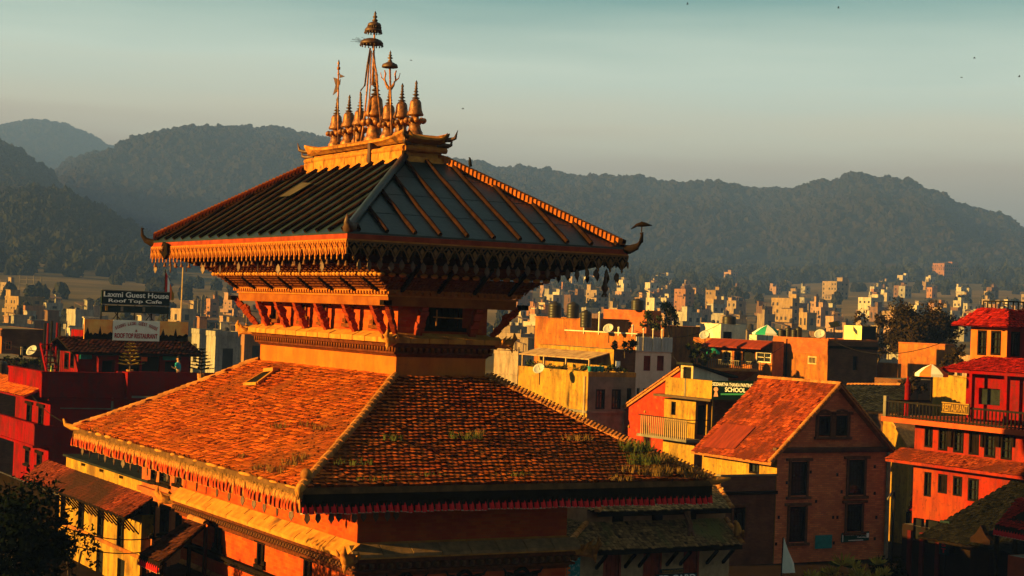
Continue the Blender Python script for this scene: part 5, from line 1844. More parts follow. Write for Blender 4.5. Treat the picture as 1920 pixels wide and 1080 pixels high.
# banner with pictures
SB = V_.y0 + 0.2
x0, x1, zb1, zt1 = sign_frame_pts(157, 601, 352, 638, SB)
S2 = thing('rooftop_banner', 'long rooftop banner with white middle and orange picture ends', 'banner', (x0, SB, V_.z1 + 0.25))
bz = V_.z1 + 0.25
xa, xb = on_y(211, 620, SB).x - x0, on_y(299, 620, SB).x - x0
W = x1 - x0
pic = mat('printed_sunset', (0.85, 0.2, 0.04), (0.95, 0.5, 0.12), 0.9, 0.7)
for u0, u1, m_, nm in ((0, xa, pic, 'picture'), (xa + 0.01, xb, sign_wt, 'text_panel'), (xb + 0.01, W, pic, 'picture')):
    mb = MB()
    dz = 0.03 if nm == 'text_panel' else 0
    mb.box((u0, -dz, zb1 - bz - dz), (u1, 0.06, zt1 - bz))
    pp = part(nm, mb, m_, S2)
    if nm == 'picture':
        sil = [(u0, 0.0)]
        n = 16
        H_ = zt1 - zb1
        for i in range(n + 1):
            u = u0 + (u1 - u0) * i / n
            v = H_ * (0.22 + 0.12 * abs(math.sin(i * 1.9)))
            if i == 2:
                v = H_ * 0.62
            if i == 9:
                v = H_ * 0.66
            if i == 15:
                v = H_ * 0.4
            sil.append((u, v))
        sil.append((u1, 0.0))
        mb = MB()
        mb.extr(sil, (0, -0.003, zb1 - bz), (1, 0, 0), (0, 0, 1), (0, -1, 0), 0.01)
        part('silhouette', mb, dark_wood, pp)
H_ = zt1 - zb1
text_part('ROOF TOP RESTAURANT', S2, (xa + 0.12, -0.05, zb1 - bz + H_ * 0.1), (1, 0, 0), xb - xa - 0.24, H_ * 0.25, let_red, 0.016)
text_part('&', S2, ((xa + xb) / 2 - 0.06, -0.05, zb1 - bz + H_ * 0.42), (1, 0, 0), 0.12, H_ * 0.12, let_red, 0.01)
arch = 'SIDDHI LAXMI GUEST HOUSE'
n = len(arch)
for i, ch in enumerate(arch):
    if ch == ' ':
        continue
    t = (i + 0.5) / n * 2 - 1
    u = (xa + xb) / 2 + t * (xb - xa) * 0.44
    v = H_ * (0.5 + 0.27 * (1 - t * t))
    ang = -t * 0.42
    w_ = (xb - xa) / n * 0.62 * (0.4 if ch == 'I' else 1)
    o = text_part(ch, S2, (-w_ / 2, 0, 0), (1, 0, 0), w_, H_ * 0.17, let_red, 0.016)
    o.location = (u, -0.05, zb1 - bz + v)
    o.rotation_euler = (0, -ang, 0)
mb = MB()
for u in (0.3, W * 0.4, W * 0.7, W - 0.3):
    mb.bar((u, 0.1, 0), (u, 0.1, zt1 - bz), 0.05)
part('support', mb, iron, S2)
# prayer flag on a pole
Fp = at(308, 560, 105)
fl = thing('flag', 'red and yellow striped flag on a pole behind the billboard', 'flag', (Fp.x, Fp.y, TERR + 2))
zt_ = at(308, 505, 105).z - TERR - 2
mb = MB()
mb.tube([(0, 0, 0), (0, 0, zt_)], 0.03, 6)
part('pole', mb, iron, fl)
for k, c_ in enumerate((let_red, let_wt, let_or, let_yl)):
    mb = MB()
    u0, u1 = 0.02 + 0.15 * k, 0.02 + 0.15 * (k + 1)
    zz = zt_ - 0.1
    mb.hexa([(u0, 0.02 * k, zz - 1.75), (u1, 0.02 * k + 0.02, zz - 1.75 + 0.06), (u1, 0.02 * k + 0.03, zz - 0.35 * k - 0.3), (u0, 0.02 * k + 0.01, zz - 0.35 * k), (u0, 0.02 * k - 0.01, zz - 1.75), (u1, 0.02 * k + 0.01, zz - 1.39), (u1, 0.02 * k + 0.02, zz - 0.35 * k - 0.3), (u0, 0.02 * k, zz - 0.35 * k)])
    part('cloth', mb, c_, fl)
# tall bamboo pole
p = at(337, 600, 130)
mb = MB()
mb.tube([(0, 0, 0), (0.1, 0, at(337, 500, 130).z)], 0.05, 6)
tag(part('bamboo_pole', mb, cream_pl, None, loc=(p.x, p.y, 0)), 'tall thin pale pole right of the billboard', 'pole')
# monkey-puzzle trees in pots
def tier_tree(label, px, pyb, pyt, d, lm):
    b = at(px, pyb, d)
    hh = at(px, pyt, d).z - b.z
    t = thing('potted_araucaria', label, 'potted tree', b, 0, 'tiered potted trees')
    mb = MB()
    mb.tube([(0, 0, 0.2), (0.02, 0, hh * 0.98)], [0.05, 0.015], 6)
    part('trunk', mb, bark, t)
    mb = MB()
    mb.lathe([(0.16, 0), (0.2, 0.32), (0.17, 0.32), (0.15, 0.25)], n=10)
    part('pot', mb, ridge_m, t)
    mb = MB()
    for j in range(7):
        z = hh * (0.32 + 0.66 * j / 6)
        r_ = 0.75 * (1 - 0.72 * j / 6)
        for i in range(9):
            a = 2 * math.pi * (i + 0.3 * j) / 9
            d_ = Vector((math.cos(a), math.sin(a), 0.12))
            for s in range(6):
                q = Vector((0, 0, z)) + d_ * r_ * (s + 1) / 6
                w = Vector((-math.sin(a), math.cos(a), 0)) * 0.09
                mb.face([q - d_ * 0.12 - w, q - d_ * 0.12 + w, q + d_ * 0.06 + w * 0.3 + Vector((0, 0, 0.05)), q + d_ * 0.06 - w * 0.3 + Vector((0, 0, 0.05))])
    part('foliage', mb, lm, t)
tier_tree('tiered potted conifer in front of the rooftop pavilion', 243, 704, 645, 95, leaf_y)
tier_tree('dark tiered conifer right of the rooftop pavilion', 376, 712, 655, 92, leaf_dk)
# person on the terrace
pp = at(334, 704, 96.5)
pers = thing('person', 'person in a teal shirt standing on the red rooftop terrace', 'person', (pp.x, pp.y, pp.z - 0.72))
def skin_mesh(name, joints, edges, m, root=0, lv=2):
    me = bpy.data.meshes.new(name)
    me.from_pydata([j[:3] for j in joints], edges, [])
    o = bpy.data.objects.new(name, me)
    COL.objects.link(o)
    md = o.modifiers.new('skin', 'SKIN')
    for i, j in enumerate(joints):
        me.skin_vertices[0].data[i].radius = (j[3], j[4] if len(j) > 4 else j[3])
    me.skin_vertices[0].data[root].use_root = True
    sd = o.modifiers.new('sub', 'SUBSURF')
    sd.levels = sd.render_levels = lv
    dg = bpy.context.evaluated_depsgraph_get()
    m2 = bpy.data.meshes.new_from_object(o.evaluated_get(dg))
    bpy.data.objects.remove(o)
    bpy.data.meshes.remove(me)
    m2.materials.clear()
    m2.materials.append(m)
    m2.polygons.foreach_set('use_smooth', [True] * len(m2.polygons))
    m2.name = name
    return m2
J = [(0, 0, 0.92, 0.13, 0.1), (0, 0, 1.15, 0.14, 0.1), (0, 0, 1.38, 0.15, 0.1), (-0.01, 0, 1.5, 0.055), (-0.03, 0, 1.6, 0.085, 0.095), (-0.03, 0, 1.7, 0.075, 0.085),
     (-0.12, -0.16, 1.36, 0.055), (-0.14, -0.2, 1.1, 0.045), (-0.3, -0.16, 1.16, 0.036), (-0.38, -0.14, 1.22, 0.03),
     (0.02, 0.19, 1.36, 0.055), (0.03, 0.24, 1.1, 0.045), (-0.06, 0.24, 0.88, 0.035), (-0.09, 0.24, 0.8, 0.03),
     (0, -0.1, 0.85, 0.09), (0.02, -0.11, 0.48, 0.065), (0.03, -0.11, 0.08, 0.045), (-0.14, -0.12, 0.03, 0.035),
     (0, 0.1, 0.85, 0.09), (-0.03, 0.11, 0.48, 0.065), (0.0, 0.11, 0.08, 0.045), (-0.17, 0.12, 0.03, 0.035)]
Eg = [(0, 1), (1, 2), (2, 3), (3, 4), (4, 5), (2, 6), (6, 7), (7, 8), (8, 9), (2, 10), (10, 11), (11, 12), (12, 13), (0, 14), (14, 15), (15, 16), (16, 17), (0, 18), (18, 19), (19, 20), (20, 21)]
add('body', skin_mesh('body', J, Eg, skin_m), pers)
Js = [(0, 0, 0.9, 0.155, 0.125), (0, 0, 1.15, 0.16, 0.125), (0, 0, 1.38, 0.165, 0.12), (-0.01, 0, 1.47, 0.07), (-0.12, -0.16, 1.36, 0.075), (-0.13, -0.19, 1.18, 0.068), (0.02, 0.19, 1.36, 0.075), (0.03, 0.23, 1.18, 0.068)]
add('shirt', skin_mesh('shirt', Js, [(0, 1), (1, 2), (2, 3), (2, 4), (4, 5), (2, 6), (6, 7)], shirt_m), pers)
Jt = [(0, 0, 0.95, 0.145, 0.115), (0, -0.1, 0.85, 0.1), (0.02, -0.11, 0.48, 0.078), (0.03, -0.11, 0.1, 0.06), (0, 0.1, 0.85, 0.1), (-0.03, 0.11, 0.48, 0.078), (0.0, 0.11, 0.1, 0.06)]
add('trousers', skin_mesh('trousers', Jt, [(0, 1), (1, 2), (2, 3), (0, 4), (4, 5), (5, 6)], jeans_m), pers)
mb = MB()
mb.ball((0.0, 0, 1.71), 0.105, 10, 7, (1, 0.95, 1))
mb.ball((0.04, 0, 1.65), 0.09, 10, 7, (0.9, 1, 1.1))
part('hair', mb, hair_m, pers, True)
pers.rotation_euler.z = R(-20)
mb = MB()
mb.ball((-0.125, 0.0, 1.62), 0.018, 6, 4, (1.3, 0.8, 1.2))
for k in (-1, 1):
    mb.ball((-0.02, 0.1 * k, 1.64), 0.022, 6, 4, (0.8, 0.4, 1.4))
part('nose_and_ears', mb, skin_m, pers, True)

# --- brick house far left
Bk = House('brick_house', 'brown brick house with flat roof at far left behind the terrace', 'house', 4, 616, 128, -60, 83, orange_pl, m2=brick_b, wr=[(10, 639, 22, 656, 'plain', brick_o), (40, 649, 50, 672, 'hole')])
Bk.band('roof_band', Bk.h - 0.55, Bk.h - 0.08, 0.1, brick_b)
mb = MB()
r_ = Bk.rect_r(37, 650, 41, 672)
mb.box((r_[0], -0.3, r_[1]), (r_[2], -0.003, r_[3]))
part('door_leaf', mb, cream_pl, Bk.root)
Tw = House('terrace_house', 'low brown terrace with plants between brick house and red parapet', 'house', -8, 672, 112, -70, 88, brick_b)
for i, px in enumerate((10, 22, 38, 52, 66, 78)):
    p = at(px, 690, 108)
    tree('potted_shrub', ['leafy pot plant at the left edge of the brown terrace', 'second pot plant on the brown terrace', 'third pot plant on the brown terrace', 'fourth pot plant on the brown terrace', 'fifth pot plant on the brown terrace', 'pot plant beside the stair on the brown terrace'][i], (p.x, p.y, p.z - 0.6), 1.3, 0.5, 140, 0.1, leaf if i % 2 else leaf_dk, seed=40 + i, clumps=7, trunk=0.05, cat='plant', group='terrace pot plants')
wt = water_tank('white water drum at the far left terrace edge', 3, 705, 104, 0.3, 0.9)

# --- yellow house with pent roof
Y = House('yellow_house', 'yellow plastered house with brown pent roof at lower left', 'house', 266, 966, 74, 70, 360, yellow_pl, wl=[(114, 921, 123, 979, 'plain'), (147, 931, 158, 994, 'plain'), (183, 944, 195, 1009, 'plain'), (220, 958, 233, 1034, 'plain'), (112, 1001, 122, 1042, 'hole'), (180, 1030, 193, 1079, 'hole'), (219, 1048, 233, 1110, 'hole')])
q = Y.l(on_x(200, 1017, Y.x0))
Y.band('string_course', q.z - 0.08, q.z + 0.08, 0.07, orange_pl, False)
ez, rz_ = Y.h + 0.12, Y.h + 0.75
mb = MB()
mb.hexa([(-0.72, -0.15, ez - 0.3), (0.42, -0.15, rz_ - 0.08), (0.42, Y.ly, rz_ - 0.08), (-0.72, Y.ly, ez - 0.3), (-0.72, -0.15, ez - 0.2), (0.42, -0.15, rz_), (0.42, Y.ly, rz_), (-0.72, Y.ly, ez - 0.2)])
pr_ = part('pent_roof', mb, dark_wood, Y.root)
br_tile = mat('brown_tile', (0.16, 0.028, 0.012), (0.09, 0.018, 0.010), 1.0, 0.9, 0.3, tint=True, c3=(0.035, 0.015, 0.009), s3=0.16, t3=0.48)
tiles_obj('roof_tiles', [((-0.74, Y.ly, ez - 0.19), (-0.74, -0.17, ez - 0.19), (0.42, Y.ly, rz_ + 0.01), (0.42, -0.17, rz_ + 0.01))], br_tile, pr_, 0.16, 0.14)
raf = MB().bar((-0.7, 0, ez - 0.33), (-0.01, 0, ez - 0.05), 0.08, 0.1).mesh('rafter', dark_wood)
k = int(Y.ly / 0.62)
for i in range(k):
    add('rafter', raf, Y.root, (0, 0.25 + i * 0.62, 0))
stt = MB().bar((-0.6, 0, ez - 0.28), (-0.01, 0, ez - 0.95), 0.05, 0.06).mesh('strut', dark_wood)
for i in range(0, k, 1):
    add('strut', stt, Y.root, (0, 0.3 + i * 0.62, 0))
# upper set-back storey
up0 = Y.l(on_x(268, 916, Y.x0 + 0.42))
zt_ = Y.l(on_x(200, 880, Y.x0 + 0.42)).z
mb = MB()
hs = []
for (xa, ya, xb, yb) in ((152, 862, 160, 885), (186, 875, 194, 898), (223, 888, 231, 910)):
    A, B = on_x(xa, (ya + yb) / 2, Y.x0 + 0.42).y - Y.y0, on_x(xb, (ya + yb) / 2, Y.x0 + 0.42).y - Y.y0
    hs.append((min(A, B), 0.35, max(A, B), zt_ - rz_ - 0.05))
yfar = on_x(124, 868, Y.x0 + 0.42).y - Y.y0
mb.facade((0.42, 0, rz_ - 0.02), (0, 1, 0), (0, 0, 1), (-1, 0, 0), yfar, zt_ - rz_ + 0.02, hs, 0.2)
mb.face([(0.42, 0, rz_ - 0.4), (Y.lx, 0, rz_ - 0.4), (Y.lx, 0, zt_), (0.42, 0, zt_)])
part('upper_wall', mb, yellow_pl, Y.root)
for o_ in hs:
    mb = MB()
    mb.face([(0.61, o_[0], rz_), (0.61, o_[2], rz_), (0.61, o_[2], zt_), (0.61, o_[0], zt_)])
    part('slot', mb, black, Y.root)
mb = MB()
mb.box((0.3, -0.05, zt_ + 0.002), (Y.lx, yfar + 0.2, zt_ + 0.1))
part('flat_roof', mb, slate, Y.root)
# --- orange brick house between it and the temple
O_ = House('brick_row_house', 'orange brick row house squeezed between yellow house and temple', 'house', 352, 862, 70.5, 268, 420, brick_o, wl=[(283, 875, 293, 902, 'lintel'), (299, 883, 319, 908, 'lintel'), (328, 888, 341, 908, 'lintel'), (280, 944, 291, 1004, 'lintel'), (300, 952, 317, 1004, 'lintel'), (329, 960, 344, 1012, 'lintel')])
q = O_.l(on_x(300, 925, O_.x0))
O_.band('string_course', q.z - 0.1, q.z + 0.1, 0.2, brick_o, False)
# little shrine roof and tiled ridge in the corner
def lean_roof(name, label, pts, m, th=0.12, tw=0.16, fringe=None, posts=0.0, cat='roof'):
    # pts: four world points eave-left, eave-right, top-left, top-right
    e0, e1, t0, t1 = [Vector(p) for p in pts]
    c = (e0 + e1) / 2
    t = thing(name, label, cat, (c.x, c.y, 0))
    off = Vector((c.x, c.y, 0))
    e0, e1, t0, t1 = e0 - off, e1 - off, t0 - off, t1 - off
    dz = Vector((0, 0, -th))
    mb = MB()
    mb.hexa([e0 + dz, e1 + dz, t1 + dz, t0 + dz, e0, e1, t1, t0])
    b_ = part('boarding', mb, dark_wood, t)
    up = Vector((0, 0, 0.012))
    tiles_obj('roof_tiles', [(e0 + up, e1 + up, t0 + up, t1 + up)], m, t, tw, tw * 0.9)
    rd = t1 - t0
    n = max(2, int(rd.length / 0.3))
    qq = rd.to_track_quat('X', 'Z').to_euler()
    for i in range(n):
        add('ridge_tile', rt_me, t, t0 + rd * (i / n), qq)
    if posts:
        mb = MB()
        for p in (e0 * 0.9 + t0 * 0.1, e1 * 0.9 + t1 * 0.1, t0, t1):
            mb.bar(Vector((p.x, p.y, 0)), p + dz, posts)
        part('post', mb, dark_wood, t)
    if fringe:
        d = e1 - e0
        n = int(d.length / 0.2)
        for i in range(n):
            add('valance_pleat', fringe, t, e0 + d * ((i + 0.5) / n) + Vector((0, 0, -0.02)), (0, 0, math.atan2(d.y, d.x)))
    return t
e1 = at(300, 1056, 60)
e0 = Vector((e1.x, sy(e1, 262), e1.z))
lean_roof('shrine_roof', 'small dark tiled roof with red frill left of the temple corner', (e0, e1, e0 + Vector((1.7, -0.3, 1.25)), e1 + Vector((1.7, 0.3, 1.25))), dk_tile, fringe=pl_r, posts=0.12)
lean_roof('low_tiled_roof', 'low brown tiled roof cut off at the bottom left of the temple', (Vector((-BA - 2.6, BB + 0.9, 1.7)), Vector((-BA - 2.6, -BB, 1.7)), Vector((-BA - 0.03, BB - 0.3, 2.7)), Vector((-BA - 0.03, -BB, 2.7))), br_tile, posts=0.12)
# --- dark timber house and trees in the lower left corner
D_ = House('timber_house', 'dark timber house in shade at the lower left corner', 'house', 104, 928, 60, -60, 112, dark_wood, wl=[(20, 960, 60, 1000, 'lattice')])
mb = MB()
mb.box((-0.35, -0.3, D_.h - 1.0), (0.4, D_.ly, D_.h - 0.85))
part('eave', mb, dark_wood, D_.root)
P0 = at(-5, 1080, 50)
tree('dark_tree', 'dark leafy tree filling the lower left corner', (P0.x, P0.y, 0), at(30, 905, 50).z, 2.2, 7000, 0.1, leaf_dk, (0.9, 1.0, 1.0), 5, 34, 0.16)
P0 = at(75, 1075, 54)
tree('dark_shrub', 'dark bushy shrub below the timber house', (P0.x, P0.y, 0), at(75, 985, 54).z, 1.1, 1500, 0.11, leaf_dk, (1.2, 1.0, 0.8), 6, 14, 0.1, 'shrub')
P0 = at(135, 1070, 58)
tree('sparse_shrub', 'thin leafy shrub in front of the yellow house', (P0.x, P0.y, 0), at(140, 985, 58).z, 0.95, 420, 0.1, leaf_dk, (1.1, 1.0, 1.0), 8, 16, 0.06, 'shrub')

# cables slung across the lower left street
def cable(label, a, b, sag, r_=0.02):
    a, b = Vector(a), Vector(b)
    mb = MB()
    pts = []
    for i in range(13):
        t = i / 12
        p_ = a.lerp(b, t)
        p_.z -= sag * 4 * t * (1 - t)
        pts.append(p_ - a)
    mb.tube(pts, r_, 4)
    tag(part('overhead_cable', mb, iron, None, loc=a), label, 'cable', 'overhead cables')
cable('sagging cable in front of the yellow house wall', at(60, 985, 66), at(270, 1035, 66), 0.4)
cable('higher cable crossing the yellow house windows', at(80, 970, 66), at(330, 1000, 66), 0.5)
cable('cable from the red guesthouse towards the temple eave', at(60, 742, 84), at(150, 800, 74), 0.3)

# ================================================================== right of the temple
# --- brick gable house
gP = at(1458, 842, 90)
Gb = House('gable_house', 'red brick house with tall gable and orange tiled roof', 'house', 1458, 842, gP, 1318, 1664, yellow_pl, m2=brick_r,
           wl=[(1405, 853, 1424, 888, 'plain')],
           wr=[(1482, 866, 1512, 929, 'lattice'), (1590, 862, 1620, 928, 'lattice'), (1479, 950, 1509, 1016, 'lattice'), (1587, 945, 1615, 996, 'lattice'), (1375, 0, 1376, 1, 'hole')][:4])
xm = Gb.lx / 2
rz_ = Gb.l(on_y(1561, 722, Gb.y0)).z
oh = 0.75
ez = Gb.h - oh * (rz_ - Gb.h) / xm
bk = Gb.ly
# gable triangle with its pair of windows
wins = [Gb.rect_r(1534, 780, 1556, 817), Gb.rect_r(1566, 779, 1588, 817)]
mb = MB()
mb.facade((xm - 1.1, 0, Gb.h), (1, 0, 0), (0, 0, 1), (0, -1, 0), 2.2, 1.9, [(w[0] - xm + 1.1, w[1] - Gb.h, w[2] - xm + 1.1, w[3] - Gb.h) for w in wins], 0.15)
k_ = (rz_ - Gb.h) / xm
mb.face([(0, 0, Gb.h), (xm - 1.1, 0, Gb.h), (xm - 1.1, 0, Gb.h + k_ * (xm - 1.1))])
mb.face([(Gb.lx, 0, Gb.h), (xm + 1.1, 0, Gb.h), (xm + 1.1, 0, Gb.h + k_ * (xm - 1.1))])
if Gb.h + 1.9 < Gb.h + k_ * (xm - 1.1) + 0.001:
    mb.face([(xm - 1.1, 0, Gb.h + 1.9), (xm + 1.1, 0, Gb.h + 1.9), (xm + 1.1, 0, Gb.h + k_ * (xm - 1.1)), (xm, 0, rz_), (xm - 1.1, 0, Gb.h + k_ * (xm - 1.1))])
else:
    zz = Gb.h + 1.9
    mb.face([(xm - 1.1, 0, zz), (xm + 1.1, 0, zz), (xm + 1.1, 0, zz + 0.01), (xm, 0, rz_), (xm - 1.1, 0, zz + 0.01)])
part('gable_wall', mb, brick_r, Gb.root)
for w in wins:
    Gb.window((w[0], 0, w[1]), (1, 0, 0), (0, -1, 0), w[2] - w[0], w[3] - w[1], 'lattice')
    mb = MB()
    c = (w[0] + w[2]) / 2
    hw = (w[2] - w[0]) / 2 + 0.12
    mb.tube([(c - hw, -0.04, w[1] - 0.1), (c - hw, -0.04, w[3]), (c - hw * 0.6, -0.05, w[3] + 0.22), (c, -0.06, w[3] + 0.3), (c + hw * 0.6, -0.05, w[3] + 0.22), (c + hw, -0.04, w[3]), (c + hw, -0.04, w[1] - 0.1)], 0.07, 6)
    part('window_arch', mb, brick_b, Gb.root)
# cornice under the gable
mb = MB()
mb.box((-0.3, -0.28, Gb.h - 0.06), (Gb.lx + 0.3, -0.004, Gb.h + 0.08))
mb.box((-0.1, -0.16, Gb.h - 0.2), (Gb.lx + 0.1, -0.004, Gb.h - 0.062))
part('cornice', mb, mat('brown_stone', (0.1, 0.05, 0.03), (0.06, 0.03, 0.02), 2, 0.9, 0.3), Gb.root)
# roof
of = 0.45
mb = MB()
for s in (-1, 1):
    e_ = xm + s * (xm + oh)
    mb.hexa([(e_, -of, ez - 0.12), (xm, -of, rz_ - 0.1), (xm, bk, rz_ - 0.1), (e_, bk, ez - 0.12), (e_, -of, ez), (xm, -of, rz_ + 0.03), (xm, bk, rz_ + 0.03), (e_, bk, ez)])
rf = part('roof', mb, mat('roof_edge_clay', (0.34, 0.12, 0.03), (0.2, 0.065, 0.02), 4, 0.9, 0.3), Gb.root)
hot_tile = mat('orange_tile', (0.25, 0.042, 0.010), (0.15, 0.02, 0.007), 1.6, 0.9, 0.3, tint=True, c3=(0.08, 0.016, 0.007), s3=0.6, t3=0.47)
tiles_obj('roof_tiles', [((-oh, bk, ez + 0.02), (-oh, -of, ez + 0.02), (xm, bk, rz_ + 0.05), (xm, -of, rz_ + 0.05)), ((2 * xm + oh, -of, ez + 0.02), (2 * xm + oh, bk, ez + 0.02), (xm, -of, rz_ + 0.05), (xm, bk, rz_ + 0.05))], hot_tile, rf, 0.2, 0.18)
for (a, b) in (((xm, bk, rz_ + 0.06), (xm, -of, rz_ + 0.06)), ((-oh, -of + 0.1, ez + 0.05), (xm, -of + 0.1, rz_ + 0.06)), ((2 * xm + oh, -of + 0.1, ez + 0.05), (xm, -of + 0.1, rz_ + 0.06))):
    a, b = Vector(a), Vector(b)
    d = b - a
    n = int(d.length / 0.3)
    q = d.to_track_quat('X', 'Z').to_euler()
    for i in range(n):
        add('ridge_tile', rt_me, rf, a + d * i / n, q)
# rusty patch on the left slope
def gplane(px, py, off):
    n = Vector((-(rz_ - ez), 0, (xm + oh))).normalized()
    q = Vector((Gb.x0 - oh, 0, Gb.z0 + ez)) + n * off
    r_ = ray(px, py)
    return Gb.l(CAM + r_ * ((q - CAM).dot(n) / r_.dot(n)))
mb = MB()
pts = [(1313, 838), (1376, 842), (1416, 800), (1356, 794)]
mb.hexa([gplane(*p, 0.08) for p in pts] + [gplane(*p, 0.12) for p in pts])
part('rusty_sheet', mb, rust, Gb.root)
# struts under the left eave
st_me = MB().bar((-oh + 0.1, 0, ez), (-0.01, 0, Gb.h - 0.75), 0.09, 0.1).mesh('strut', dark_wood)
for i in range(7):
    add('strut', st_me, Gb.root, (0, 0.4 + i * (bk - 0.8) / 6, 0))
mb = MB()
mb.tube([(Gb.lx + 0.02, -0.12, 0), (Gb.lx + 0.02, -0.12, Gb.h - 0.2)], 0.11, 8)
part('drain_pipe', mb, mat('grey_pipe', (0.3, 0.24, 0.16), (0.16, 0.13, 0.09), 3, 0.8), Gb.root)
# small put-log holes in the brickwork
for px, py in ((1475, 905), (1520, 885), (1570, 890), (1640, 875), (1578, 922), (1640, 925), (1643, 970), (1562, 970), (1570, 970), (1460, 970), (1640, 1010), (1563, 1018), (1455, 1020), (1530, 940)):
    w = Gb.rect_r(px - 2, py - 3, px + 2, py + 3)
    mb = MB()
    mb.box((w[0], -0.012, w[1]), (w[2], -0.002, w[3]))
    part('wall_hole', mb, black, Gb.root)
# signs on the gable house
w = Gb.rect_r(1527, 1003, 1558, 1028)
mb = MB()
mb.box((w[0], -0.09, w[1]), (w[2], -0.05, w[3]))
sg = part('notice_board', mb, teal, None, loc=(Gb.x0, Gb.y0, Gb.z0))
tag(sg, 'square teal notice board on the brick gable wall', 'board')
w = Gb.rect_r(1576, 999, 1627, 1016)
t = thing('shop_sign', 'small dark green sign board beside the teal notice board', 'sign', (Gb.x0 + w[0], Gb.y0 - 0.1, Gb.z0 + w[1]))
sw_, sh_ = w[2] - w[0], w[3] - w[1]
mb = MB()
mb.hexa([(0, 0, 0), (sw_, 0, 0.06), (sw_, 0.05, 0.06), (0, 0.05, 0), (0, 0, sh_), (sw_, 0, sh_ + 0.06), (sw_, 0.05, sh_ + 0.06), (0, 0.05, sh_)])
part('board', mb, mat('green_board', (0.015, 0.075, 0.05), (0.01, 0.05, 0.035), 3, 0.5), t)
text_part('Best Place Tanka Painting', t, (sw_ * 0.13, -0.015, sh_ * 0.7), (1, 0, 0), sw_ * 0.76, sh_ * 0.2, let_wt, 0.01)
text_part('Work shop', t, (sw_ * 0.55, -0.015, sh_ * 0.42), (1, 0, 0), sw_ * 0.32, sh_ * 0.2, let_wt, 0.01)
mb = MB()
mb.box((0.03, -0.012, sh_ * 0.1), (sw_ * 0.05, -0.002, sh_ * 0.85))
mb.box((sw_ * 0.9, -0.012, sh_ * 0.45), (sw_ * 0.99, -0.002, sh_ * 0.95))
mb.box((sw_ * 0.24, -0.012, sh_ * 0.16), (sw_ * 0.78, -0.002, sh_ * 0.26))
part('white_mark', mb, let_wt, t)
# --- brick annexe in front of the lit side wall
aP = on_y(1352, 893, Gb.y0 + 0.05)
An = House('brick_annexe', 'brown brick annexe with parapet left of the gable house', 'annexe', 1352, 893, aP, 1345, 1457, brick_b, wr=[(1374, 952, 1396, 1000, 'lattice')])
An.band('coping', An.h - 0.02, An.h + 0.08, 0.06, concrete)
An.band('string_course', An.h - 0.95, An.h - 0.78, 0.12, dark_wood)
# --- red gable behind, left
rP = at(1275, 790, 108)
Rg = House('red_gable_house', 'red house end with sloping tile edge left of the painting school', 'house', 1285, 800, rP, 1160, 1330, red_paint)
zpk = Rg.l(on_x(1278, 694, Rg.x0)).z
ypk = Rg.l(on_x(1278, 694, Rg.x0)).y
rough_red = mat('red_render', (0.32, 0.036, 0.011), (0.2, 0.02, 0.008), 3, 0.9, 0.5, c3=(0.36, 0.075, 0.018), s3=2, t3=0.58)
mb = MB()
mb.face([(0.0, Rg.ly, Rg.h), (0, ypk, zpk), (0, ypk - 3.0, Rg.h), (0, -0.2, Rg.h)])
part('gable_wall', mb, rough_red, Rg.root)
Rg.wall.data.materials[0] = rough_red
mb = MB()
a, b = Vector((-0.15, Rg.ly + 0.2, Rg.h - 0.1)), Vector((-0.15, ypk, zpk))
mb.hexa([a, b, b + Vector((6, 0, 0)), a + Vector((6, 0, 0)), a + Vector((0, 0, 0.18)), b + Vector((0, 0, 0.18)), b + Vector((6, 0, 0.18)), a + Vector((6, 0, 0.18))])
rr = part('roof', mb, ridge_m, Rg.root)
d = b - a
n = int(d.length / 0.3)
q = d.to_track_quat('X', 'Z').to_euler()
for i in range(n):
    add('ridge_tile', rt_me, rr, a + d * i / n + Vector((0.05, 0, 0.16)), q)
for px, py in ((1210, 772), (1218, 795), (1180, 800), (1168, 795)):
    p = Rg.l(on_x(px, py, Rg.x0))
    mb = MB()
    mb.ball((-0.02, p.y, p.z), 0.1, 6, 4)
    part('stone', mb, ledge_m, Rg.root, True)
# --- painting school
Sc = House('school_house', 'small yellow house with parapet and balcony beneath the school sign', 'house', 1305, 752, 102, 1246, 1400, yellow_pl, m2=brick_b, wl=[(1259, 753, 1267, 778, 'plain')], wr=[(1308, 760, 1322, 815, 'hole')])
w = Sc.rect_l(1270, 756, 1297, 785)
sh = at(1334, 748, 100)
top_ = Sc.l(on_x(1334, 714, sh.x))
s_ = Sc.l(sh)
yl = sy(sh, 1247) - Sc.y0
mb = MB()
mb.box((s_.x, s_.y, s_.z), (s_.x + 0.2, yl, top_.z))
mb.box((s_.x + 0.2, s_.y, s_.z), (Sc.lx, s_.y + 0.2, top_.z))
part('roof_parapet', mb, yellow_pl, Sc.root)
mb = MB()
mb.box((s_.x - 0.3, s_.y - 0.3, s_.z - 0.14), (Sc.lx, yl + 0.8, s_.z - 0.002))
part('slab', mb, mat('dark_slab', (0.1, 0.06, 0.035), (0.06, 0.04, 0.025), 2, 0.9), Sc.root)
for px in (1296,):
    w = Sc.rect_l(px - 1, 714, px + 1, 745)
    mb = MB()
    mb.box((s_.x - 0.03, w[0], s_.z + 0.01), (s_.x - 0.002, w[2], top_.z))
    part('pipe', mb, concrete, Sc.root)
mb = MB()
for px in (1322, 1332):
    p = Sc.l(on_y(px, 790, Sc.y0 - 0.2))
    mb.bar((p.x, -0.4, Sc.l(on_y(px, 820, Sc.y0 - 0.4)).z), (p.x, -0.4, s_.z - 0.1), 0.1)
part('post', mb, yellow_pl, Sc.root)
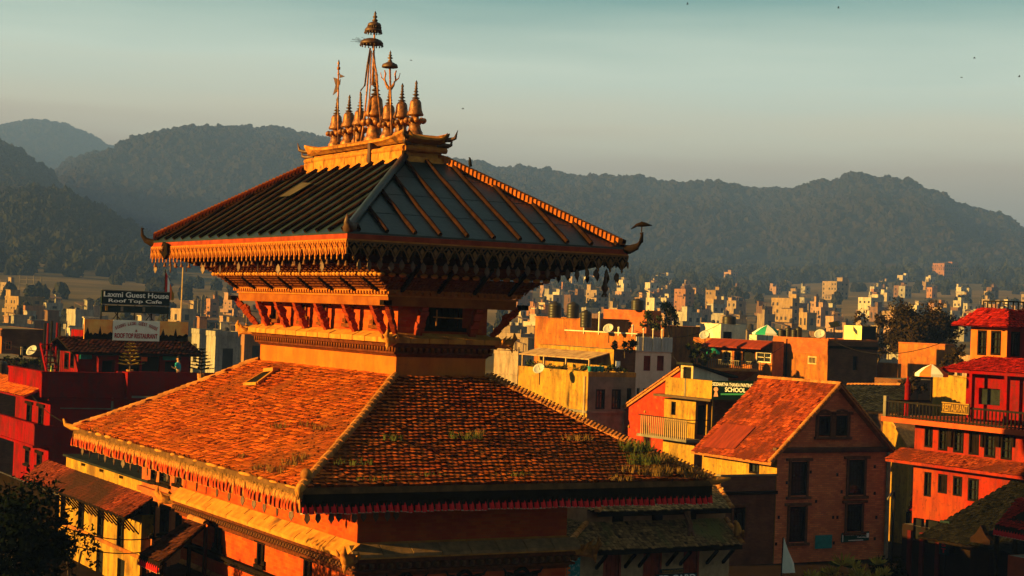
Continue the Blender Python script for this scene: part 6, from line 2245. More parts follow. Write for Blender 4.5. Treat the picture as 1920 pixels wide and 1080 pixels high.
# balcony
bz_ = Sc.l(on_x(1290, 818, Sc.x0)).z
rzt = Sc.l(on_x(1290, 788, Sc.x0 - 1.0)).z
mb = MB()
mb.box((-1.1, -0.7, bz_ - 0.25), (-0.003, Sc.ly + 1.2, bz_ - 0.1))
bal = part('balcony', mb, concrete, Sc.root)
mb = MB()
mb.bar((-1.05, -0.65, rzt), (-1.05, Sc.ly + 1.1, rzt), 0.05)
mb.bar((-1.05, -0.65, rzt), (0.5, -0.65, rzt), 0.05)
part('rail', mb, iron, bal)
bme = MB().bar((0, 0, bz_ - 0.1), (0, 0, rzt), 0.05).mesh('baluster', cream_pl)
n = int((Sc.ly + 1.7) / 0.2)
for i in range(n):
    add('baluster', bme, bal, (-1.05, -0.6 + i * 0.2, 0))
# shed on top
Sh = House('roof_shed', 'white roof shed with open door above the painting school', 'shed', 1300, 685, 104, 1277, 1366, cream_pl, m2=white_pl, z0=Sc.z0 + s_.z + 0.2, wr=[], wl=[(1281, 688, 1296, 712, 'hole')])
mb = MB()
zl_ = Sh.l(on_y(1366, 709, Sh.y0)).z
mb.hexa([(-0.2, -0.2, Sh.h), (Sh.lx + 0.6, -0.2, zl_), (Sh.lx + 0.6, Sh.ly + 0.2, zl_), (-0.2, Sh.ly + 0.2, Sh.h), (-0.2, -0.2, Sh.h + 0.14), (Sh.lx + 0.6, -0.2, zl_ + 0.14), (Sh.lx + 0.6, Sh.ly + 0.2, zl_ + 0.14), (-0.2, Sh.ly + 0.2, Sh.h + 0.14)])
part('roof', mb, slate, Sh.root)
me = Sh.wall.data
for v in me.vertices:                      # the shed wall follows its falling roof
    if v.co.z > Sh.h - 0.01:
        v.co.z = Sh.h + (zl_ - Sh.h) * max(0, min(1, v.co.x / Sh.lx))
for o in list(Sh.root.children):
    if o.name.startswith('flat_roof'):
        bpy.data.objects.remove(o)
# school sign
A, B = at(1334, 749, 99.5), at(1412, 742, 99.0)
A2 = at(1334, 714, 99.5)
t = thing('school_sign', 'dark green sign board reading Siddhartha Thanka Painting School', 'sign', A)
d = (B - A)
d.z = 0
U = d.normalized()
L_ = d.length
hh = A2.z - A.z
N_ = U.cross(Vector((0, 0, 1)))
rise = 0.1
mb = MB()
def sp(u, v, o=0.0):
    return U * u + Vector((0, 0, v + rise * u / L_)) + N_ * o
mb.hexa([sp(0, 0), sp(L_, 0), sp(L_, 0, -0.08), sp(0, 0, -0.08), sp(0, hh), sp(L_, hh), sp(L_, hh, -0.08), sp(0, hh, -0.08)])
part('board', mb, mat('school_green', (0.003, 0.011, 0.010), (0.002, 0.007, 0.007), 2, 0.5), t)
text_part('SIDDHARTHA THANKA PAINTING', t, sp(0.03, hh * 0.74, 0.02), U + Vector((0, 0, 0)), L_ * 0.96, hh * 0.19, let_wt, 0.012)
text_part('SCHOOL', t, sp(L_ * 0.32, hh * 0.42, 0.02), U, L_ * 0.5, hh * 0.24, let_wt, 0.02)
mb = MB()
mb.hexa([sp(L_ * 0.22, hh * 0.24, 0.004), sp(L_ * 0.92, hh * 0.24, 0.004), sp(L_ * 0.92, hh * 0.24, 0.012), sp(L_ * 0.22, hh * 0.24, 0.012), sp(L_ * 0.22, hh * 0.33, 0.004), sp(L_ * 0.92, hh * 0.33, 0.004), sp(L_ * 0.92, hh * 0.33, 0.012), sp(L_ * 0.22, hh * 0.33, 0.012)])
part('green_line', mb, let_gn, t)
mb = MB()
c = sp(L_ * 0.1, hh * 0.55, 0.02)
for k in range(12):
    a = 2 * math.pi * k / 12
    b2 = 2 * math.pi * (k + 1) / 12
    mb.face([c, c + U * 0.13 * math.cos(a) + Vector((0, 0, 0.13 * math.sin(a))), c + U * 0.13 * math.cos(b2) + Vector((0, 0, 0.13 * math.sin(b2)))])
mb.face([sp(L_ * 0.05, hh * 0.16, 0.02), sp(L_ * 0.16, hh * 0.16, 0.02), sp(L_ * 0.125, hh * 0.45, 0.02), sp(L_ * 0.08, hh * 0.45, 0.02)])
part('seated_figure', mb, mat('sign_pink', (0.6, 0.2, 0.12), (0.5, 0.3, 0.2), 6, 0.6), t)
mb = MB()
for u in (0.1, L_ - 0.1):
    mb.bar(sp(u, -1.3, -0.12), sp(u, hh, -0.12), 0.06)
part('post', mb, iron, t)

# --- mossy two-tier building below the temple's right eave
mP = at(1086, 1035, 72)
Mo = House('shop_house', 'old shop house with two mossy tiled roofs right of the temple', 'house', 1086, 1035, mP, 1060, 1368, mat('dirty_plaster', (0.42, 0.25, 0.13), (0.22, 0.13, 0.07), 1.5, 0.9, 0.4, c3=(0.1, 0.06, 0.035), s3=0.7, t3=0.55),
           wr=[(1131, 1030, 1164, 1090, 'shutter', redwood), (1206, 1030, 1240, 1090, 'shutter', redwood), (1281, 1030, 1310, 1090, 'shutter', redwood)])
mossy = mat('mossy_tile', (0.22, 0.11, 0.04), (0.11, 0.06, 0.025), 1.0, 0.95, 0.5, tint=True, c3=(0.12, 0.10, 0.03), s3=0.5, t3=0.48)
moss_top = mat('mossy_straw_tile', (0.42, 0.22, 0.08), (0.24, 0.13, 0.05), 1.5, 0.95, 0.5, tint=True)
def tier(pxl_, pyl_, pxr_, pyr_, tl, ttl, tr, Yoff, back, m, nm, bm=dark_wood):
    e0 = Mo.l(on_y(pxl_, pyl_, Mo.y0 - Yoff))
    e1 = Mo.l(on_y(pxr_, pyr_, Mo.y0 - Yoff))
    z = (e0.z + e1.z) / 2
    e0.z = e1.z = z
    t0 = Mo.l(on_y(tl, ttl, Mo.y0 + back))
    t1 = Mo.l(on_y(tr, ttl, Mo.y0 + back))
    t1.z = t0.z
    mb = MB()
    bx = 6.0
    mb.hexa([e0 - Vector((0, 0, 0.18)), e1 - Vector((0, 0, 0.18)), t1 - Vector((0, 0, 0.18)), t0 - Vector((0, 0, 0.18)), e0, e1, t1, t0])
    b0, b1 = t0 + Vector((0, bx, 0)), t1 + Vector((0, bx, 0))
    be0, be1 = Vector((e0.x, b0.y + 1, e0.z)), Vector((e1.x, b1.y + 1, e1.z))
    mb.face([e0, t0, b0, be0])
    mb.face([e1, t1, b1, be1])
    mb.face([t0, t1, b1, b0])
    r_ = part(nm, mb, bm, Mo.root)
    up = Vector((0, -0.01, 0.02))
    tiles_obj('roof_tiles', [(e0 + up, e1 + up, t0 + up, t1 + up), (e1 + up, be1 + up, t1 + up, b1 + up), (be0 + up, e0 + up, b0 + up, t0 + up)], m, r_, 0.15, 0.14)
    for a, b in ((e1, t1), (e0, t0)):
        d = b - a
        n = int(d.length / 0.28)
        q = d.to_track_quat('X', 'Z').to_euler()
        for i in range(n):
            add('ridge_tile', rt_me, r_, a + d * i / n + Vector((0, 0, 0.03)), q)
    return e0, e1, t0, t1
e0, e1, t0, t1 = tier(1052, 1028, 1392, 1030, 1100, 982, 1360, 0.9, 0.3, mossy, 'lower_roof')
mb = MB()
mb.box((t0.x, t0.y + 0.02, t0.z - 0.3), (t1.x, t0.y + 5, t0.z + 0.62))
uwm = part('upper_wall', mb, mat('brown_render', (0.34, 0.17, 0.085), (0.2, 0.1, 0.05), 1.5, 0.9, 0.3), Mo.root)
for px in (1158, 1232, 1295):
    p = Mo.l(on_y(px, 968, Mo.y0 + 0.3))
    mb = MB()
    mb.box((p.x - 0.25, t0.y - 0.06, t0.z + 0.05), (p.x + 0.25, t0.y + 0.015, t0.z + 0.5))
    part('window', mb, dark_wood, uwm)
tier(1120, 958, 1372, 957, 1165, 915, 1345, 0.45, 0.9, moss_top, 'upper_roof')
# brackets
bme = MB().bar((0, -0.75, e0.z - 0.2), (0, -0.01, e0.z - 0.85), 0.1, 0.12).mesh('bracket', dark_wood)
for px in (1118, 1172, 1198, 1250, 1275, 1325, 1355):
    add('bracket', bme, Mo.root, (Mo.l(on_y(px, 1050, Mo.y0)).x, 0, 0))
# lion ornament on the roof corner
p = on_y(1386, 998, Mo.y0 - 0.8)
t = thing('lion_ornament', 'golden carved beast on the mossy roof corner', 'ornament', p)
J = [(0, 0, -0.15, 0.16), (-0.05, 0, 0.08, 0.15), (-0.12, 0, 0.3, 0.13), (-0.2, 0.0, 0.46, 0.11), (-0.32, 0, 0.44, 0.06), (0.15, 0, -0.1, 0.1), (0.24, 0, 0.1, 0.04), (-0.18, 0.06, -0.2, 0.05), (-0.18, -0.06, -0.2, 0.05)]
add('body', skin_mesh('body', J, [(0, 1), (1, 2), (2, 3), (3, 4), (0, 5), (5, 6), (1, 7), (1, 8)], gold_stone, lv=1), t)
# hanging post between the tiers
mb = MB()
p = Mo.l(on_y(1288, 960, Mo.y0 - 0.5))
mb.tube([(p.x, p.y, p.z), (p.x + 0.02, p.y - 0.25, p.z - 0.5), (p.x - 0.12, p.y - 0.35, p.z - 0.95)], [0.16, 0.12, 0.06], 6)
mb.tube([(p.x, p.y, p.z - 0.3), (p.x + 0.14, p.y - 0.35, p.z - 0.95)], [0.1, 0.06], 6)
part('carved_support', mb, brick_b, Mo.root)
# shop lettering at the foot
w = Mo.rect_r(1232, 1073, 1300, 1090)
mb = MB()
mb.box((w[0] - 0.1, -0.14, w[1] - 0.1), (w[2] + 0.1, -0.06, w[3] - 0.04))
t = part('shop_board', mb, sign_bk, None, loc=(Mo.x0, Mo.y0, Mo.z0))
tag(t, 'black shop board with pale capital letters at the bottom edge', 'sign')
text_part('ED CARD', t, (w[0], -0.16, w[1] + 0.02), (1, 0, 0), w[2] - w[0], w[3] - w[1] - 0.1, let_wt, 0.015)
w = Mo.rect_r(1236, 1066, 1279, 1073)
mb = MB()
mb.box((w[0], -0.12, w[1]), (w[2], -0.05, w[3]))
t = part('ribbon_sign', mb, sign_bk, None, loc=(Mo.x0, Mo.y0, Mo.z0))
tag(t, 'narrow dark sign with yellow lettering above the shop board', 'sign')
text_part('HANDICRAFTS', t, (w[0] + 0.08, -0.14, w[1] + 0.02), (1, 0, 0), w[2] - w[0] - 0.12, (w[3] - w[1]) * 0.7, let_yl, 0.01)
# poster beside the temple corner
p0, p1 = at(1050, 1082, 66), at(1087, 1082, 66)
t = thing('poster_board', 'torn teal poster with orange letters beside the temple corner', 'poster', (p0.x, p0.y, p0.z - 0.6))
U = (p1 - p0)
U.z = 0
L_ = U.length
U.normalize()
hh = at(1060, 1046, 66).z - p0.z + 0.6
N_ = U.cross(Vector((0, 0, 1)))
mb = MB()
V3 = Vector((0, 0, 1))
mb.extr([(0, 0), (L_, 0), (L_, hh * 1.02), (L_ * 0.7, hh), (L_ * 0.5, hh * 0.9), (L_ * 0.3, hh * 1.04), (0, hh * 0.92)], (0, 0, 0), U, V3, N_, 0.04)
part('sheet', mb, mat('poster_teal', (0.02, 0.17, 0.18), (0.3, 0.4, 0.38), 5, 0.7, lo=0.5, hi=0.6), t)
text_part('NE', t, U * 0.02 + V3 * (hh - 0.75) + N_ * 0.055, U, L_ * 0.48, 0.42, let_or, 0.03)
mb = MB()
mb.bar(U * 0.05 - V3 * (p0.z - 0.6) - N_ * 0.06, U * 0.05 + V3 * hh - N_ * 0.06, 0.06)
mb.bar(U * (L_ - 0.05) - V3 * (p0.z - 0.6) - N_ * 0.06, U * (L_ - 0.05) + V3 * hh - N_ * 0.06, 0.06)
part('frame', mb, dark_wood, t)

# --- orange block with tanks
Ob = House('orange_block', 'long orange plastered block with water tanks on its roof', 'building', 1192, 631, 126, 1003, 1215, orange_pl)
zt_ = Ob.l(on_x(1050, 597, Ob.x0)).z
yf = on_x(1095, 610, Ob.x0).y - Ob.y0
mb = MB()
mb.box((0.003, yf, Ob.h + 0.002), (4, Ob.ly, zt_))
mb.box((-0.08, yf - 0.05, zt_ + 0.002), (4.05, Ob.ly + 0.05, zt_ + 0.1))
part('stair_tower', mb, orange_pl, Ob.root)
Ob.parapet(0.25, orange_pl, 0.2, 0.02)
mb = MB()
zr_ = Ob.l(on_x(1120, 622, Ob.x0 - 0.05)).z
mb.bar((-0.05, -0.3, zr_), (-0.05, on_x(1060, 622, Ob.x0).y - Ob.y0, zr_), 0.08)
rl = part('terrace_rail', mb, white_pl, Ob.root)
for px, hh in ((1095, 0.7), (1123, 1.55), (1186, 0.7), (1160, 0.5)):
    y = on_x(px, 625, Ob.x0 - 0.05).y - Ob.y0
    mb = MB()
    mb.bar((-0.05, y, Ob.h), (-0.05, y, Ob.h + hh), 0.1)
    mb.ball((-0.05, y, Ob.h + hh + 0.06), 0.1, 7, 5)
    part('post', mb, white_pl, rl)
water_tank('left black water tank on the orange stair tower', 1040, 596, 131, 0.5, 1.2)
water_tank('second black water tank on the orange stair tower', 1074, 597, 130, 0.46, 1.2)
water_tank('low dark tank right of the orange stair tower', 1098, 614, 128, 0.42, 1.25)
Rb = House('brick_stair_block', 'red brick block carrying one dark water tank', 'building', 1213, 582, 150, 1132, 1240, brick_o)
water_tank('dark water tank on the red brick block', 1195, 582, 151, 0.55, 1.0)
Rc = House('orange_lowhouse', 'low orange house right of the white terrace posts', 'house', 1290, 612, 155, 1212, 1320, orange_pl)
for i, (px, py, hh, rr_) in enumerate(((1225, 615, 1.6, 1.0), (1255, 618, 2.0, 1.1), (1170, 625, 1.2, 1.0))):
    p = at(px, py, 140)
    tree('roof_plant', ['bushy plant behind the white terrace posts', 'round dark plant on the low orange house', 'dark bush behind the orange block rail'][i], (p.x, p.y, p.z - 0.4), hh + 0.3, rr_, 500, 0.14, leaf_dk if i != 0 else leaf, seed=70 + i, clumps=8, trunk=0.07, cat='plant')
# --- yellow house with terrace
Yh = House('yellow_terrace_house', 'weathered yellow house with plant terrace behind the temple roof', 'house', 1103, 706, 112, 972, 1192, yellow_pl, m2=concrete, wr=[(1117, 730, 1134, 767, 'plain'), (1147, 730, 1164, 767, 'plain'), (1175, 728, 1183, 764, 'plain')])
Yh.parapet(0.3, yellow_pl, 0.2, 0.03)
q = Yh.l(on_y(1140, 772, Yh.y0)).z
Yh.band('string_course', q - 0.1, q + 0.06, 0.12, concrete)
mb = MB()
mb.tube([(-0.06, 0.3, 0), (-0.06, 0.3, Yh.h)], 0.07, 6)
part('drain_pipe', mb, cream_pl, Yh.root)
Yu = House('yellow_upper_house', 'upper yellow house with tin porch behind the plant terrace', 'house', 1151, 655, 117, 1010, 1192, yellow_pl, m2=brick_b, wr=[(1153, 676, 1163, 698, 'hole')])
mb = MB()
zt_ = Yu.l(on_x(1080, 668, Yu.x0 - 1)).z
mb.hexa([(-1.6, 0.5, zt_ - 0.15), (0, 0.5, zt_ + 0.3), (0, Yu.ly, zt_ + 0.3), (-1.6, Yu.ly, zt_ - 0.15), (-1.6, 0.5, zt_ - 0.08), (0, 0.5, zt_ + 0.37), (0, Yu.ly, zt_ + 0.37), (-1.6, Yu.ly, zt_ - 0.08)])
part('porch_roof', mb, mat('tin_sheet', (0.4, 0.25, 0.12), (0.2, 0.11, 0.06), 2, 0.6), Yu.root)
mb = MB()
for i in range(4):
    y = 0.6 + i * (Yu.ly - 1) / 3
    mb.bar((-1.5, y, 0), (-1.5, y, zt_ - 0.1), 0.1)
part('porch_post', mb, cream_pl, Yu.root)
for i, px in enumerate((1106, 1113, 1120, 1128)):
    p = on_y(px, 706, Yh.y0 + 0.35)
    t = part('plant_pot', MB().lathe([(0.09, 0), (0.13, 0.02), (0.16, 0.3), (0.18, 0.34), (0.13, 0.34)], n=10), teal, None, True, loc=(p.x, p.y, Yh.z1 + 0.3))
    tag(t, ['leftmost teal pot on the grey terrace corner', 'second teal pot on the grey terrace corner', 'third teal pot on the grey terrace corner', 'rightmost teal pot on the grey terrace corner'][i], 'pot', 'teal pots on the terrace corner')
w = Yu.rect_r(1154, 677, 1162, 690)
mb = MB()
mb.box((w[0], -0.06, w[1]), (w[2], -0.01, w[3]))
part('white_notice', mb, let_wt, Yu.root)
for i, px in enumerate((1000, 1022, 1050, 1085, 1115, 1140, 1160)):
    p = on_x(px, 700, Yh.x0 + 0.5) if i < 4 else on_y(px, 700, Yh.y0 + 0.5)
    p.z = Yh.z1 + 0.45
    tree('terrace_plant', ['leafy plant at the left end of the yellow terrace', 'second plant along the yellow terrace', 'third plant along the yellow terrace', 'fourth plant along the yellow terrace', 'plant at the yellow terrace corner', 'plant hanging over the grey terrace edge', 'last plant beside the pinkish house'][i], (p.x, p.y, p.z - 0.5), 0.8, 0.55, 420, 0.07, leaf, (1.3, 1.3, 0.6), seed=90 + i, clumps=6, trunk=0.04, cat='plant', group='plants on the yellow terrace')
p = at(1172, 657, 117)
t = tree('roof_moss_clump', 'dark grassy clump on the roof corner beside pinkish house', (p.x, p.y, p.z - 0.3), 0.9, 0.7, 400, 0.12, leaf_dk, (1.4, 1, 0.5), 99, 8, 0.04, 'plant')
# --- pinkish house
Pk = House('pinkish_house', 'narrow pinkish plastered house with two brown shutters', 'house', 1192, 657, 118, 1188, 1259, pinkgrey, wr=[(1207, 667, 1219, 695, 'shutter', rust), (1232, 667, 1244, 695, 'shutter', rust), (1206, 728, 1221, 746, 'plain'), (1194, 728, 1199, 748, 'hole')])
mb = MB()
zt_ = Pk.l(on_y(1225, 632, Pk.y0)).z
n = 24
for i in range(n):
    x = Pk.lx * i / n
    mb.box((x + 0.002, -0.06 - 0.03 * (i % 2), Pk.h + 0.002), (x + Pk.lx / n, 0.02, zt_))
part('sheet_parapet', mb, corr, Pk.root)
for px in (1204, 1222, 1239):
    x = Pk.l(on_y(px, 640, Pk.y0)).x
    mb = MB()
    mb.bar((x, -0.14, Pk.h), (x, -0.14, zt_ + 0.45), 0.06)
    mb.ball((x, -0.14, zt_ + 0.5), 0.09, 7, 5)
    part('post', mb, white_pl, Pk.root)
q = Pk.l(on_y(1225, 771, Pk.y0)).z
Pk.band('string_course', q - 0.08, q + 0.08, 0.14, concrete)
Pk.band('slab', Pk.h - 0.06, Pk.h + 0.0, 0.1, corr)
# --- orange and brown brick box
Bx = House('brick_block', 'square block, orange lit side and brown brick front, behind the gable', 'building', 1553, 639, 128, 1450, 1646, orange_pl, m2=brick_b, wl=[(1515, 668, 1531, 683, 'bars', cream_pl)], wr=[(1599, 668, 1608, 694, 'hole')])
Bx.band('upper_band', Bx.h - 1.0, Bx.h - 0.03, 0.05, brick_o, False)
mb = MB()
mb.box((-0.05, -0.12, Bx.h - 0.55), (Bx.lx, -0.003, Bx.h - 0.35))
part('dark_band', mb, dark_wood, Bx.root)
mb = MB()
y = on_x(1476, 660, Bx.x0).y - Bx.y0
mb.tube([(-0.06, y, 0), (-0.06, y, Bx.h)], 0.06, 6)
part('drain_pipe', mb, dark_wood, Bx.root)
Bx.parapet(0.15, brick_o, 0.2)
Tk = House('roof_room', 'pale yellow roof room with grey side on the brick block', 'roof room', 1616, 611, 131, 1583, 1643, mat('pale_yellow', (0.78, 0.6, 0.25), (0.7, 0.5, 0.2), 1, 0.9), m2=slate, z0=Bx.z1)
for i, (px, d_) in enumerate(((1465, 134), (1478, 134), (1489, 133), (1497, 133))):
    water_tank(['leftmost small tank on the orange lit block', 'second small tank on the orange lit block', 'third small tank on the orange lit block', 'fourth small tank on the orange lit block'][i], px, 634, d_, 0.26, 0.85 if i % 2 else 0.7)
# solar panel
p = at(1564, 630, 131)
t = thing('solar_panel', 'small tilted solar panel on a pole above the brick block', 'solar panel', p)
mb = MB()
mb.tube([(0, 0, 0), (0, 0, 0.75)], 0.03, 6)
part('pole', mb, iron, t)
mb = MB()
mb.hexa([(-0.45, -0.2, 0.6), (0.3, -0.3, 0.75), (0.4, 0.2, 1.1), (-0.35, 0.3, 0.95), (-0.45, -0.2, 0.64), (0.3, -0.3, 0.79), (0.4, 0.2, 1.14), (-0.35, 0.3, 0.99)])
part('panel', mb, slate, t)
# --- orange house with dark loggia
Lo = House('loggia_house', 'orange house with a dark recessed loggia left of the brick block', 'house', 1449, 640, 131, 1300, 1470, orange_pl, wl=[(1355, 658, 1372, 684, 'plain', cream_pl), (1378, 660, 1388, 684, 'hole'), (1392, 658, 1416, 682, 'hole'), (1418, 660, 1446, 680, 'plain', white_pl)])
mb = MB()
za = Lo.l(on_x(1400, 657, Lo.x0)).z
mb.hexa([(-1.1, 0, za + 0.15), (0, 0, za + 0.7), (0, Lo.ly * 0.75, za + 0.7), (-1.1, Lo.ly * 0.75, za + 0.15), (-1.1, 0, za + 0.25), (0, 0, za + 0.8), (0, Lo.ly * 0.75, za + 0.8), (-1.1, Lo.ly * 0.75, za + 0.25)])
part('porch_roof', mb, rust, Lo.root)
mb = MB()
zc_ = Lo.l(on_x(1400, 688, Lo.x0)).z
for i in range(30):
    y = 0.1 + i * Lo.ly * 0.7 / 29
    mb.bar((-1.0, y, zc_ - 0.2), (-1.0, y, zc_ + 0.45), 0.04)
mb.bar((-1.0, 0.1, zc_ + 0.45), (-1.0, Lo.ly * 0.7, zc_ + 0.45), 0.06)
o = part('balcony_railing', mb, concrete, Lo.root)
Lw = House('white_roof_house', 'white flat-roofed house with black tank behind the loggia house', 'house', 1352, 607, 150, 1313, 1399, white_pl, wr=[(1356, 622, 1373, 636, 'hole')], wl=[(1318, 624, 1331, 636, 'hole')])
water_tank('large black tank on the white flat-roofed house', 1367, 608, 151, 0.58, 0.75)
Lx2 = House('white_wall_house', 'low white wall with small shed under the green parasol', 'house', 1419, 628, 148, 1405, 1450, white_pl)
# parasols
def parasol(label, px, py, d, r_, hgt, m1, m2, tilt=0):
    p = at(px, py, d)
    t = thing('parasol', label, 'parasol', (p.x, p.y, p.z))
    mb = MB()
    mb.tube([(0, 0, 0), (0, 0, hgt + 0.1)], 0.03, 6)
    part('pole', mb, iron, t)
    n = 8
    for k in range(2):
        mb = MB()
        for i in range(k, n, 2):
            a, b = 2 * math.pi * i / n, 2 * math.pi * (i + 1) / n
            A, B = Vector((r_ * math.cos(a), r_ * math.sin(a), hgt - r_ * 0.5)), Vector((r_ * math.cos(b), r_ * math.sin(b), hgt - r_ * 0.5))
            T = Vector((0, 0, hgt + 0.08))
            mA, mB_ = A * 0.55 + T * 0.45 + Vector((0, 0, 0.06)), B * 0.55 + T * 0.45 + Vector((0, 0, 0.06))
            mb.face([A, B, mB_, mA])
            mb.face([mA, mB_, T])
            dn = Vector((0, 0, -0.14))
            mb.face([A + dn, B + dn, B, A])
        part('canopy_panel', mb, (m1, m2)[k], t)
    return t
gcl = mat('green_canvas', (0.02, 0.26, 0.16), (0.02, 0.2, 0.12), 3, 0.9)
wcl = mat('white_canvas', (0.75, 0.68, 0.56), (0.66, 0.6, 0.5), 3, 0.9)
ocl = mat('orange_canvas', (0.72, 0.14, 0.03), (0.6, 0.1, 0.025), 3, 0.9)
parasol('green and white parasol on the roof above the loggia house', 1438, 640, 146, 1.25, 1.3, gcl, wcl)
parasol('small green parasol beside the loggia house plants', 1337, 672, 130, 0.5, 0.7, gcl, gcl)
for i, (px, py) in enumerate(((1305, 672), (1318, 675), (1328, 668), (1300, 655))):
    p = at(px, py, 128)
    tree('balcony_plant', ['bushy plant at the left of the loggia house', 'second bushy plant by the loggia house', 'tall plant beside the small green parasol', 'highest plant on the loggia house roof'][i], (p.x, p.y, p.z - 0.9), 1.5, 0.6, 300, 0.12, leaf, seed=120 + i, clumps=8, trunk=0.05, cat='plant', group='plants by the loggia house')
# --- big brown tree and orange walls
p = at(1725, 700, 152)
tree('round_tree', 'large round brownish tree behind the orange walls', (p.x, p.y, 2.0), at(1725, 583, 152).z - 2, 3.5, 13000, 0.17, leaf_br, (1.05, 1.0, 0.66), 21, 60, 0.35)
p = at(1640, 690, 158)
tree('scrubby_tree', 'thin scrubby tree left of the round brown tree', (p.x, p.y, 2.0), at(1640, 590, 158).z - 2, 2.2, 1500, 0.2, leaf_br, (1.2, 1, 0.9), 22, 18, 0.2)
W1 = House('orange_wall', 'orange plaster wall block in front of the round tree', 'wall', 1772, 648, 135, 1685, 1790, orange_pl)
W1.parapet(0.12, brick_o, 0.2, 0.03)
W2 = House('low_orange_wall', 'low orange wall right of the brown brick block', 'wall', 1684, 682, 130, 1645, 1690, orange_pl)
W3 = House('lit_yellow_wall', 'bright yellow wall behind the striped parasol', 'wall', 1812, 706, 112, 1750, 1820, yellow_pl)
W4 = House('dark_brick_wall', 'dark brick wall between orange wall and restaurant', 'wall', 1700, 712, 122, 1640, 1760, brick_b)
for i, (px, py) in enumerate(((1700, 735), (1722, 728), (1690, 740), (1780, 690), (1800, 680))):
    p = at(px, py, 118)
    tree('shrub', ['dark shrub left of the striped parasol', 'shrub behind the striped parasol', 'low shrub by the slate roof', 'shrub beside the orange wall end', 'tall shrub left of the top pavilion'][i], (p.x, p.y, p.z - 1.2), 2.2, 0.8, 420, 0.13, leaf_br, seed=140 + i, clumps=9, trunk=0.06, cat='shrub', group='shrubs near the restaurant')
# --- slate shed
lean_roof('slate_shed', 'low shed with dark slate roof behind the brick gable', (at(1560, 772, 108), at(1700, 772, 104), at(1590, 722, 116), at(1690, 722, 112)), mat('slate_tile', (0.026, 0.027, 0.026), (0.014, 0.015, 0.014), 1.2, 0.8, 0.3, tint=True), tw=0.3, posts=0.3, cat='shed')
# small lit gable
Lg = House('small_gable', 'small sunlit yellow gable between brick house and restaurant', 'house', 1703, 838, 100, 1655, 1712, yellow_pl)
pk_ = Lg.l(on_x(1662, 783, Lg.x0))
mb = MB()
mb.face([(0, 0, Lg.h), (0, Lg.ly, Lg.h), (0, pk_.y + 0.3, pk_.z), (0, pk_.y - 0.4, pk_.z)])
part('gable_wall', mb, yellow_pl, Lg.root)
mb = MB()
a, b = Vector((-0.2, -0.1, Lg.h)), Vector((-0.2, pk_.y - 0.4, pk_.z + 0.05))
mb.hexa([a, b, b + Vector((3, 0, 0)), a + Vector((3, 0, 0)), a + Vector((0, 0, 0.12)), b + Vector((0, 0, 0.12)), b + Vector((3, 0, 0.12)), a + Vector((3, 0, 0.12))])
part('roof', mb, ridge_m, Lg.root)

# --- restaurant
rP = at(1945, 812, 80)
Re = House('restaurant', 'coral red restaurant with balcony, dark windows and tiled ledges', 'restaurant', 1945, 812, rP, 1716, 2100, pink_red,
           wl=[(1734, 793, 1749, 839, 'plain'), (1760, 796, 1777, 845, 'plain'), (1788, 799, 1807, 849, 'plain'), (1817, 803, 1836, 853, 'shutter'), (1846, 806, 1867, 858, 'plain'), (1877, 810, 1898, 862, 'plain'), (1733, 885, 1746, 931, 'plain'), (1759, 889, 1776, 925, 'shutter'), (1787, 893, 1804, 930, 'plain'), (1815, 897, 1835, 940, 'plain')])
# open shutters
for xa, xb in ((1780, 1787), (1841, 1846), (1868, 1877), (1898, 1904)):
    w = Re.rect_l(xa, 808, xb, 838)
    mb = MB()
    mb.box((-0.12, w[0], w[1]), (-0.06, w[2], w[3]))
    part('shutter', mb, dark_wood, Re.root)
out = 1.05
mb = MB()
mb.box((-out, -2, Re.h - 0.12), (Re.lx, Re.ly + 1.3, Re.h + 0.12))
part('balcony_slab', mb, mat('coral_slab', (0.42, 0.075, 0.02), (0.34, 0.05, 0.016), 1.5, 0.85, 0.2), Re.root)
mb = MB()
zr_ = Re.h + 0.9
mb.bar((-out + 0.12, -1.8, zr_), (-out + 0.12, Re.ly + 1.1, zr_), 0.09)
mb.bar((-out + 0.12, Re.ly + 1.1, zr_), (2, Re.ly + 1.1, zr_), 0.09)
mb.bar((-out + 0.12, -1.8, Re.h + 0.2), (-out + 0.12, Re.ly + 1.1, Re.h + 0.2), 0.06)
rl = part('railing', mb, iron, Re.root)
bme = MB().lathe([(0.03, 0.12), (0.045, 0.3), (0.025, 0.5), (0.04, 0.7), (0.025, 0.88)], (0, 0, Re.h), 6).mesh('baluster', iron)
n = int((Re.ly + 2.9) / 0.24)
for i in range(n):
    add('baluster', bme, rl, (-out + 0.12, -1.7 + i * 0.24, 0))
mb = MB()
mb.bar((-out + 0.12, Re.ly + 1.1, Re.h), (-out + 0.12, Re.ly + 1.1, zr_ + 0.25), 0.2)
part('end_post', mb, concrete, rl)
# tiled ledge between the floors
zl_ = Re.l(on_x(1800, 866, Re.x0)).z
mb = MB()
mb.hexa([(-0.95, -2, zl_ - 0.34), (0, -2, zl_ + 0.1), (0, Re.ly + 1.0, zl_ + 0.1), (-0.95, Re.ly + 1.0, zl_ - 0.34), (-0.95, -2, zl_ - 0.2), (0, -2, zl_ + 0.3), (0, Re.ly + 1.0, zl_ + 0.3), (-0.95, Re.ly + 1.0, zl_ - 0.2)])
lgp = part('tiled_ledge', mb, pink_red, Re.root)
tiles_obj('roof_tiles', [((-0.97, Re.ly + 1.0, zl_ - 0.18), (-0.97, -2, zl_ - 0.18), (0, Re.ly + 1.0, zl_ + 0.32), (0, -2, zl_ + 0.32))], hot_tile, lgp, 0.16, 0.14)
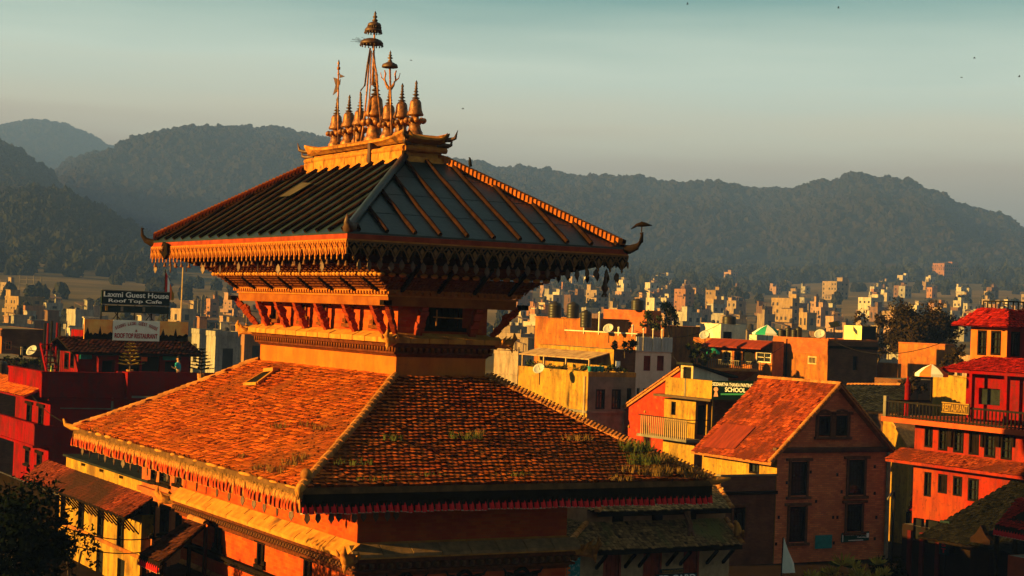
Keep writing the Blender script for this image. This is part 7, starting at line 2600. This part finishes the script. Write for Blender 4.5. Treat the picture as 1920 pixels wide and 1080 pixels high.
# upper terrace room
xb_ = 2.2
zc_ = Re.l(on_x(1850, 690, Re.x0 + xb_)).z
mb = MB()
w1 = [on_x(1836, 715, Re.x0 + xb_).y - Re.y0, on_x(1876, 715, Re.x0 + xb_).y - Re.y0]
yfar = on_x(1812, 715, Re.x0 + xb_).y - Re.y0
mb.facade((xb_, -2, Re.h), (0, 1, 0), (0, 0, 1), (-1, 0, 0), yfar + 2, zc_ - Re.h, [(min(w1) + 2, 0.95, max(w1) + 2, 1.75), (0.5, 0.0, 1.6, 2.1)], 0.2)
mb.face([(xb_, yfar, Re.h), (xb_ + 5, yfar, Re.h), (xb_ + 5, yfar, zc_), (xb_, yfar, zc_)])
ur_ = part('terrace_room', mb, red_paint, Re.root)
mb = MB()
mb.face([(xb_ + 0.19, -2, Re.h), (xb_ + 0.19, yfar, Re.h), (xb_ + 0.19, yfar, zc_), (xb_ + 0.19, -2, zc_)])
part('window_glass', mb, glass, ur_)
def skirt_roof(nm, x0_, x1_, ya, yb, z0_, z1_, run, m, pm):
    # hipped tile roof seen from the left and front
    mb = MB()
    p = [(x0_ - run, ya - run, z0_), (x1_, ya - run, z0_), (x1_, yb + run, z0_), (x0_ - run, yb + run, z0_), (x0_ + 0.6, ya + 0.6, z1_), (x1_, ya + 0.6, z1_), (x1_, yb - 0.6, z1_), (x0_ + 0.6, yb - 0.6, z1_)]
    mb.hexa(p)
    mb.box((x0_ - run - 0.02, ya - run - 0.02, z0_ - 0.14), (x1_, yb + run + 0.02, z0_ - 0.002))
    r_ = part(nm, mb, pm, Re.root)
    up = Vector((0, 0, 0.02))
    P_ = [Vector(q) + up for q in p]
    tiles_obj('roof_tiles', [(P_[3], P_[0], P_[7], P_[4]), (P_[0], P_[1], P_[4], P_[5])], m, r_, 0.2, 0.18)
    return r_
red_tile = mat('red_tile', (0.22, 0.008, 0.005), (0.15, 0.007, 0.005), 1.2, 0.85, 0.3, tint=True)
skirt_roof('canopy_roof', xb_, xb_ + 6, -3, yfar, zc_ - 0.15, zc_ + 0.5, 0.9, red_tile, red_paint)
for px in (1822, 1888):
    y = on_x(px, 730, Re.x0 + 1.4).y - Re.y0
    mb = MB()
    mb.bar((1.4, y, Re.h), (1.4, y, zc_ - 0.1), 0.2)
    part('column', mb, red_paint, Re.root)
# top pavilion
Tp = House('top_pavilion', 'orange pavilion with two tall windows on the restaurant roof', 'pavilion', 1889, 610, 86, 1821, 2000, mat('warm_orange_paint', (0.46, 0.13, 0.024), (0.4, 0.09, 0.018), 0.8, 0.85, 0.1, grime=0.4), z0=Re.z0 + zc_ + 0.3, m2=red_paint, wl=[(1833, 619, 1850, 666, 'plain'), (1858, 620, 1877, 666, 'plain')], wr=[(1895, 622, 1912, 668, 'plain')])
mb = MB()
ov = 0.7
P_ = [Vector((-ov, -ov, Tp.h - 0.1)), Vector((Tp.lx, -ov, Tp.h - 0.1)), Vector((Tp.lx, Tp.ly + ov, Tp.h - 0.1)), Vector((-ov, Tp.ly + ov, Tp.h - 0.1)), Vector((0.2, 0.3, Tp.h + 0.75)), Vector((Tp.lx, 0.3, Tp.h + 0.75)), Vector((Tp.lx, Tp.ly - 0.3, Tp.h + 0.75)), Vector((0.2, Tp.ly - 0.3, Tp.h + 0.75))]
mb.hexa(P_)
rt_ = part('roof', mb, red_paint, Tp.root)
up = Vector((0, 0, 0.02))
tiles_obj('roof_tiles', [(P_[3] + up, P_[0] + up, P_[7] + up, P_[4] + up), (P_[0] + up, P_[1] + up, P_[4] + up, P_[5] + up)], red_tile, rt_, 0.18, 0.16)
mb = MB()
zz = Tp.h + 0.75
for i in range(14):
    mb.bar((0.4 + i * 0.35, 0.4, zz), (0.4 + i * 0.35, 0.4, zz + 0.42), 0.05)
for i in range(7):
    mb.bar((0.4, 0.4 + i * (Tp.ly - 0.8) / 6, zz), (0.4, 0.4 + i * (Tp.ly - 0.8) / 6, zz + 0.42), 0.05)
mb.bar((0.4, 0.4, zz + 0.42), (5.2, 0.4, zz + 0.42), 0.07)
mb.bar((0.4, 0.4, zz + 0.42), (0.4, Tp.ly - 0.4, zz + 0.42), 0.07)
part('roof_railing', mb, iron, Tp.root)
# restaurant sign
a, b = on_x(1768, 762, Re.x0 - out - 0.05), on_x(1819, 767, Re.x0 - out - 0.05)
t = thing('restaurant_sign', 'dark board reading RESTAURANT on the balcony railing', 'sign', (a.x, a.y, a.z - 0.28))
Ls = abs(b.y - a.y)
mb = MB()
mb.box((-0.06, -Ls, 0), (0.0, 0, 0.5))
part('board', mb, mat('sign_brown', (0.09, 0.05, 0.02), (0.06, 0.035, 0.015), 3, 0.6), t)
text_part('RESTAURANT', t, (-0.08, -0.08, 0.08), (0, -1, 0), Ls - 0.16, 0.34, let_yl, 0.02)
mb = MB()
for z in (0.02, 0.48):
    mb.bar((-0.07, -Ls, z), (-0.07, 0, z), 0.04)
part('frame', mb, let_yl, t)
pp_ = on_x(1745, 742, Re.x0 + 0.6)
parasol('orange and white striped parasol on the restaurant terrace', 1745, 752, (pp_ - CAM).dot(FW), 0.8, 1.75, ocl, wcl)
p = on_x(1738, 735, Re.x0 + 1.2)
t = part('chimney_pot', MB().lathe([(0.14, 0), (0.14, 1.6), (0.17, 1.65), (0.1, 1.8), (0.03, 2.1)], n=10), red_paint, None, True, loc=(p.x, p.y + 1.4, Re.z1))
tag(t, 'red chimney pipe rising behind the striped parasol', 'chimney')
# --- dark shop row in the lower right
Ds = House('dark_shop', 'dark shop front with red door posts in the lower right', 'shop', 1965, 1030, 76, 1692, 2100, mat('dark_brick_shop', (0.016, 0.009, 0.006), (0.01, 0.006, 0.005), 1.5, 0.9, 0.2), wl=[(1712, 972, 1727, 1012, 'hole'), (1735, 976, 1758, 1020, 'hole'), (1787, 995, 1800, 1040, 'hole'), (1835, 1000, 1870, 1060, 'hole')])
for px in (1731, 1761, 1708):
    y = on_x(px, 1000, Ds.x0).y - Ds.y0
    mb = MB()
    mb.box((-0.12, y - 0.12, 0), (-0.003, y + 0.12, Ds.h - 0.25))
    part('door_post', mb, mat('shop_red', (0.07, 0.008, 0.006), (0.045, 0.006, 0.005), 3, 0.8), Ds.root)
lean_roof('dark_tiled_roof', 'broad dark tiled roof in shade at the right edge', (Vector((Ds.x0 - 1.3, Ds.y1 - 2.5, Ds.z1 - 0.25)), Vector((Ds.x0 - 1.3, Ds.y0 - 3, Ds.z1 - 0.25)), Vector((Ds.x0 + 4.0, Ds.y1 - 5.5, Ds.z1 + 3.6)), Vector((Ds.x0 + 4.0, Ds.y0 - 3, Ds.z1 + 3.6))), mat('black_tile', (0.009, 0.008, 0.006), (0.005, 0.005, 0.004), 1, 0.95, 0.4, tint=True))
lean_roof('small_red_roof', 'small red tiled porch roof below the restaurant corner', (at(1702, 958, 93), at(1768, 962, 88), at(1712, 934, 95), at(1755, 938, 91)), red_tile, posts=0.15, cat='porch')
# vertical GUEST sign
a = on_x(1770, 1040, Ds.x0 - 0.4)
t = thing('vertical_sign', 'narrow dark vertical sign with red letters GUEST', 'sign', (a.x, a.y, 0))
hz_ = on_x(1770, 976, Ds.x0 - 0.4).z
mb = MB()
mb.box((-0.03, -0.3, a.z), (0.03, 0.3, hz_))
part('board', mb, sign_bk, t)
mb = MB()
mb.bar((0.06, 0, 0), (0.06, 0, hz_), 0.06)
part('post', mb, iron, t)
lh = (hz_ - a.z) / 5.6
for i, ch in enumerate('GUEST'):
    text_part(ch, t, (-0.045, 0.14, hz_ - 0.12 - lh * (i + 0.85)), (0, -1, 0), 0.28, lh * 0.72, let_red, 0.02)
# brown standing slab (small shrine) by the shop
w = on_x(1845, 1025, Ds.x0 - 0.9)
t = part('stone_shrine', MB().extr([(-0.55, -1.2), (0.55, -1.2), (0.6, 0.35), (0.3, 0.55), (0.0, 0.95), (-0.3, 0.55), (-0.6, 0.35)], (0, 0, 0), (0, -1, 0), (0, 0, 1), (-1, 0, 0), 0.25), mat('brown_shrine', (0.02, 0.009, 0.005), (0.012, 0.006, 0.004), 2, 0.9, 0.4), None, loc=(w.x, w.y, w.z))
tag(t, 'brown pointed stone slab standing before the dark shop', 'shrine')
# canopy at the right edge
lean_roof('red_canopy', 'red tiled canopy with fringe at the right edge', (at(1866, 985, 66), at(1975, 1005, 62), at(1905, 950, 67), at(1990, 930, 64)), red_tile, fringe=pl_r, posts=0.12, cat='canopy')
Cb = House('red_plinth', 'reddish block under the canopy at the bottom right corner', 'plinth', 1930, 1048, 63, 1890, 1990, mat('red_block', (0.24, 0.04, 0.018), (0.16, 0.03, 0.014), 2, 0.85))
# white triangular cloth
p = at(1466, 1075, 82)
t = thing('white_pennant', 'white triangular cloth at the foot of the brick house', 'pennant', (p.x, p.y, 0))
zt_ = at(1468, 1008, 82).z
ax = Vector((math.cos(-YAW), math.sin(-YAW), 0))
mb = MB()
a = [Vector((0, 0, p.z)), ax * 0.62 + Vector((0, 0, p.z + 0.05)), ax * 0.6 + Vector((0, 0.1, p.z + 0.5)), ax * 0.28 + Vector((0, 0.05, p.z + 1.1)), ax * 0.04 + Vector((0, 0, zt_))]
mb.face(a)
mb.face([q + Vector((0.01, 0.03, 0)) for q in a[::-1]])
part('cloth', mb, wcl, t)
mb = MB()
mb.tube([(-0.02, 0.02, 0), (0.02, 0.02, zt_)], 0.03, 6)
part('pole', mb, iron, t)
# spiky yellow bush
p = at(1590, 1078, 58)
t = thing('spiky_bush', 'spiky yellow green bush at the bottom in front of brick house', 'bush', (p.x, p.y, 0))
mb = MB()
mb.tube([(0, 0, 0), (0.1, 0, p.z * 0.6), (0, 0, p.z)], [0.14, 0.1, 0.06], 7)
tk_ = mb
lm_ = MB()
dm_ = MB()
g = random.Random(3)
for px, py, r_ in ((1580, 1056, 0.5), (1560, 1072, 0.4), (1520, 1082, 0.4), (1545, 1085, 0.5), (1645, 1054, 0.35), (1655, 1075, 0.35), (1612, 1080, 0.5), (1635, 1086, 0.5), (1600, 1060, 0.35)):
    c = at(px, py + 6, 58 + g.uniform(-0.4, 0.4)) - Vector((p.x, p.y, 0))
    tk_.tube([(0, 0, p.z * 0.55), c - Vector((0, 0, 0.2))], [0.06, 0.03], 5)
    for i in range(60):
        d = Vector((g.gauss(0, 0.8), g.gauss(0, 0.8), g.uniform(0.1, 1.3))).normalized()
        l = r_ * g.uniform(0.5, 1.05)
        w = d.cross(Vector((g.gauss(0, 1), g.gauss(0, 1), 0.2))).normalized() * 0.03
        q = c + d * r_ * 0.15
        (lm_ if d.z > 0.3 else dm_).face([q - w * 0.4, q + w * 0.4, q + d * l * 0.65 + w, q + d * l, q + d * l * 0.65 - w])
part('stem', tk_, bark, t)
part('upper_leaves', lm_, leaf_y, t)
part('lower_leaves', dm_, leaf, t)
P0 = at(1660, 1085, 60)
tree('dark_bush', 'dark bush right of the spiky yellow one', (P0.x, P0.y, 0), at(1650, 1050, 60).z, 0.8, 700, 0.09, leaf_dk, (1.4, 1, 0.7), 77, 10, 0.08, 'bush')
# street lamp between brick house and restaurant
p = at(1668, 935, 92)
t = thing('street_lamp', 'pale street lamp arm beside the brick house corner', 'street lamp', (p.x + 0.3, p.y, 0))
mb = MB()
mb.tube([(0, 0, 0), (0, 0, p.z + 0.4)], 0.06, 6)
part('post', mb, iron, t)
mb = MB()
mb.tube([(0, 0, p.z + 0.4), (-0.25, -0.2, p.z + 0.45), (-0.7, -0.3, p.z)], [0.04, 0.06, 0.05], 6)
part('lamp_head', mb, concrete, t)

cable('cable from brick gable to the restaurant corner', at(1690, 842, 91), at(1725, 870, 96), 0.25)
cable('long cable above the school roof towards the brick block', at(1278, 690, 104), at(1470, 648, 126), 0.8)
cable('cable from the pinkish house to the school shed', at(1258, 662, 118), at(1302, 686, 104), 0.4)

# ------------------------------------------------------------------ the far town
def ground_at(px, d):
    P_ = at(px, 600, d)
    dx, dy = P_.x - CAM.x, P_.y - CAM.y
    return float(ground_z(math.atan2(dx, dy), math.hypot(dx, dy)))
def depth_for(px, pyb):
    # farthest-to-nearest search for the ground seen at px,pyb
    best, bd = 400, 1e9
    for d in np.arange(260, 2300, 20.0):
        P_ = at(px, 600, d)
        y = proj((P_.x, P_.y, ground_at(px, d)))[1]
        if abs(y - pyb) < bd:
            best, bd = d, abs(y - pyb)
    return float(best)
def fmat(nm, c):
    return mat('town_' + nm, c, tuple(q * 0.8 for q in c), 0.4, 0.9, grime=0.7, rnd=0.25)
TOWN = {'cream': fmat('cream', (0.27, 0.185, 0.12)), 'white': fmat('white', (0.42, 0.34, 0.26)), 'yellow': fmat('yellow', (0.29, 0.18, 0.08)), 'orange brick': fmat('orange', (0.28, 0.125, 0.06)), 'pink': fmat('pink', (0.33, 0.19, 0.125)), 'grey': fmat('grey', (0.3, 0.26, 0.22)), 'brown brick': fmat('brown', (0.15, 0.08, 0.05))}
TIN = mat('town_tin', (0.16, 0.12, 0.1), (0.1, 0.05, 0.04), 0.6, 0.6)
win_dk = mat('town_window', (0.02, 0.018, 0.016), (0.04, 0.034, 0.028), 1, 0.5)
def far_house(label, P0, wx, wy, h, col, floors, group=None, seed=0, rz=0.0, extras=True, slope=False):
    g_ = random.Random(seed)
    t = thing('town_house', label, 'house', P0, rz, group)
    m = TOWN[col]
    mb = MB()
    mb.box((0, 0, -2), (wx, wy, h))
    # slabs
    fh = h / floors
    for k in range(1, floors):
        if g_.random() < 0.7:
            mb.box((-0.12, -0.12, k * fh - 0.12), (wx + 0.05, wy + 0.05, k * fh + 0.06))
    # parapet
    ph = g_.uniform(0.4, 1.0)
    mb.box((-0.08, -0.08, h), (0.12, wy, h + ph))
    mb.box((0.12, -0.08, h), (wx, 0.12, h + ph))
    mb.box((wx - 0.15, 0.12, h), (wx, wy, h + ph))
    mb.box((0.12, wy - 0.15, h), (wx - 0.15, wy, h + ph))
    part('wall', mb, m, t)
    if extras:
        if g_.random() < 0.75:
            sxx, syy = wx * g_.uniform(0.3, 0.5), wy * g_.uniform(0.3, 0.5)
            ox, oy = g_.choice((0.12, wx - sxx - 0.15)), g_.choice((0.12, wy - syy - 0.15))
            mb = MB()
            hh = g_.uniform(1.8, 2.6)
            mb.box((ox, oy, h - 0.02), (ox + sxx, oy + syy, h + hh))
            mb.box((ox - 0.15, oy - 0.15, h + hh), (ox + sxx + 0.15, oy + syy + 0.15, h + hh + 0.14))
            part('stair_room', mb, m, t)
            if g_.random() < 0.5:
                part('tank', MB().lathe([(0.5, h + hh + 0.1), (0.52, h + hh + 1.0), (0.2, h + hh + 1.25)], (ox + sxx / 2, oy + syy / 2, 0), 10), tank_m, t, True)
        mb = MB()
        for i in range(g_.randint(0, 4)):
            x, y = g_.choice((0.1, wx - 0.1)), g_.choice((0.1, wy - 0.1))
            mb.bar((x, y, h), (x, y, h + g_.uniform(1.0, 1.9)), 0.16)
        if mb.v:
            o = part('roof_posts', mb, m, t)
            o['kind'] = 'stuff'
    wb = MB()
    nx, ny = max(1, int(wx / 2.3)), max(1, int(wy / 2.3))
    ww, wh = 1.0, fh * 0.45
    for k in range(floors):
        z = k * fh + fh * 0.3
        for i in range(nx):
            x = wx * (i + 0.5) / nx
            if g_.random() < 0.9:
                wb.box((x - ww / 2, -0.05, z), (x + ww / 2, 0.1, z + wh))
        for j in range(ny):
            y = wy * (j + 0.5) / ny
            if g_.random() < 0.55:
                wb.box((-0.05, y - ww / 2, z), (0.1, y + ww / 2, z + wh))
    if wb.v:
        o = part('windows', wb, win_dk, t)
        o['kind'] = 'stuff'
    if g_.random() < 0.6 and floors > 1:
        bb = MB()
        k = g_.randint(1, floors - 1)
        z = k * fh
        ln = wy * g_.uniform(0.5, 1.0)
        bb.box((-1.0, 0.1, z - 0.1), (-0.01, ln, z + 0.05))
        bb.box((-1.0, 0.1, z + 0.05), (-0.93, ln, z + 0.85))
        part('balcony', bb, m, t)
    if g_.random() < 0.35:
        rb = MB()
        rb.hexa([(wx * 0.35, wy * 0.1, h + 1.5), (wx * 0.95, wy * 0.1, h + 1.5), (wx * 0.95, wy * 0.9, h + 2.1), (wx * 0.35, wy * 0.9, h + 2.1), (wx * 0.35, wy * 0.1, h + 1.56), (wx * 0.95, wy * 0.1, h + 1.56), (wx * 0.95, wy * 0.9, h + 2.16), (wx * 0.35, wy * 0.9, h + 2.16)])
        for px_, py_ in ((0.37, 0.12), (0.93, 0.12), (0.37, 0.88), (0.93, 0.88)):
            rb.bar((wx * px_, wy * py_, h), (wx * px_, wy * py_, h + 1.55 + 0.5 * (py_ > 0.5)), 0.1)
        part('tin_shelter', rb, TIN, t)
    if g_.random() < 0.3:
        part('tank', MB().lathe([(0.5, h), (0.52, h + 1.0), (0.2, h + 1.25)], (wx * 0.2, wy * 0.25, 0), 10), tank_m, t, True)
    return t
# houses one can point at
SPEC = [  # px0, px1, ytop, ybase, colour, floors, label, fraction of the width on the lit side
    (1227, 1264, 517, 533, 'white', 1, 'long low white building at the forest foot right of the bell', 0.3),
    (1357, 1383, 511, 533, 'pink', 3, 'pink house high below the forest right of centre', 0.5),
    (1541, 1590, 529, 562, 'cream', 4, 'stepped cream block on the slope left of the hillside palace', 0.55),
    (1682, 1702, 518, 538, 'white', 2, 'small white house at the forest edge left of the hillside palace', 0.5),
    (1748, 1796, 495, 528, 'orange brick', 5, 'big orange hillside block just below the right forest', 0.45),
    (1735, 1753, 521, 542, 'white', 2, 'little white house below the big orange hillside block', 0.5),
    (1263, 1301, 546, 588, 'orange brick', 5, 'tall narrow orange tower left of centre in the far town', 0.55),
    (1322, 1353, 546, 580, 'yellow', 4, 'bright yellow white house right of the orange tower', 0.6),
    (1362, 1396, 566, 602, 'cream', 3, 'cream house with small windows right of the bright yellow one', 0.5),
    (1445, 1498, 564, 603, 'yellow', 3, 'large yellow roofed house in the middle of the far town', 0.75),
    (1517, 1546, 568, 604, 'pink', 5, 'slim pinkish tower right of the large yellow house', 0.4),
    (1608, 1656, 562, 600, 'white', 4, 'white four storey house left of the round brown tree', 0.5),
    (1210, 1236, 563, 602, 'white', 3, 'white slab house left of the orange tower', 0.6),
    (1098, 1141, 547, 586, 'cream', 4, 'cream house behind the hanging corner bell', 0.45),
    (8, 80, 560, 602, 'yellow', 3, 'large yellow white house at the far left of the town', 0.35),
    (82, 117, 571, 606, 'grey', 3, 'plain grey box house right of the yellow house at far left', 0.1),
    (0, 22, 533, 556, 'cream', 5, 'tall pale block at the left edge below the wooded knoll', 0.5),
    (366, 396, 626, 690, 'grey', 2, 'grey house with dark windows left of the two storey grey block', 0.2),
    (399, 437, 630, 692, 'grey', 2, 'two storey grey block with six square windows by the temple', 0.08),
    (437, 500, 626, 700, 'orange brick', 2, 'orange corner house partly hidden by the temple wall', 0.3),
    (418, 450, 566, 592, 'pink', 4, 'tall pink block left of the temple struts', 0.5),
    (386, 400, 566, 598, 'orange brick', 4, 'slim brick tower left of the temple brackets', 0.5)]
placed = []
for k, (xa, xb, yt, yb, col, fl_, lab, lf) in enumerate(SPEC):
    d = depth_for((xa + xb) / 2, yb)
    if yb > 640:
        d = 165 + k % 3 * 12
    xc = xa + (xb - xa) * lf
    P_ = at(xc, yb, d)
    z0_ = ground_at(xc, d)
    P_.z = z0_
    h_ = sz(P_.x, P_.y, yt) - z0_
    wy_ = max(2.5, sy(P_, xa) - P_.y)
    wx_ = max(2.5, sx(P_, xb) - P_.x)
    far_house(lab, P_, min(wx_, 40), min(wy_, 40), max(3, h_), col, fl_, None, 200 + k, extras=(yt < 620))
    placed.append((P_.x, P_.y, max(wx_, wy_)))
# the crowd of the town
g_ = random.Random(11)
cols = ['cream'] * 5 + ['white'] * 4 + ['yellow'] * 2 + ['orange brick'] * 3 + ['pink'] * 4 + ['grey'] * 5 + ['brown brick'] * 3
crowd = []
cnt = 0
tries = 0
while cnt < 200 and tries < 6000:
    tries += 1
    u = g_.random()
    d = 225 + 1050 * u
    right = g_.random() < 0.7
    px = g_.uniform(930, 1960) if right else g_.uniform(-40, 520)
    if not right and d > 420:
        continue
    if right and d > 800 and g_.random() < 0.5:
        continue
    P_ = at(px, 600, d)
    z0_ = ground_at(px, d)
    P_.z = z0_
    wx_, wy_ = g_.uniform(3.2, 6.0), g_.uniform(3.2, 6.0)
    if any((P_.x - a) ** 2 + (P_.y - b) ** 2 < ((c + max(wx_, wy_)) * 0.62) ** 2 for a, b, c in placed):
        continue
    fl_ = g_.choice((1, 2, 2, 2, 3, 3))
    h_ = fl_ * 2.7
    ytop = proj((P_.x, P_.y, z0_ + h_ + 1.5))[1]
    lim = 600 if d < 300 else 560
    hor = 552 + 0.0366 * px
    h_ = min(h_, max(2.8, 1.0 * max(wx_, wy_)))
    if d < 420 and ytop < hor - 6:
        h_ = max(3.0, min(h_, CAM.z - z0_ - g_.uniform(0.5, 3.0)))
    fl_ = max(1, int(h_ / 2.5))
    col = g_.choice(cols)
    side = 'right' if right else 'left'
    zone = 'near' if d < 330 else ('middle' if d < 650 else 'far')
    LM = [(60, 'left of the rooftop stair'), (190, 'left of the billboard'), (330, 'behind the billboard'), (420, 'right of the bamboo pole'), (560, 'beside the temple struts'), (1010, 'beside the temple bracket'), (1110, 'behind the black tanks'), (1215, 'behind the hanging bell'), (1310, 'behind the low orange house'), (1400, 'behind the white roof house'), (1460, 'behind the green parasol'), (1560, 'behind the small roof tanks'), (1650, 'behind the yellow roof room'), (1800, 'behind the round brown tree'), (5000, 'behind the top pavilion')]
    lm = next(b for a, b in LM if px < a)
    size = ['single', 'two', 'three', 'four'][min(3, max(0, fl_ - 1))] + ' storey'
    lab = {'near': 'nearer %s %s house %s', 'middle': 'hazy %s %s house %s', 'far': 'tiny far %s %s house %s'}[zone] % (size, col, lm)
    lab_old = {'near': '%s flat-roofed house in the nearest rows of town %s of temple', 'middle': 'small %s house amid the hazy town %s of temple', 'far': 'tiny %s house below the hills %s of temple'}[zone] % (col, side)
    crowd.append((lab, px, d, far_house(lab, P_, wx_, wy_, h_, col, fl_, 'houses of the town behind', 500 + cnt, g_.uniform(-0.25, 0.2))))
    placed.append((P_.x, P_.y, max(wx_, wy_)))
    cnt += 1
from collections import defaultdict
dd = defaultdict(list)
for c_ in crowd:
    dd[c_[0]].append(c_)
ORD = ['leftmost', 'second', 'third', 'fourth', 'fifth', 'sixth', 'seventh']
for lab, cs_ in dd.items():
    if len(cs_) > 1:
        cs_.sort(key=lambda c: c[1])
        for i, c_ in enumerate(cs_):
            c_[3]['label'] = (ORD[min(i, 6)] + (' from left, ' if i else ' ')) + lab
# unfinished frame and pale tree on the left knoll
p = at(36, 548, 620)
z0_ = ground_at(55, 620)
t = thing('scaffold_frame', 'bare steel scaffold frame on the left slope', 'scaffold', (p.x, p.y, z0_))
w = (at(76, 548, 620) - p).length
h_ = at(55, 516, 620).z - z0_
mb = MB()
U = Vector((RT.x, RT.y, 0)).normalized()
for i in range(4):
    mb.bar(U * (w * i / 3), U * (w * i / 3) + Vector((0, 0, h_ * (1.0 if i % 2 == 0 else 0.9))), 0.28)
for j in range(1, 4):
    mb.bar(Vector((0, 0, h_ * j / 4)), U * w + Vector((0, 0, h_ * j / 4)), 0.2)
part('frame', mb, concrete, t)
p = at(138, 475, 900)
t = tree('pale_tree', 'bare pale tree catching the sun on the left knoll', (p.x, p.y, p.z - 5), 9.0, 4.2, 900, 0.45, mat('pale_leaf', (0.75, 0.5, 0.32), (0.5, 0.3, 0.18), 0.5, 0.9), (1, 1, 0.8), 31, 16, 0.4)
tree('knoll_tree', 'dark tree beside the pale one on the knoll', (p.x - 10, p.y - 3, p.z - 9), 9.0, 5.0, 1200, 0.5, leaf, (1.3, 1, 0.8), 32, 16, 0.4)
# radio mast
p = at(377, 600, 330)
t = thing('antenna_mast', 'thin antenna mast above the houses left of the temple', 'antenna', (p.x, p.y, ground_at(377, 330)))
zt_ = at(377, 556, 330).z - ground_at(377, 330)
mb = MB()
for k in (-1, 0, 1):
    mb.bar((k * 0.7, 0, zt_ - 4 + abs(k)), (k * 0.7, 0, zt_ + k * 0.4), 0.16)
mb.bar((-0.7, 0, zt_ - 3), (0.7, 0, zt_ - 3), 0.12)
mb.bar((0, 0, 0), (0, 0, zt_), 0.2)
part('mast', mb, concrete, t)

# ------------------------------------------------------------------ birds
def bird(label, px, py, d, s, ph):
    p = at(px, py, d)
    mb = MB()
    U = Vector((RT.x, RT.y, 0)).normalized()
    W = Vector((FW.x, FW.y, 0)).normalized()
    mb.tube([U * -0.5 * s, U * -0.2 * s, U * 0.15 * s, U * 0.32 * s, U * 0.42 * s], [0.02 * s, 0.09 * s, 0.11 * s, 0.07 * s, 0.01 * s], 7)
    o = thing('flying_bird', label, 'bird', p, 0, 'birds in the sky')
    part('body', mb, iron, o, True)
    for k in (-1, 1):
        mb = MB()
        a = U * 0.12 * s
        tip = W * k * 0.9 * s + Vector((0, 0, ph * s)) - U * 0.3 * s
        mid = W * k * 0.45 * s + Vector((0, 0, (ph * 0.7 + 0.1) * s))
        mb.face([a + U * 0.1 * s, mid + U * 0.12 * s, mid - U * 0.14 * s, a - U * 0.2 * s])
        mb.face([mid + U * 0.12 * s, tip, mid - U * 0.14 * s])
        part('wing', mb, iron, o)
for i, (px, py) in enumerate(((1572, 15), (1827, 109), (1803, 145), (1911, 144), (868, 204), (771, 113), (1289, 8))):
    bird(['bird near the top edge of the sky', 'upper bird of three at the right of the sky', 'lower left bird of three at the right', 'bird at the right edge of the sky', 'bird just right of the temple pinnacles', 'bird beside the tall parasol mast', 'tiny bird at the top edge right of centre'][i], px, py, 150, 0.26, 0.5 - 0.25 * (i % 3))
# pigeon perched on the right hip
q = None
best = 9
for k in range(60):
    pt = hip_line(1, -1, k / 59)
    x_ = proj(pt)[0]
    if abs(x_ - 880) < best:
        best, q = abs(x_ - 880), pt
pg = thing('pigeon', 'small pigeon perched on the upper roof ridge', 'pigeon', q + Vector((0, 0, 0.2)))
add('body', skin_mesh('body', [(0, 0, 0.1, 0.055), (0.0, 0, 0.2, 0.06), (0, 0, 0.27, 0.035), (-0.01, 0, 0.31, 0.034), (-0.06, 0, 0.31, 0.008), (0.08, 0, 0.03, 0.03), (0.02, 0.02, 0.0, 0.01)], [(0, 1), (1, 2), (2, 3), (3, 4), (0, 5), (0, 6)], iron, lv=1), pg)

# ------------------------------------------------------------------ rooftop dishes and more cables
def dish(label, px, py, d, r_=0.4):
    p = at(px, py, d)
    t = thing('satellite_dish', label, 'satellite dish', p, 0, 'rooftop satellite dishes')
    mb = MB()
    mb.tube([(0, 0, -0.8), (0, 0, 0.1)], 0.03, 6)
    part('pole', mb, iron, t)
    mb = MB()
    mb.lathe([(0.02, 0.0), (r_ * 0.5, 0.04), (r_ * 0.85, 0.12), (r_, 0.2), (r_ * 0.84, 0.14), (r_ * 0.5, 0.06), (0.02, 0.02)], (0, 0, 0), 14)
    b_ = part('bowl', mb, corr, t, True, loc=(0, 0, 0.15))
    b_.rotation_euler = (R(55), 0, R(-60))
    mb = MB()
    mb.tube([(0, 0, 0.15), (-0.25, -0.25, 0.45)], 0.015, 5)
    part('arm', mb, iron, t)
dish('satellite dish on the orange block terrace', 1142, 622, 127)
dish('satellite dish on the loggia house roof', 1322, 634, 132)
dish('satellite dish on the brick block edge', 1538, 632, 129)
dish('satellite dish on the terrace house at far left', 62, 664, 115)
dish('satellite dish beside the yellow terrace plants', 1012, 698, 113)
cable('cable from the orange block to the white roof house', at(1190, 620, 126), at(1352, 606, 150), 0.8)
cable('cable from the brick block to the top pavilion', at(1553, 634, 128), at(1822, 618, 90), 1.2)
cable('low cable between guesthouse and brick house at left', at(5, 640, 127), at(150, 640, 98), 0.6)
cable('cable along the restaurant upper windows', at(1716, 792, 100), at(1920, 800, 82), 0.15)

# ------------------------------------------------------------------ evening haze over the valley
hz_m = bpy.data.materials.new('haze_air')
hz_m.use_nodes = True
hn, hl_ = hz_m.node_tree.nodes, hz_m.node_tree.links
hn.clear()
pv = hn.new('ShaderNodeVolumePrincipled')
pv.inputs['Color'].default_value = (0.128, 0.255, 0.86, 1)
pv.inputs['Density'].default_value = 0.00031
pv.inputs['Anisotropy'].default_value = 0.0
ho = hn.new('ShaderNodeOutputMaterial')
hl_.new(pv.outputs[0], ho.inputs['Volume'])
mb = MB()
mb.box((CAM.x - 5300, CAM.y - 5300, -40), (CAM.x + 5300, CAM.y + 5300, LAND_MAX + 22))
o = part('haze', mb, hz_m, None)
tag(o, 'thin bluish evening haze filling the valley', 'haze', kind='stuff')
